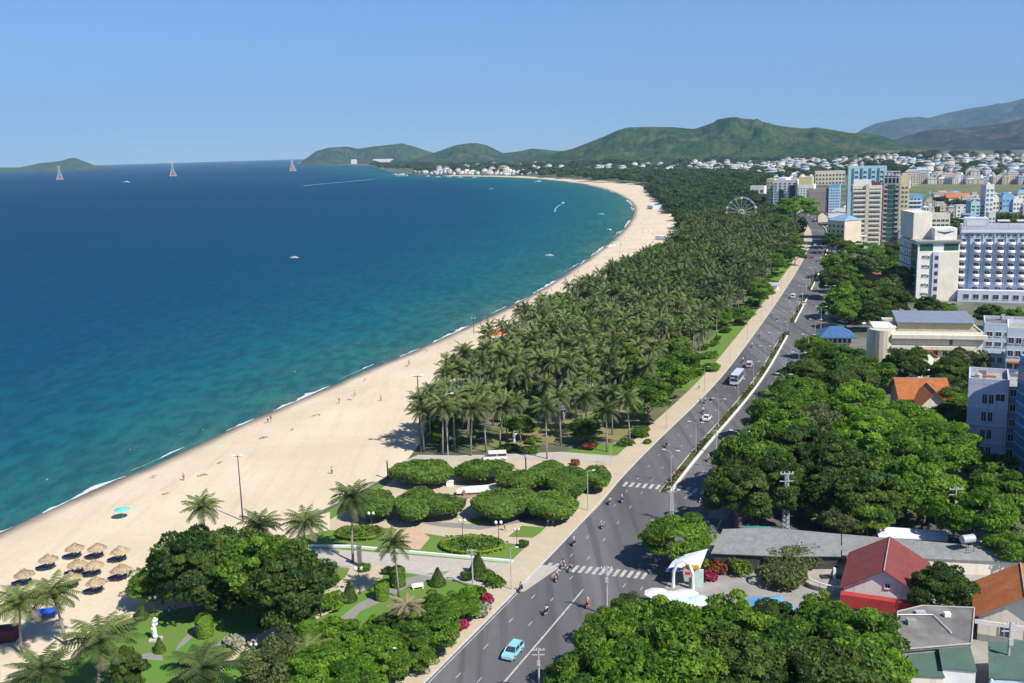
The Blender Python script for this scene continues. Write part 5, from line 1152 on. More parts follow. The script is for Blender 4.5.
m=MB(); m.tube([(0,-1.5,hub),(0,1.5,hub)],1.2,12); m.build('hub',surf('hub_red',(.5,.18,.1)),e)
m=MB()
for s in (-1,1):
    for y in (-2,2): m.tube([(0,y*.8,hub),(s*6,y*1.8,0)],.3,6)
m.build('support_legs',wm,e)
# ------------------------------------------------------------------ cable car pylons in the sea
def pylon_sea():
    e=empty('cable_car_pylon',(0,0,0)); H=66.; m=MB()
    for i in range(4):
        sx,sy=((-1,-1),(1,-1),(1,1),(-1,1))[i]; m.tube([(sx*13,sy*13,9),(sx*5.5,sy*5.5,30),(sx*2.4,sy*2.4,H)],[1.0,.8,.6],5)
    for z,w in ((14,11.2),(22,8.4),(30,5.5),(40,4.6),(50,3.7),(58,3)):
        for a,b_ in (((-w,-w),(w,-w)),((w,-w),(w,w)),((w,w),(-w,w)),((-w,w),(-w,-w))): m.tube([(*a,z),(*b_,z)],.45,4); m.tube([(*a,z),(b_[0]*.85,b_[1]*.85,z+8)],.4,4)
    m.build('lattice_tower',surf('pylon_white',(.7,.68,.70),(.55,.5,.52),.2),e)
    m=MB(); m.box(-17,17,-17,17,2,9); m.build('platform',surf('pylon_red',(.45,.25,.25),(.38,.2,.2),.2),e)
    m=MB()
    for sx in (-13,13):
        for sy in (-13,13): m.tube([(sx,sy,-8),(sx,sy,2)],3,8)
    m.build('piles',concrete,e); m=MB(); m.box(-9,9,-1.5,1.5,H,H+2); m.build('cable_saddle',steel,e); return e
PY=Proto(pylon_sea)
for x,y,l in ((60,180,'lattice cable car pylon standing in the sea nearest the small island'),(173,176.5,'lattice cable car pylon in open sea, middle one of three'),(292.5,171.5,'lattice cable car pylon in the sea beside the headland')):
    g=P(x,y,SEA); s=P(x,y)[1]/5000; 
    PY.put((g[0],g[1],SEA),.4,s,l,'pylon','cable car pylons crossing the bay')
# ------------------------------------------------------------------ poles and lamps
def lamp_mesh(kind):
    e=empty(kind,(0,0,0))
    if kind=='avenue_lamp':
        MB().tube([(0,0,0),(0,0,8.6)],[.13,.07],8).build('pole',steel,e); MB().tube([(0,0,8.5),(.5,0,9),(1.6,0,9.2)],.05,6).tube([(0,0,8.5),(-.5,0,9),(-1.6,0,9.2)],.05,6).build('arm',steel,e)
        for s in (-1,1): MB().box(min(1.4*s,2.3*s),max(1.4*s,2.3*s),-.17,.17,9.12,9.3).build('lamp_head',whitep,e)
        MB().lathe([(.26,0),(.26,.5),(.16,.7)],8).build('base',steel,e)
    elif kind=='globe_lamp':
        MB().tube([(0,0,0),(0,0,3.6)],[.08,.05],8).build('pole',darkst,e)
        for s in (-1,1): MB().tube([(0,0,3.4),(.45*s,0,3.75)],.04,5).build('arm',darkst,e); MB().lathe([(.05,3.7),(.24,3.82),(.3,4.05),(.22,4.28),(.05,4.36)],10,(.45*s,0)).build('globe',whitep,e,True)
        MB().lathe([(.2,0),(.2,.3),(.1,.5)],8).build('base',darkst,e)
    elif kind=='beach_mast':
        MB().tube([(0,0,0),(0,0,14)],[.17,.09],8).build('pole',darkst,e); MB().box(-.9,.9,-.05,.05,13.9,14.0).build('crossbar',darkst,e)
        for s in (-1,1): MB().box(s*.8-.35,s*.8+.35,-.3,.3,14.02,14.25).build('floodlight',whitep,e)
    elif kind=='thin_post':
        MB().tube([(0,0,0),(0,0,7.5)],[.09,.06],8).build('pole',steel,e); MB().tube([(0,0,7.4),(.3,0,7.6),(.9,0,7.65)],.04,6).build('arm',steel,e); MB().box(.85,1.4,-.12,.12,7.6,7.72).build('lamp_head',whitep,e)
    elif kind=='short_post':
        MB().tube([(0,0,0),(0,0,2.4)],.12,8).build('pole',darkst,e); MB().lathe([(.22,2.4),(.22,2.6),(.1,2.8)],8).build('cap',concrete,e)
    elif kind=='concrete_pole':
        MB().tube([(0,0,0),(0,0,8.8)],[.2,.13],8).build('pole',surf('pole_concrete',(.45,.44,.42),(.36,.35,.33),1),e)
        for z in (7.6,8.4): MB().box(-1,1,-.07,.07,z,z+.12).build('crossarm',steel,e)
        for x in (-.85,-.3,.3,.85): MB().lathe([(.05,8.53),(.08,8.6),(.04,8.78)],6,(x,0)).build('insulator',whitep,e)
        MB().box(-.25,.25,-.45,-.2,6,6.8).build('junction_box',steel,e)
    elif kind=='lattice_pylon':
        H=10.; m=MB()
        for sx,sy in ((-1,-1),(1,-1),(1,1),(-1,1)): m.tube([(sx*.5,sy*.5,0),(sx*.24,sy*.24,H)],.06,4)
        for i in range(12):
            z0=H*i/12; z1=H*(i+1)/12; w0=.5-.26*i/12; w1=.5-.26*(i+1)/12
            for a,b_ in (((-1,-1),(1,-1)),((1,-1),(1,1)),((1,1),(-1,1)),((-1,1),(-1,-1))):
                m.tube([(a[0]*w0,a[1]*w0,z0),(b_[0]*w1,b_[1]*w1,z1)],.035,3); m.tube([(a[0]*w0,a[1]*w0,z0),(b_[0]*w0,b_[1]*w0,z0)],.03,3)
        m.build('lattice_frame',surf('pale_steel_paint',(.62,.66,.68)),e)
        for z in (H-.1,H-1.4): MB().box(-1.2,1.2,-.08,.08,z,z+.14).build('crossarm',steel,e)
        for x in (-1,-.4,.4,1): MB().lathe([(.06,H+.05),(.1,H+.2),(.04,H+.4)],6,(x,0)).build('insulator',whitep,e)
    return e
LP={k:Proto(lambda k=k:lamp_mesh(k)) for k in ('avenue_lamp','globe_lamp','beach_mast','thin_post','short_post','concrete_pole','lattice_pylon')}
def pole(kind,px,yt,yb,label,cat='lamp post',group=None,rz=0):
    g=P(px,yb); base={'avenue_lamp':9.2,'globe_lamp':4.3,'beach_mast':14.2,'thin_post':7.7,'short_post':2.8,'concrete_pole':8.8,'lattice_pylon':10.3}[kind]
    s=height_at(g,yt)/base; return LP[kind].put(g,rz,(max(.8,min(1.4,s)),)*2+(s,),label,cat,group)
for a in [('beach_mast',243,455,521,'tall dark floodlight mast on the sand behind the big dark tree','mast'),('beach_mast',421,375,452,'tall dark mast at the beach corner of the palm grove','mast'),('beach_mast',597,272,299,'thin mast at the beach edge of the grove farther up','mast'),('beach_mast',474,318,334,'short mast with flag at the water edge','mast'),
 ('thin_post',511.5,547,590,'thin lamp post on the sidewalk corner by the round bush','lamp post'),('thin_post',588,470,511,'thin lamp post on the sidewalk beside the clipped trees','lamp post'),('thin_post',390,648,684,'pale green bracket lamp at the bottom of the sidewalk bank','lamp post'),('thin_post',448,393,455,'lamp post inside the front row of palms','lamp post'),('thin_post',611,443,466,'lamp post at the lane mouth by the grove','lamp post'),
 ('globe_lamp',463,519,541,'globe lamp left of the hedge lawn by the ring path','lamp post'),('globe_lamp',499,521,544,'twin globe lamp in front of the clipped trees','lamp post'),('globe_lamp',372,512,532,'globe lamp under the clipped tree behind the tall lawn palm','lamp post'),('globe_lamp',360,567,594,'white capped lamp on the garden path','lamp post'),('globe_lamp',155,596,619,'lamp above the white statue on the lawn','lamp post'),('globe_lamp',255,643,665,'lamp at the lower end of the garden path','lamp post'),
 ('globe_lamp',517,528,546,'short dark lamp by the small round lawn bush','lamp post'),('short_post',321,600,617,'short dark post on the garden path','post'),('short_post',388,460,479,'short dark post at the beach side of the circle','post'),('short_post',526,455,472,'thin post beside the lane behind the clipped trees','post'),
 ('concrete_pole',607,566,616,'concrete utility pole beside the orange dressed rider','utility pole'),('concrete_pole',539.5,648,700,'concrete utility pole at the bottom edge of the road','utility pole'),('concrete_pole',473,549,588,'pale thick pole with bracket at the tallest cone shrub','utility pole'),('lattice_pylon',785.5,472,529,'white lattice pylon on the side street corner before the tree mass','pylon'),('lattice_pylon',671.5,486,522,'white lattice pylon at the junction beside the end of the median','pylon'),
 ('concrete_pole',953,487,545,'slim pole at the end of the white awning','utility pole'),('concrete_pole',972,487,512,'pole top behind the bright round tree','utility pole'),('concrete_pole',1006,622,690,'white pole in front of the dark veranda building','utility pole'),('concrete_pole',716,430,454,'double pole in the right carriageway shade','utility pole')]: pole(*a)
i0=iA
def place_station(o,every,start,stop,fn,scale0=1.0):
    d=0; last=None; out=[]
    i=start; k=0
    while i<stop:
        p=offset(road_e,o)[i]; out.append((p,i)); i+=max(1,int(every/6))
    return out
tang=lambda i:math.atan2(*(road_e[min(i+1,len(road_e)-1)]-road_e[i-1]))
ORD=['first','second','third','fourth','fifth','sixth','seventh','eighth','ninth','tenth','eleventh','twelfth','thirteenth','fourteenth','fifteenth','sixteenth','seventeenth','eighteenth','nineteenth','twentieth','twenty first','twenty second','twenty third','twenty fourth','twenty fifth','twenty sixth','twenty seventh','twenty eighth']
for j,(p,i) in enumerate(place_station(11.2,27,iA+1,rpos(760),None)): LP['avenue_lamp'].put((*p,.1),-tang(i),(.85,.85,.82),'double armed lamp post on the planted median, %s from the junction'%ORD[min(j,27)],'lamp post','lamp posts on the median of the avenue')
for j,(p,i) in enumerate(place_station(RW+1.2,33,iA+3,rpos(820),None)): LP['avenue_lamp'].put((*p,.1),-tang(i),(1,1,1.05),'tall lamp post on the inland kerb, %s from the junction up the avenue'%ORD[min(j,27)],'lamp post','lamp posts on the inland side of the avenue')
for j,(p,i) in enumerate(place_station(-1.0,42,rpos(250),rpos(760),None)): LP['thin_post'].put((*p,.12),-tang(i),1.,'slim lamp post on the seaside sidewalk, %s from the grove corner'%ORD[min(j,27)],'lamp post','slim lamp posts on the seaside sidewalk')
# ------------------------------------------------------------------ people
def skinmesh(name,joints,edges,radii,mat,sub=1):
    me=bpy.data.meshes.new(name+'_skel'); me.from_pydata(joints,edges,[]); o=bpy.data.objects.new('tmp_skin',me); COL.objects.link(o)
    md=o.modifiers.new('s','SKIN'); sv=me.skin_vertices[0].data
    for i,r in enumerate(radii): sv[i].radius=(r,r) if not hasattr(r,'__len__') else r; sv[i].use_root=(i==0)
    s=o.modifiers.new('d','SUBSURF'); s.levels=sub; s.render_levels=sub; md.use_smooth_shade=True
    dg=bpy.context.evaluated_depsgraph_get(); out=bpy.data.meshes.new_from_object(o.evaluated_get(dg)); out.name=name; out.materials.clear(); out.materials.append(mat); bpy.data.objects.remove(o); bpy.data.meshes.remove(me); return out
POSE={}
def pose(kind):
    if kind=='stand': return dict(pel=(0,0,.93),sp=(0,0,1.15),ch=(0,0,1.36),nk=(0,0,1.5),hd=(0,.01,1.60),ht=(0,.01,1.70),hl=(.1,0,.9),kl=(.11,.02,.5),al=(.11,0,.09),fl=(.11,.17,.04),hr=(-.1,0,.9),kr=(-.1,.03,.5),ar=(-.1,-.05,.09),fr=(-.1,.12,.04),sl=(.19,0,1.4),el=(.25,-.02,1.13),wl=(.24,.08,.9),gl=(.24,.12,.82),sr=(-.19,0,1.4),er=(-.25,-.02,1.13),wr=(-.24,.06,.9),gr=(-.24,.1,.82))
    if kind=='walk': return dict(pel=(0,0,.91),sp=(0,.02,1.13),ch=(0,.04,1.34),nk=(0,.05,1.48),hd=(0,.07,1.58),ht=(0,.07,1.68),hl=(.1,0,.88),kl=(.11,.2,.5),al=(.11,.28,.11),fl=(.11,.44,.08),hr=(-.1,0,.88),kr=(-.1,-.08,.48),ar=(-.1,-.36,.16),fr=(-.1,-.24,.04),sl=(.19,.04,1.38),el=(.24,-.14,1.14),wl=(.22,-.22,.93),gl=(.22,-.22,.85),sr=(-.19,.04,1.38),er=(-.24,.14,1.14),wr=(-.22,.32,.98),gr=(-.22,.38,.92))
    if kind=='ride': return dict(pel=(0,-.22,.84),sp=(0,-.2,1.06),ch=(0,-.13,1.27),nk=(0,-.09,1.40),hd=(0,-.06,1.5),ht=(0,-.06,1.60),hl=(.12,-.18,.82),kl=(.2,.25,.72),al=(.19,.16,.3),fl=(.19,.34,.27),hr=(-.12,-.18,.82),kr=(-.2,.25,.72),ar=(-.19,.16,.3),fr=(-.19,.34,.27),sl=(.19,-.12,1.3),el=(.29,.08,1.12),wl=(.28,.34,1.07),gl=(.27,.41,1.05),sr=(-.19,-.12,1.3),er=(-.29,.08,1.12),wr=(-.28,.34,1.07),gr=(-.27,.41,1.05))
    return dict(pel=(0,0,.14),sp=(0,.22,.14),ch=(0,.43,.15),nk=(0,.57,.15),hd=(0,.68,.16),ht=(0,.78,.17),hl=(.1,-.03,.13),kl=(.13,-.42,.2),al=(.13,-.82,.07),fl=(.15,-.86,.2),hr=(-.1,-.03,.13),kr=(-.13,-.44,.1),ar=(-.14,-.84,.07),fr=(-.17,-.88,.2),sl=(.19,.47,.14),el=(.34,.25,.08),wl=(.36,.02,.06),gl=(.36,-.07,.05),sr=(-.19,.47,.14),er=(-.34,.3,.08),wr=(-.33,.08,.06),gr=(-.33,-.01,.05))
KEYS=['pel','sp','ch','nk','hd','ht','hl','kl','al','fl','hr','kr','ar','fr','sl','el','wl','gl','sr','er','wr','gr']
RAD=dict(pel=(.15,.11),sp=(.13,.10),ch=(.15,.11),nk=.055,hd=(.085,.10),ht=(.06,.07),hl=.085,kl=.058,al=.042,fl=.035,hr=.085,kr=.058,ar=.042,fr=.035,sl=.055,el=.042,wl=.03,gl=.032,sr=.055,er=.042,wr=.03,gr=.032)
EDG=[('pel','sp'),('sp','ch'),('ch','nk'),('nk','hd'),('hd','ht'),('pel','hl'),('hl','kl'),('kl','al'),('al','fl'),('pel','hr'),('hr','kr'),('kr','ar'),('ar','fr'),('ch','sl'),('sl','el'),('el','wl'),('wl','gl'),('ch','sr'),('sr','er'),('er','wr'),('wr','gr')]
PM_={}
def sub_skel(p,keys,grow,name,mat):
    E=[(keys.index(a),keys.index(b)) for a,b in EDG if a in keys and b in keys]
    rad=[tuple(x+grow for x in RAD[k]) if hasattr(RAD[k],'__len__') else RAD[k]+grow for k in keys]
    return skinmesh(name,[p[k] for k in keys],E,rad,mat)
cloth_cols={'white':(.75,.75,.74),'blue':(.08,.16,.4),'dark':(.05,.05,.06),'red':(.5,.07,.06),'orange':(.75,.20,.04),'pink':(.65,.3,.35),'khaki':(.35,.3,.2),'grey':(.3,.31,.33),'yellow':(.65,.5,.1),'teal':(.1,.35,.35)}
def cm(c): return surf('cloth_'+c,cloth_cols[c],None,6,.9)
def person(loc,kind,top,bottom,label,rz=0,hat=None,group=None):
    p=pose(kind)
    if kind not in PM_:
        PM_[kind]=dict(body=sub_skel(p,KEYS,0,'person',skin),shirt=sub_skel(p,['ch','sp','pel','sl','el','sr','er'],.018,'shirt',cm('white')),trousers=sub_skel(p,['pel','hl','kl','al','hr','kr','ar'],.02,'trousers',cm('dark')),
            short=sub_skel(p,['pel','hl','hr'],.02,'shorts',cm('dark')))
        h=MB(); c=np.array(p['hd']); d=np.array(p['ht'])-c; 
        h.lathe([(.11,-.01),(.12,.04),(.115,.1),(.08,.16),(.02,.185)],10); hm=h.mesh('hair',surf('black_hair',(.02,.015,.012)),True); PM_[kind]['hair']=hm
        h=MB(); h.lathe([(.125,-.05),(.14,.03),(.135,.11),(.09,.18),(.02,.2)],10); PM_[kind]['helmet']=h.mesh('helmet',whitep,True)
    q=PM_[kind]; o=link('person',q['body'],None,loc,rz); tag(o,label,'person',group)
    def col(mesh,nm,c):
        k=(kind,nm,c)
        if k not in PM_: PM_[k]=mesh.copy(); PM_[k].materials.clear(); PM_[k].materials.append(cm(c))
        return link(nm,PM_[k],o)
    if top: col(q['shirt'],'shirt',top)
    if bottom: col(q['trousers'] if kind!='lie' and top else q['short'],'trousers' if top else 'shorts',bottom)
    hp=p['hd']
    if hat: 
        k=('helmet',hat)
        if k not in PM_: PM_[k]=q['helmet'].copy(); PM_[k].materials.clear(); PM_[k].materials.append(cm(hat))
        x=link('helmet',PM_[k],o,(hp[0],hp[1],hp[2]+.0))
    else: x=link('hair',q['hair'],o,(hp[0],hp[1]-.01,hp[2]+.0))
    if kind=='lie': x.rotation_euler=(R(-90),0,0)
    return o
# ------------------------------------------------------------------ motorbikes
def bike_proto(c):
    def f():
        e=empty('motorbike',(0,0,0)); pm_=paint('bike_'+c,cloth_cols[c])
        for y in (-.62,.62):
            m=MB(); m.tube([(0,y+.25*math.cos(2*PI*i/14),.3+.25*math.sin(2*PI*i/14)) for i in range(15)],.055,5); w=m.build('wheel',rubber,e)
            MB().tube([(-.04,y,.3),(.04,y,.3)],.17,10).build('rim',steel,w)
        m=MB(); m.add([(-.11,-.75,.62),(.11,-.75,.62),(.13,-.2,.5),(.12,.15,.42),(.15,.38,.85),(-.15,.38,.85),(-.12,.15,.42),(-.13,-.2,.5),(-.1,-.5,.3),(.1,-.5,.3),(.09,.2,.22),(-.09,.2,.22),(.06,.48,.62),(-.06,.48,.62),(-.12,-.7,.74),(.12,-.7,.74),(.12,-.1,.68),(-.12,-.1,.68)],
           [(0,1,9,8),(8,9,10,11),(10,12,13,11),(12,4,5,13),(1,2,9),(9,2,3),(9,3,10),(10,3,4),(10,4,12),(0,8,7),(8,6,7),(8,11,6),(11,5,6),(11,13,5),(14,15,1,0),(1,15,16,2),(14,0,7,17),(2,16,3),(7,6,17),(3,16,17,6),(3,6,5,4)]); m.build('body',pm_,e)
        MB().box(-.13,.13,-.72,-.02,.745,.82).build('seat',rubber,e)
        MB().tube([(-.3,.38,1.04),(-.1,.46,1.0),(.1,.46,1.0),(.3,.38,1.04)],.022,5).build('handlebar',darkst,e)
        MB().tube([(0,.44,.98),(0,.66,.3)],.045,6).build('fork',steel,e)
        MB().lathe([(.02,.86),(.09,.9),(.09,.99),(.03,1.03)],8,(0,.5)).build('headlight',whitep,e)
        MB().tube([(.14,.1,.25),(.15,-.75,.38)],.05,6).build('exhaust',steel,e); return e
    return Proto(f)
BP={c:bike_proto(c) for c in ('red','blue','dark','grey')}
bikes=[(622,502,'blue','blue','dark',1,'riding away just beyond the sidewalk lamp, right one of a pair'),(610,504,'dark','white','grey',1,'riding left one of the pair beyond the clipped trees'),(603,528,'dark','white','khaki',-1,'alone between the two zebra crossings'),(574,545,'dark','grey','dark',1,'just beyond the near zebra crossing'),
 (563,568,'red','white','dark',-1,'on the near zebra crossing, left of the crossing pair'),(570,571,'blue','dark','dark',1,'on the near zebra crossing, right of the crossing pair'),(557,581,'red','pink','dark',-1,'just below the near zebra crossing'),(521,591,'dark','dark','dark',1,'close to the sidewalk corner by the round bush'),(546.5,614,'dark','white','dark',1,'in the middle of the near road above the light blue car'),
 (588,607,'red','orange','orange',1,'dressed all in orange beside the concrete pole'),(652,526,'dark','white','dark',1,'in the middle of the junction'),(708,461,'dark','white','khaki',-1,'in the right carriageway shade beyond the junction'),(666.5,447,'dark','dark','dark',1,'in the left carriageway near the median end'),(712,400,'dark','dark','dark',1,'left pair ahead of the white car, right one'),(705,403,'grey','grey','dark',1,'left pair ahead of the white car, left one'),(703,413,'dark','white','dark',1,'beside the white car'),
 (731,376,'dark','grey','dark',1,'left of the coach'),(743,362,'dark','white','dark',1,'left of the silver van beyond the coach'),(752,347,'red','white','dark',1,'beyond the silver van, nearer of two'),(760,336,'dark','white','grey',1,'beyond the silver van, farther of two'),(772,316,'blue','grey','dark',1,'by the median far up, left one'),(777,320,'dark','white','dark',1,'by the median far up, right one'),(798,312,'red','red','dark',1,'in the right carriageway at the first median gap'),(786,296,'dark','white','dark',1,'far up the left carriageway near the white hatchback'),(812,276,'dark','grey','dark',1,'far up the right carriageway')]
def rdir(g): 
    i=int(np.argmin(np.hypot(*(road_f-g[:2]).T))); return -math.atan2(*(road_f[min(i+1,len(road_f)-1)]-road_f[i-1]))
for x,y,bc,top,bot,s,lab in bikes:
    g=P(x,y,.04); rz=rdir(g)+(PI if s<0 else 0)+random.uniform(-.1,.1)
    BP[bc].put((g[0],g[1],.04),rz,1.05,'motorbike '+lab,'motorbike','motorbikes on the avenue'); 
    tw={'dark':'dark','white':'white','orange':'orange','blue':'blue','grey':'grey','pink':'pink','red':'red'}[top]
    person((g[0],g[1],.05),'ride',top,bot,'rider in %s top '%tw+lab,rz,hat='white' if random.random()<.3 else None)
for k,(x,y) in enumerate([(706,499),(710,501),(714,503),(718,505),(722,507),(703,503),(727,508)]):
    g=P(x,y,.04); BP[['dark','red','grey','blue'][k%4]].put((g[0],g[1],.03),rdir(g)+1.3+.1*k,1.05,'%s parked motorbike, %s in the row under the dark junction tree'%(['dark','red','grey','blue'][k%4],ORD[k]),'motorbike','parked motorbikes under the junction tree')
# ------------------------------------------------------------------ cars
def car(g,rz,col,label,L=4.3,Wd=1.75,H=1.45,kind='car',z=.04,name='parked_car',cat='car'):
    e=empty(name,(g[0],g[1],z),rz,label,cat); pm_=paint('paint_'+'%02x%02x%02x'%tuple(int(255*c) for c in col),col); w=Wd/2; l=L/2
    m=MB()
    if kind=='car': prof=[(-l,.35),(-l*.98,.72),(-l*.9,.9),(-l*.62,.98),(l*.42,.92),(l*.88,.78),(l,.6),(l,.32)]; cab=[(-l*.80,.96),(-l*.55,H-.04),(-l*.1,H),(l*.12,H-.03),(l*.46,.92)]
    elif kind=='suv': prof=[(-l,.4),(-l,.8),(-l*.97,1.05),(l*.5,1.02),(l*.92,.92),(l,.7),(l,.38)]; cab=[(-l*.96,1.04),(-l*.88,H-.05),(-l*.2,H),(l*.2,H-.03),(l*.55,1.02)]
    elif kind=='van': prof=[(-l,.4),(-l,1.1),(l*.78,1.1),(l*.97,.9),(l,.65),(l,.38)]; cab=[(-l*.99,1.09),(-l*.96,H-.1),(-l*.85,H),(l*.42,H),(l*.6,H-.12),(l*.86,1.09)]
    else: prof=[(-l,.45),(-l,1.25),(l*.99,1.25),(l,.45)]; cab=[(-l*.995,1.24),(-l*.98,H-.15),(-l*.95,H),(l*.93,H),(l*.965,H-.15),(l*.985,1.24)]
    def loft(m,pr,w0,w1,zb,zt):
        n=len(pr); vs=[]
        for sgn in (-1,1):
            for y,zz in pr: t=(zz-zb)/(zt-zb+1e-6); vs.append((sgn*(w0+(w1-w0)*t),y,zz))
        m.add(vs,[tuple(range(n)),tuple(range(2*n-1,n-1,-1))]+[(i,n+i,n+(i+1)%n,(i+1)%n) for i in range(n)])
    loft(m,prof,w,w*.96,.35,1.0); bd=m.build('body',pm_,e)
    zs=[z_ for y,z_ in cab]; m=MB(); loft(m,cab,w*.95,w*(.76 if kind in('car','suv') else .9),min(zs),H); m.build('cabin_glass',darkg,e)
    m=MB(); ys=[y for y,z_ in cab]; rt_=w*(.76 if kind in('car','suv') else .9); y0,y1=cab[1][0],cab[-2][0]; m.box(-rt_-.01,rt_+.01,y0*.98,y1*.96,H-.03,H+.03); m.build('roof',pm_,e)
    m=MB(); 
    for sgn in (-1,1):
        for yk in ((y0+y1)/2,):
            m.add([(sgn*w*.955,yk-.05,min(zs)),(sgn*w*.955,yk+.07,min(zs)),(sgn*(rt_+.012),yk+.07,H),(sgn*(rt_+.012),yk-.05,H)],[(0,1,2,3)])
        a_,b_=cab[0],cab[1]; c_,d_=cab[-1],cab[-2]
        m.tube([(sgn*w*.955,a_[0],a_[1]),(sgn*(rt_+.01),b_[0],b_[1])],.05,4); m.tube([(sgn*w*.955,c_[0],c_[1]),(sgn*(rt_+.01),d_[0],d_[1])],.045,4)
        if kind in('van','bus'): m.box(min(sgn*w*.93,sgn*(w*.93+.03)),max(sgn*w*.93,sgn*(w*.93+.03)),-l*.97,y1*.9,H-.35,H-.04)
    m.build('pillars',pm_,e)
    wr=.33 if kind!='bus' else .48
    for sy in (-.6,.62):
        for sx in (-1,1):
            o=MB().tube([(sx*(w-.2),l*sy,wr),(sx*(w+.015),l*sy,wr)],wr,14).build('wheel',rubber,e); MB().tube([(sx*(w+.0),l*sy,wr),(sx*(w+.03),l*sy,wr)],wr*.58,10).build('rim',steel,o)
    for sx in (-1,1):
        MB().box(sx*w*.66-.17,sx*w*.66+.17,l-.06,l+.02,.6,.75).build('headlight',whitep,e); MB().box(sx*w*.7-.14,sx*w*.7+.14,-l-.02,-l+.06,.7,.88).build('taillight',redp,e)
    MB().box(-w*.9,w*.9,l-.05,l+.06,.34,.5).build('bumper',pm_ if kind!='bus' else darkst,e); MB().box(-.26,.26,l+.061,l+.075,.38,.48).build('plate',whitep,e)
    return e
g=P(513,655); rd=rdir(g); car(g,rd+PI,(.26,.60,.66),'light blue hatchback car driving toward the viewer at the bottom of the road',4.3,1.8,1.5,'suv',name='light_blue_car')
g=P(495,460); car(g,PI/2+.05,(.78,.79,.78),'white minibus parked in the lane behind the clipped trees',5.6,1.95,2.1,'van',name='minibus',cat='minibus')
g=P(707,420); car(g,rdir(g),(.8,.8,.79),'white car driving up the left carriageway before the coach',4.3,1.75,1.45,'car',name='white_car')
g=P(737,382); car(g,rdir(g)+PI,(.62,.66,.72),'white and blue coach in the left carriageway','12' and 11,2.5,3.2,'bus',name='coach',cat='bus')
g=P(749.5,367); car(g,rdir(g),(.5,.52,.54),'silver van just beyond the coach beside the median',4.6,1.8,1.8,'van',name='silver_van',cat='van')
g=P(787,335); car(g,rdir(g),(.06,.07,.10),'dark car in the right carriageway at the long grey wall end',4.4,1.75,1.45,'car',name='dark_car')
g=P(804,305); car(g,rdir(g),(.8,.8,.8),'white car turning through the first median gap',4.3,1.75,1.45,'car',name='white_car')
g=P(793,298); car(g,rdir(g),(.8,.8,.8),'white small van in the left carriageway far up the road',4.6,1.8,1.9,'van',name='white_van',cat='van')
g=P(812,258); car(g,rdir(g),(.5,.04,.04),'red car at the far crossroads',4.3,1.75,1.45,'car',name='red_car')
g=P(806,250); car(g,rdir(g),(.75,.75,.75),'pale car beyond the far crossroads in the left lanes',4.3,1.75,1.45,'car',name='pale_car')
for k,(x,y,c) in enumerate([(818,262,(.1,.12,.2)),(820,279,(.3,.3,.32)),(815,246,(.7,.7,.7)),(823,300,(.08,.08,.1))]): 
    g=P(x,y); car(g,rdir(g),c,['dark blue car at the inland kerb of the far crossroads','grey car at the inland kerb below the far crossroads','white car farthest up the inland lanes','black car parked by the avenue corner trees'][k],4.3,1.75,1.45,'car',name='far_car')
for k,(x,y,c) in enumerate([(843,323,(.7,.7,.7)),(852,323.5,(.5,.08,.05)),(861,324,(.75,.75,.75)),(868,324,(.6,.6,.62))]):
    g=P(x,y); car(g,.3,c,['white','red','second white','silver'][k]+' car parked in the yard above the blue roofed pavilion, '+['leftmost','next to the leftmost','third from the left','beside the cream building'][k],4.2,1.75,1.45,'car')
g=P(958,519); car(g,1.2,(.1,.25,.45),'blue and white vehicle in the shade beside the bright round tree',4.5,1.8,1.9,'van',name='shaded_van',cat='van')
# ------------------------------------------------------------------ beach things
def thatch():
    e=empty('thatched_umbrella',(0,0,0)); e.empty_display_size=.5; m=MB(); n=18; prof=[(1.62,1.95),(1.68,2.02),(1.1,2.4),(.55,2.7),(.12,2.98),(.05,3.3)]
    m.lathe(prof,n); o=m.build('thatch_roof',thatchm,e)
    rg_=np.random.default_rng(3); N=900; t=rg_.uniform(0,6.28,N); q=rg_.uniform(.1,1,N); c=np.stack([1.7*q*np.cos(t),1.7*q*np.sin(t),3.02-1.03*q+rg_.uniform(-.02,.06,N)],1)
    link('thatch_fringe',quads(c,np.stack([np.cos(t),np.sin(t),1.4+0*t],1),.22,rg_.uniform(0,1,N),'thatch_fringe',leafmat('straw_tufts',(.30,.22,.14),(.62,.49,.33),.15,.3),aspect=2.4,jit=.35),o)
    MB().tube([(0,0,-.1),(0,0,3.1)],.06,6).build('pole',wood,e); return e
TH=Proto(thatch)
def lounger():
    e=empty('beach_lounger',(0,0,0)); c=surf('lounger_blue',(.04,.07,.25),(.03,.06,.2),3); MB().box(-.32,.32,-.9,.45,.28,.38).build('seat',c,e)
    m=MB(); m.add([(-.32,.46,.3),(.32,.46,.3),(.32,1.0,.72),(-.32,1.0,.72),(-.32,.46,.38),(.32,.46,.38),(.32,.97,.8),(-.32,.97,.8)],[(3,2,1,0),(4,5,6,7),(0,1,5,4),(1,2,6,5),(2,3,7,6),(3,0,4,7)]); m.build('backrest',c,e)
    for x in (-.28,.28):
        for y in (-.8,.4): MB().box(x-.03,x+.03,y-.03,y+.03,0,.279).build('leg',whitep,e)
    return e
LO=Proto(lounger)
th=[(74.5,546,'back row, leftmost of the three by the open sand'),(97,546,'back row, middle one'),(120,549,'back row, the one nearest the big dark tree'),(77,562,'middle row, leftmost'),(94,563,'middle row, in the centre of the cluster'),(121,567,'middle row, next to the big dark tree'),(96,580,'front row, lone one nearest the viewer'),(48,557,'left of the cluster above the palm crown'),(24,572,'farthest left near the frame edge'),(71,575,'front row beside the palm crown')]
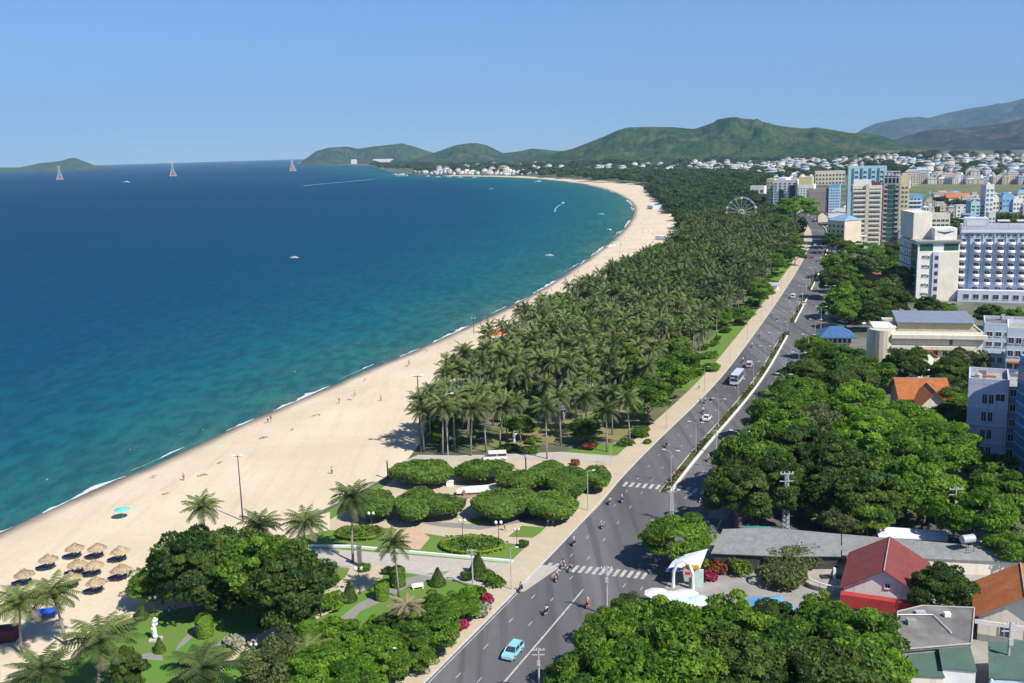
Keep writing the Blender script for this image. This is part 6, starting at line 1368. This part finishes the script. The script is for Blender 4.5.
for k,(x,y,l) in enumerate(th):
    g=P(x,y,2.5); TH.put((g[0],g[1],0),k*.7,(1,1,1),'straw thatched beach umbrella, '+l,'beach umbrella','thatched umbrellas on the beach')
    for s in (-1,1): LO.put((g[0]-1.2+s*.75,g[1]+.9,0.02),-.9,1,'blue lounger in the shade of a thatched umbrella','lounger','loungers under the thatched umbrellas')
g=P(44,618); e=empty('blue_tarpaulin',(g[0],g[1],0),.2,'bright blue tarpaulin shelter on the sand behind the left palms','tarpaulin')
m=MB(); m.add([(-2.2,-1.2,.9),(2.2,-1.2,1.0),(2.4,1.2,1.2),(-2.2,1.3,1.1),(0,0,1.5)],[(0,1,4),(1,2,4),(2,3,4),(3,0,4)]); m.add([(-2.2,-1.2,.86),(2.2,-1.2,.96),(2.4,1.2,1.16),(-2.2,1.3,1.06)],[(3,2,1,0)]); m.build('cover',bluec,e)
for x,y in ((-2.1,-1.1),(2.1,-1.1),(2.2,1.1),(-2.1,1.1)): MB().tube([(x,y,0),(x,y,1)],.04,5).build('pole',steel,e)
def parasol(px,py,r,h,mat,label,cat='parasol'):
    g=P(px,py,h); e=empty('parasol',(g[0],g[1],0),.2,label,cat); m=MB(); m.lathe([(r,h-.35),(r*.55,h-.08),(.06,h+.12)],8); m.build('canopy',mat,e); MB().tube([(0,0,-.05),(0,0,h+.15)],.04,6).build('pole',steel,e); MB().lathe([(.3,0),(.3,.12),(.06,.2)],8).build('foot',concrete,e)
parasol(122,508,1.7,2.2,turq,'turquoise parasol alone on the open sand')
for k,(x,y) in enumerate([(657,591),(672,594),(686,592),(664,597),(680,600),(698,598)]): parasol(x,y,2.1,2.7,whitep if k<4 else surf('pale_mint_cloth',(.6,.78,.72),(.5,.68,.62),1),['white parasol nearest the kerb at the open air cafe','white parasol in the middle of the cafe group','white parasol closest to the entrance arch','white parasol at the front edge of the cafe group','pale mint parasol under the tree edge','pale mint parasol at the right of the cafe group'][k])
for k,(x,y,s) in enumerate([(767,601,1.3),(783,607,1.),(748,630,1.1),(800,637,1.),(770,644,.9)]):
    g=P(x,y,3.0); e=empty('tarpaulin_canopy',(g[0],g[1],0),k*.5,'light blue tarpaulin canopy '+['largest, beside the open yard','small, right of the largest','showing through the tree canopy at the left','showing through the canopy at the right','darkest, deep between the trees'][k],'canopy')
    m=MB(); m.add([(-2*s,-1.5*s,2.6),(2*s,-1.6*s,2.7),(2.1*s,1.6*s,2.8),(-2*s,1.5*s,2.7),(0,.2,3.3)],[(0,1,4),(1,2,4),(2,3,4),(3,0,4)]); m.build('cover',lbluec,e)
    for a_,b_ in ((-1.9,-1.4),(1.9,-1.5),(2,1.5),(-1.9,1.4)): MB().tube([(a_*s,b_*s,0),(a_*s,b_*s,2.65)],.04,5).build('pole',steel,e)
def bx_thing(name,px,py,w,d,h,mat,label,cat,rz=0,z=0): 
    g=P(px,py); m=MB(); m.box(-w/2,w/2,-d/2,d/2,z,z+h); m.box(-w/2-.1,w/2+.1,-d/2-.1,d/2+.1,z+h+.005,z+h+.12); o=m.build(name,mat); o.location=(g[0],g[1],0); o.rotation_euler=(0,0,rz); return tag(o,label,cat)
bx_thing('orange_tent',497,335,5,3,2.2,surf('orange_canvas',(.7,.22,.10)),'orange beach tent at the edge of the grove','tent',.3)
bx_thing('grey_column',360,566,.7,.7,3.6,darkconc,'dark grey column beside the white capped lamp','column')
bx_thing('beach_stall',6,640,3.4,2.4,1.9,surf('maroon_canvas',(.10,.03,.04)),'dark maroon covered stall at the left edge under the palms','stall',.2)
bx_thing('beach_canopy',661,208.5,30,12,4,surf('canvas_pale',(.6,.62,.75)),'pale blue and white canopy on the far beach','canopy',.4); bx_thing('beach_canopy',665,240,16,5,3,whitep,'white canopy on the beach at the edge of the far grove','canopy',-.9)
bx_thing('stage_block',450,486,1.6,.8,1.1,whitep,'small white box on the ring path beside the stage','box',.1)
m=MB(); g=P(478,491,1.0)
e=empty('white_stage',(g[0],g[1],0),.1,'white curved stage roof in the middle of the clipped trees','stage'); N=14
m.prism([(4.6*math.cos(PI*i/N),1.0+2.2*math.sin(PI*i/N)) for i in range(N+1)]+[(-4.6,-.6),(4.6,-.6)],.9,1.15); m.build('stage_roof',whitep,e); MB().box(-4,4,-.3,2.2,-.05,.89).build('wall',surf('stage_brown',(.35,.24,.18)),e)
e=empty('park_fountain',(*P(462,494)[:2],0),0,'round brown fountain basin in front of the white stage','fountain'); 
g=P(464,497); e.location=(g[0],g[1],0); MB().lathe([(1.6,0),(1.7,.5),(1.5,.55),(1.4,.3)],16).build('basin',surf('brown_stone',(.33,.22,.17)),e); MB().lathe([(.3,.3),(.2,1.0),(.5,1.15),(.1,1.6)],10).build('spout',surf('brown_stone',(.33,.22,.17)),e)
for k,(x,y,rz_) in enumerate([(466,476,0),(152,600,.4),(338,603,.7),(333,607,.7),(222,603,0),(418,589,.3)]):
    g=P(x,y); e=empty('park_bench',(g[0],g[1],0),rz_,['long white bench beside the clipped slab behind the stage','white bench on the sand below the dark tree','white bench on the garden path edge, upper one','white bench on the garden path edge, lower one','white bench on the shrub path by the statue lawn','white bench on the grey garden path'][k],'bench'); w=3 if k==0 else 1
    MB().box(-w,w,-.25,.25,.4,.5).build('seat',whitep,e); MB().box(-w,w,.26,.34,.45,.95).build('backrest',whitep,e)
    for s in (-.8,.8): MB().box(w*s-.08,w*s+.08,-.22,.22,0,.39).build('leg',whitep,e)
# statues: organic shapes from skin skeletons
def statue(px,py,h,label,seed):
    g=P(px,py); rg_=random.Random(seed); J=[(0,0,.3)];E=[];Rr=[.5]
    for k in range(1,6): J.append((rg_.uniform(-.3,.3),rg_.uniform(-.2,.2),.3+k*(h-.5)/5)); E.append((k-1,k)); Rr.append(.42-.04*k+rg_.uniform(-.06,.1))
    for a_,s in ((3,1),(2,-1),(4,1)): J.append((J[a_][0]+s*.7,J[a_][1],J[a_][2]+.3)); E.append((a_,len(J)-1)); Rr.append(.22)
    e=empty('white_statue',(g[0],g[1],0),0,label,'statue'); link('figure',skinmesh('figure',J,E,Rr,whitep,2),e); MB().box(-.9,.9,-.7,.7,-.05,.3).build('plinth',surf('plinth_stone',(.55,.53,.5)),e)
statue(156,640,3.9,'tall abstract white statue on the lawn by the beach',3); statue(514,446,3.6,'small white statue at the front of the palm grove',5); 
# people on the beach and in the park
bp_=[(271,421,'walk','dark','dark','person in dark clothes walking at the water edge left of the swimmers'),(268,422,'stand','white','dark','person standing right beside the walker at the water edge'),(355,396,'stand','white','grey','person standing on the sand above the lying pair'),(349,400,'lie',None,'red','sunbather lying near the standing person above mid beach'),(292,430,'lie',None,'dark','sunbather lying alone on the upper sand'),(262,438,'lie',None,'blue','sunbather lying in a pair near the water, left one'),(266,437.5,'lie',None,'dark','sunbather lying in a pair near the water, right one'),
(220,463,'lie',None,'dark','sunbather lying on the lower left sand'),(201,476,'lie',None,'red','sunbather of the pair left of the tall mast, left one'),(204.5,475,'lie',None,'dark','sunbather of the pair left of the tall mast, right one'),(166,494,'lie',None,'grey','sunbather alone between the parasol and the mast'),(377,440,'lie',None,'grey','sunbather by the palm shadows at the grove corner'),(314,416,'lie',None,'teal','sunbather on a teal towel in mid beach'),(319,415,'lie',None,'yellow','sunbather next to the teal one in mid beach'),(332,474,'stand','white','dark','person on the bare sand left of the park circle'),(407,366,'lie',None,'dark','sunbather on the narrow upper beach'),(170,617,'stand','white','blue','person in white under the edge of the big dark tree, left'),(176,616,'stand','teal','dark','person in teal under the edge of the big dark tree, right'),(112,573,'lie',None,'orange','sunbather with orange cloth between the umbrella rows'),(110,581,'lie',None,'pink','sunbather with pink cloth in front of the umbrellas'),
(548,527,'stand','white','blue','pedestrian under the clipped trees by the sidewalk, left'),(553,526,'walk','white','khaki','pedestrian under the clipped trees by the sidewalk, right'),(700,404,'walk','dark','dark','pedestrian on the light sidewalk'),(699,389,'stand','white','dark','pedestrian by the sandy parking mouth'),(735,546,'stand','white','dark','worker on top of the street end by the grey hall'),
(505,531,'walk','pink','khaki','walker on the ring path near the twin globe lamp')]
for x,y,kd,t,b_,l in bp_:
    g=P(x,y); person((g[0],g[1],.03),kd,t,b_,l,random.uniform(0,6.28))
sw_=[(353,375),(364,372),(327,381.5),(314,388),(203,430),(295,372),(47,480),(285,385),(130,450),(385,363),(520,286)]
for k,(x,y) in enumerate(sw_):
    g=P(x,y,SEA); person((g[0],g[1],SEA-1.15),'stand',None,'dark','swimmer standing chest deep in the shallow water','%f'%0 and random.uniform(0,6),group='swimmers in the shallows')
rp=random.Random(9)
for k in range(34):
    t=rp.random(); i=int(len(shore_s)*0+np.searchsorted(shore_s[:,1],P(470,330)[1]+t*620)); i=min(i,len(shore_s)-2); p=offset(shore_s,rp.uniform(8,38))[i]
    kd=rp.choice(['stand','walk','lie']); tc=rp.choice(['white','red','blue','dark','yellow']) if kd!='lie' else None; bc=rp.choice(['dark','blue','grey']); person((p[0],p[1],.02),kd,tc,bc,{'stand':'standing','walk':'walking','lie':'lying'}[kd]+' beachgoer in '+(tc+' top and ' if tc else '')+bc+' '+('trousers' if tc else 'swimwear')+' on the far sand beside the grove',rp.uniform(0,6),group='beachgoers on the far stretch of sand')
rp=random.Random(19)
for k in range(22):
    y_=rp.uniform(200,520); i=int(np.searchsorted(shore_s[:,1],y_)); p=offset(shore_s,rp.uniform(6,30))[i]; kd=rp.choice(['stand','walk','lie','lie']); tc=rp.choice(['white','red','blue','dark','yellow','teal']) if kd!='lie' else None; bc=rp.choice(['dark','blue','grey','red'])
    person((p[0],p[1],.02),kd,tc,bc,{'stand':'standing','walk':'walking','lie':'lying'}[kd]+' beachgoer in '+(tc+' top and ' if tc else '')+bc+' '+('trousers' if tc else 'swimwear')+' on the long near stretch of sand',rp.uniform(0,6),group='beachgoers on the near stretch of sand')
# ------------------------------------------------------------------ boats
def boat(px,py,L,label,rz,kind='motor'):
    g=P(px,py,SEA); w=L*.17; e=empty('motor_boat' if kind=='motor' else 'moored_boat',(g[0],g[1],SEA),rz,label,'boat'); m=MB(); n=9; vs=[]
    for i in range(n):
        t=i/(n-1); y=-L/2+L*t; ww=w*(1-.0*t) *(1 if t<.55 else math.sqrt(max(0.02,1-((t-.55)/.45)**2))); zt=.9+.5*t*t; vs+=[(-ww,y,zt*L/9),(-ww*.7,y,-.3),(ww*.7,y,-.3),(ww,y,zt*L/9)]
    m.add(vs,[(4*i+a,4*i+b_,4*(i+1)+b_,4*(i+1)+a) for i in range(n-1) for a,b_ in ((0,1),(1,2),(2,3))]+[(4*i+3,4*i,4*(i+1),4*(i+1)+3) for i in range(n-1)]+[(0,3,2,1),(4*n-4,4*n-3,4*n-2,4*n-1)]); m.build('hull',whitep,e)
    MB().box(-w*.6,w*.6,-L*.25,L*.12,L*.105,L*.2).build('cabin',whitep,e); MB().box(-w*.62,w*.62,-L*.2,L*.125,L*.14,L*.175).build('cabin_window',darkg,e)
    return e
for a in [(601,214.5,9,'speedboat off the far beach curve, farther one',1.2),(609,230,7,'small boat off the far beach, nearer one',.6),(611,247,13,'long white boat at the waterline of the far beach',-.9),(549,256,8,'white boat in the bay left of the far beach',1.4),(563,203,9,'speedboat turning with a curved wake behind it',.3),(126,182.5,34,'white ferry in the open sea between two pylons',1.3),(491,189,10,'small boat in the bay below the harbour town',1.2),(294,258,8,'small boat in the middle of the bay',1.5),(401,176.2,60,'large white ship moored at the harbour point',1.5),(417,172,26,'white boat left of the harbour quay',1.4),(438,177.5,24,'white excursion boat off the harbour quay',1.5),(449,177.2,20,'white boat second along the harbour quay',1.4),(460,177.6,24,'dark shaded boat among the quay boats',1.6),(474,178,20,'white boat at the near end of the harbour quay',1.5),(538,182,22,'white boat lying off the sandy spit',1.5),(395,174.8,30,'low ship at the tip of the harbour point',1.4),(428,176.5,22,'boat between the large ship and the quay',1.6)]: boat(a[0],a[1],a[2]*.75,a[3],a[4])
def wake(px,w,name='boat_wake'):
    g=[P(x,y,SEA+.05) for x,y in px]; s_,_=resample(g,8,3); ribbon(name,offset(s_,-w),offset(s_,w),SEA+.06,SEA+.06,surf('wake_foam',(.20,.42,.52),(.06,.2,.32),.05,world=True),'stuff')
wake([(563,203),(558,206),(555,209),(555,212)],1.2); wake([(303,186),(320,184),(345,182),(375,179)],7)
# entrance arch with coloured canopies
g=P(683,588); e=empty('entrance_arch',(g[0],g[1],0),-.25,'white entrance arch with coloured canopies on the corner by the bright tree','arch')
e.scale=(.78,.78,.85)
m=MB(); m.tube([(-2.1,0,0),(-2.0,0,3.2),(-1.2,0,5.1),(0,0,5.7),(1.2,0,5.1),(2.0,0,3.2),(2.1,0,0)],[.42,.36,.3,.28,.3,.36,.42],8); m.build('arch_frame',whitep,e)
m=MB(); m.add([(-3.2,1,3.6),(3.5,1,4.0),(4.8,5.5,6.4),(-2,5,4.4),(-3.2,1,3.5),(3.5,1,3.9),(4.8,5.5,6.3),(-2,5,4.3)],[(0,1,2,3),(7,6,5,4),(0,4,5,1),(1,5,6,2),(2,6,7,3),(3,7,4,0)]); m.build('white_canopy',surf('canopy_white',(.7,.74,.8),(.6,.66,.75),.7),e)
MB().box(-3.6,-.6,.7,.98,3.0,3.5).build('blue_banner',surf('banner_blue',(.04,.12,.55)),e); MB().box(.4,3.3,.2,1,4.05,4.6).build('yellow_banner',surf('banner_yellow',(.7,.42,.03)),e); MB().box(.4,1.5,-.3,.1,2.9,3.4).build('red_banner',surf('banner_red',(.6,.06,.05)),e)
MB().box(1.9,4.2,1.2,1.5,0,3.6).build('pale_panel',surf('panel_mint',(.62,.78,.74)),e); MB().box(1.2,1.9,-.2,.2,0,2.2).build('green_panel',surf('panel_green',(.08,.14,.07)),e)
# round terrace
g=P(838,580); e=empty('round_terrace',(g[0],g[1],0),0,'round raised terrace with white rail between the clipped bush and the red roofed house','terrace')
MB().lathe([(6.2,-.05),(6.2,.7)],28).build('floor_slab',surf('terrace_stone',(.42,.38,.33),(.3,.27,.24),.4),e); m=MB(); m.tube([(6.1*math.cos(PI*.35+1.45*PI*i/26),6.1*math.sin(PI*.35+1.45*PI*i/26),1.5) for i in range(27)],.12,5)
for i in range(0,27,2): m.tube([(6.1*math.cos(PI*.35+1.45*PI*i/26),6.1*math.sin(PI*.35+1.45*PI*i/26),.7),(6.1*math.cos(PI*.35+1.45*PI*i/26),6.1*math.sin(PI*.35+1.45*PI*i/26),1.5)],.06,4)
m.build('rail',whitep,e)
for x in (-1,1.4,2.2): MB().box(x-.2,x+.2,-1.2,-.8,.71,2.6).build('pillar',whitep,e)
MB().box(-3,1,-1,.4,.71,.9).build('dark_pool',darkg,e)
bush(793,556,5.5,3.6,L_olive,'greyish green clipped bush in front of the long grey roof, upper one',name='large_bush',sz=.32); bush(781,573,4.5,2.8,L_olive,'greyish clipped hedge bush below the first, lower one',name='large_bush',sz=.32)
# water tank tower
g=P(966,569); e=empty('water_tower',(g[0],g[1],0),.2,'small silver water tank on a dark steel stand behind the round dark tree','water tower'); H_=height_at(g,543); m=MB()
for sx in (-.7,.7):
    for sy in (-.7,.7): m.tube([(sx*1.2,sy*1.2,0),(sx,sy,H_)],.07,4)
for z in (1.5,3.2): m.box(-.85,.85,-.8,-.72,z,z+.1); m.box(-.85,.85,.72,.8,z,z+.1)
m.build('stand',surf('rust_steel',(.14,.07,.06)),e); MB().tube([(-1.1,0,H_+.75),(1.1,0,H_+.75)],.72,14).build('tank',steel,e)
g=P(975,600)
# dark debris line on the far beach, stood in for by small boat hulls
for k,(x,y) in enumerate([(676,218),(677,225),(672,236),(668,213),(664,204),(655,198)]):
    p=P(x,y); o=boat(x,y,6,'boat hull standing in for the dark debris line on the far sand',k*.9); o.location=(p[0],p[1],.2); o['group']='boat hulls standing in for the beach debris'
    for c in o.children: pass
# farm of rocks on the hill: white building on headland
for k,(x,y,w,l) in enumerate([(383,160.5,150,'long white resort building on the headland slope'),(354,161,40,'small white house low on the headland')]):
    b=P(x,168); q=at_dist(x,y,7600); m=MB(); m.box(-w/2,w/2,-15,15,-22,9); m.box(-w/2.2,w/2.2,-12,12,9.1,11); o=m.build('resort_building',HM[0]); o.location=tuple(q); tag(o,l,'building')
# ------------------------------------------------------------------ haze, sky and sun
m=bpy.data.materials.new('haze'); m.use_nodes=True; nt=m.node_tree; nt.nodes.clear(); out=nt.nodes.new('ShaderNodeOutputMaterial'); v=nt.nodes.new('ShaderNodeVolumePrincipled')
HAZE=4.3e-5
v.inputs['Density'].default_value=HAZE; v.inputs['Color'].default_value=(.40,.68,1,1); v.inputs['Anisotropy'].default_value=0.; nt.links.new(v.outputs[0],out.inputs['Volume'])
hz=MB().box(-36000,36000,-2000,37000,-12,2600).build('haze',m); hz['kind']='stuff'
SUN_AZ=R(180-46); SUN_EL=R(47)     # azimuth clockwise from +Y
sv=np.array([math.sin(SUN_AZ)*math.cos(SUN_EL),math.cos(SUN_AZ)*math.cos(SUN_EL),math.sin(SUN_EL)])
w=bpy.data.worlds.new('World'); sc.world=w; w.use_nodes=True; nt=w.node_tree; bg=nt.nodes['Background']; sky=nt.nodes.new('ShaderNodeTexSky'); sky.sky_type='NISHITA'; sky.sun_disc=False; sky.sun_elevation=SUN_EL; sky.sun_rotation=SUN_AZ; sky.altitude=0; sky.air_density=.6; sky.dust_density=0.; sky.ozone_density=10.
nt.links.new(sky.outputs[0],bg.inputs[0]); bg.inputs[1].default_value=.10
sl=bpy.data.lights.new('sun','SUN'); sl.energy=5.; sl.angle=R(.53); sl.color=(1,.95,.86); so=bpy.data.objects.new('sun',sl); COL.objects.link(so); so.rotation_euler=Vector(-sv).to_track_quat('-Z','Y').to_euler(); so.location=(200,-200,300)
sc.view_settings.view_transform='Standard'; sc.view_settings.look='None'; sc.view_settings.exposure=.55; sc.view_settings.gamma=1
sc.render.engine='CYCLES'; c=sc.cycles; c.use_denoising=True; c.max_bounces=6; c.diffuse_bounces=2; c.glossy_bounces=2; c.transmission_bounces=3; c.transparent_max_bounces=4; c.volume_bounces=0; c.use_adaptive_sampling=True; c.adaptive_threshold=.02
c.sample_clamp_indirect=4
try: c.denoiser='OPENIMAGEDENOISE'; c.denoising_input_passes='RGB_ALBEDO_NORMAL'
except Exception: pass
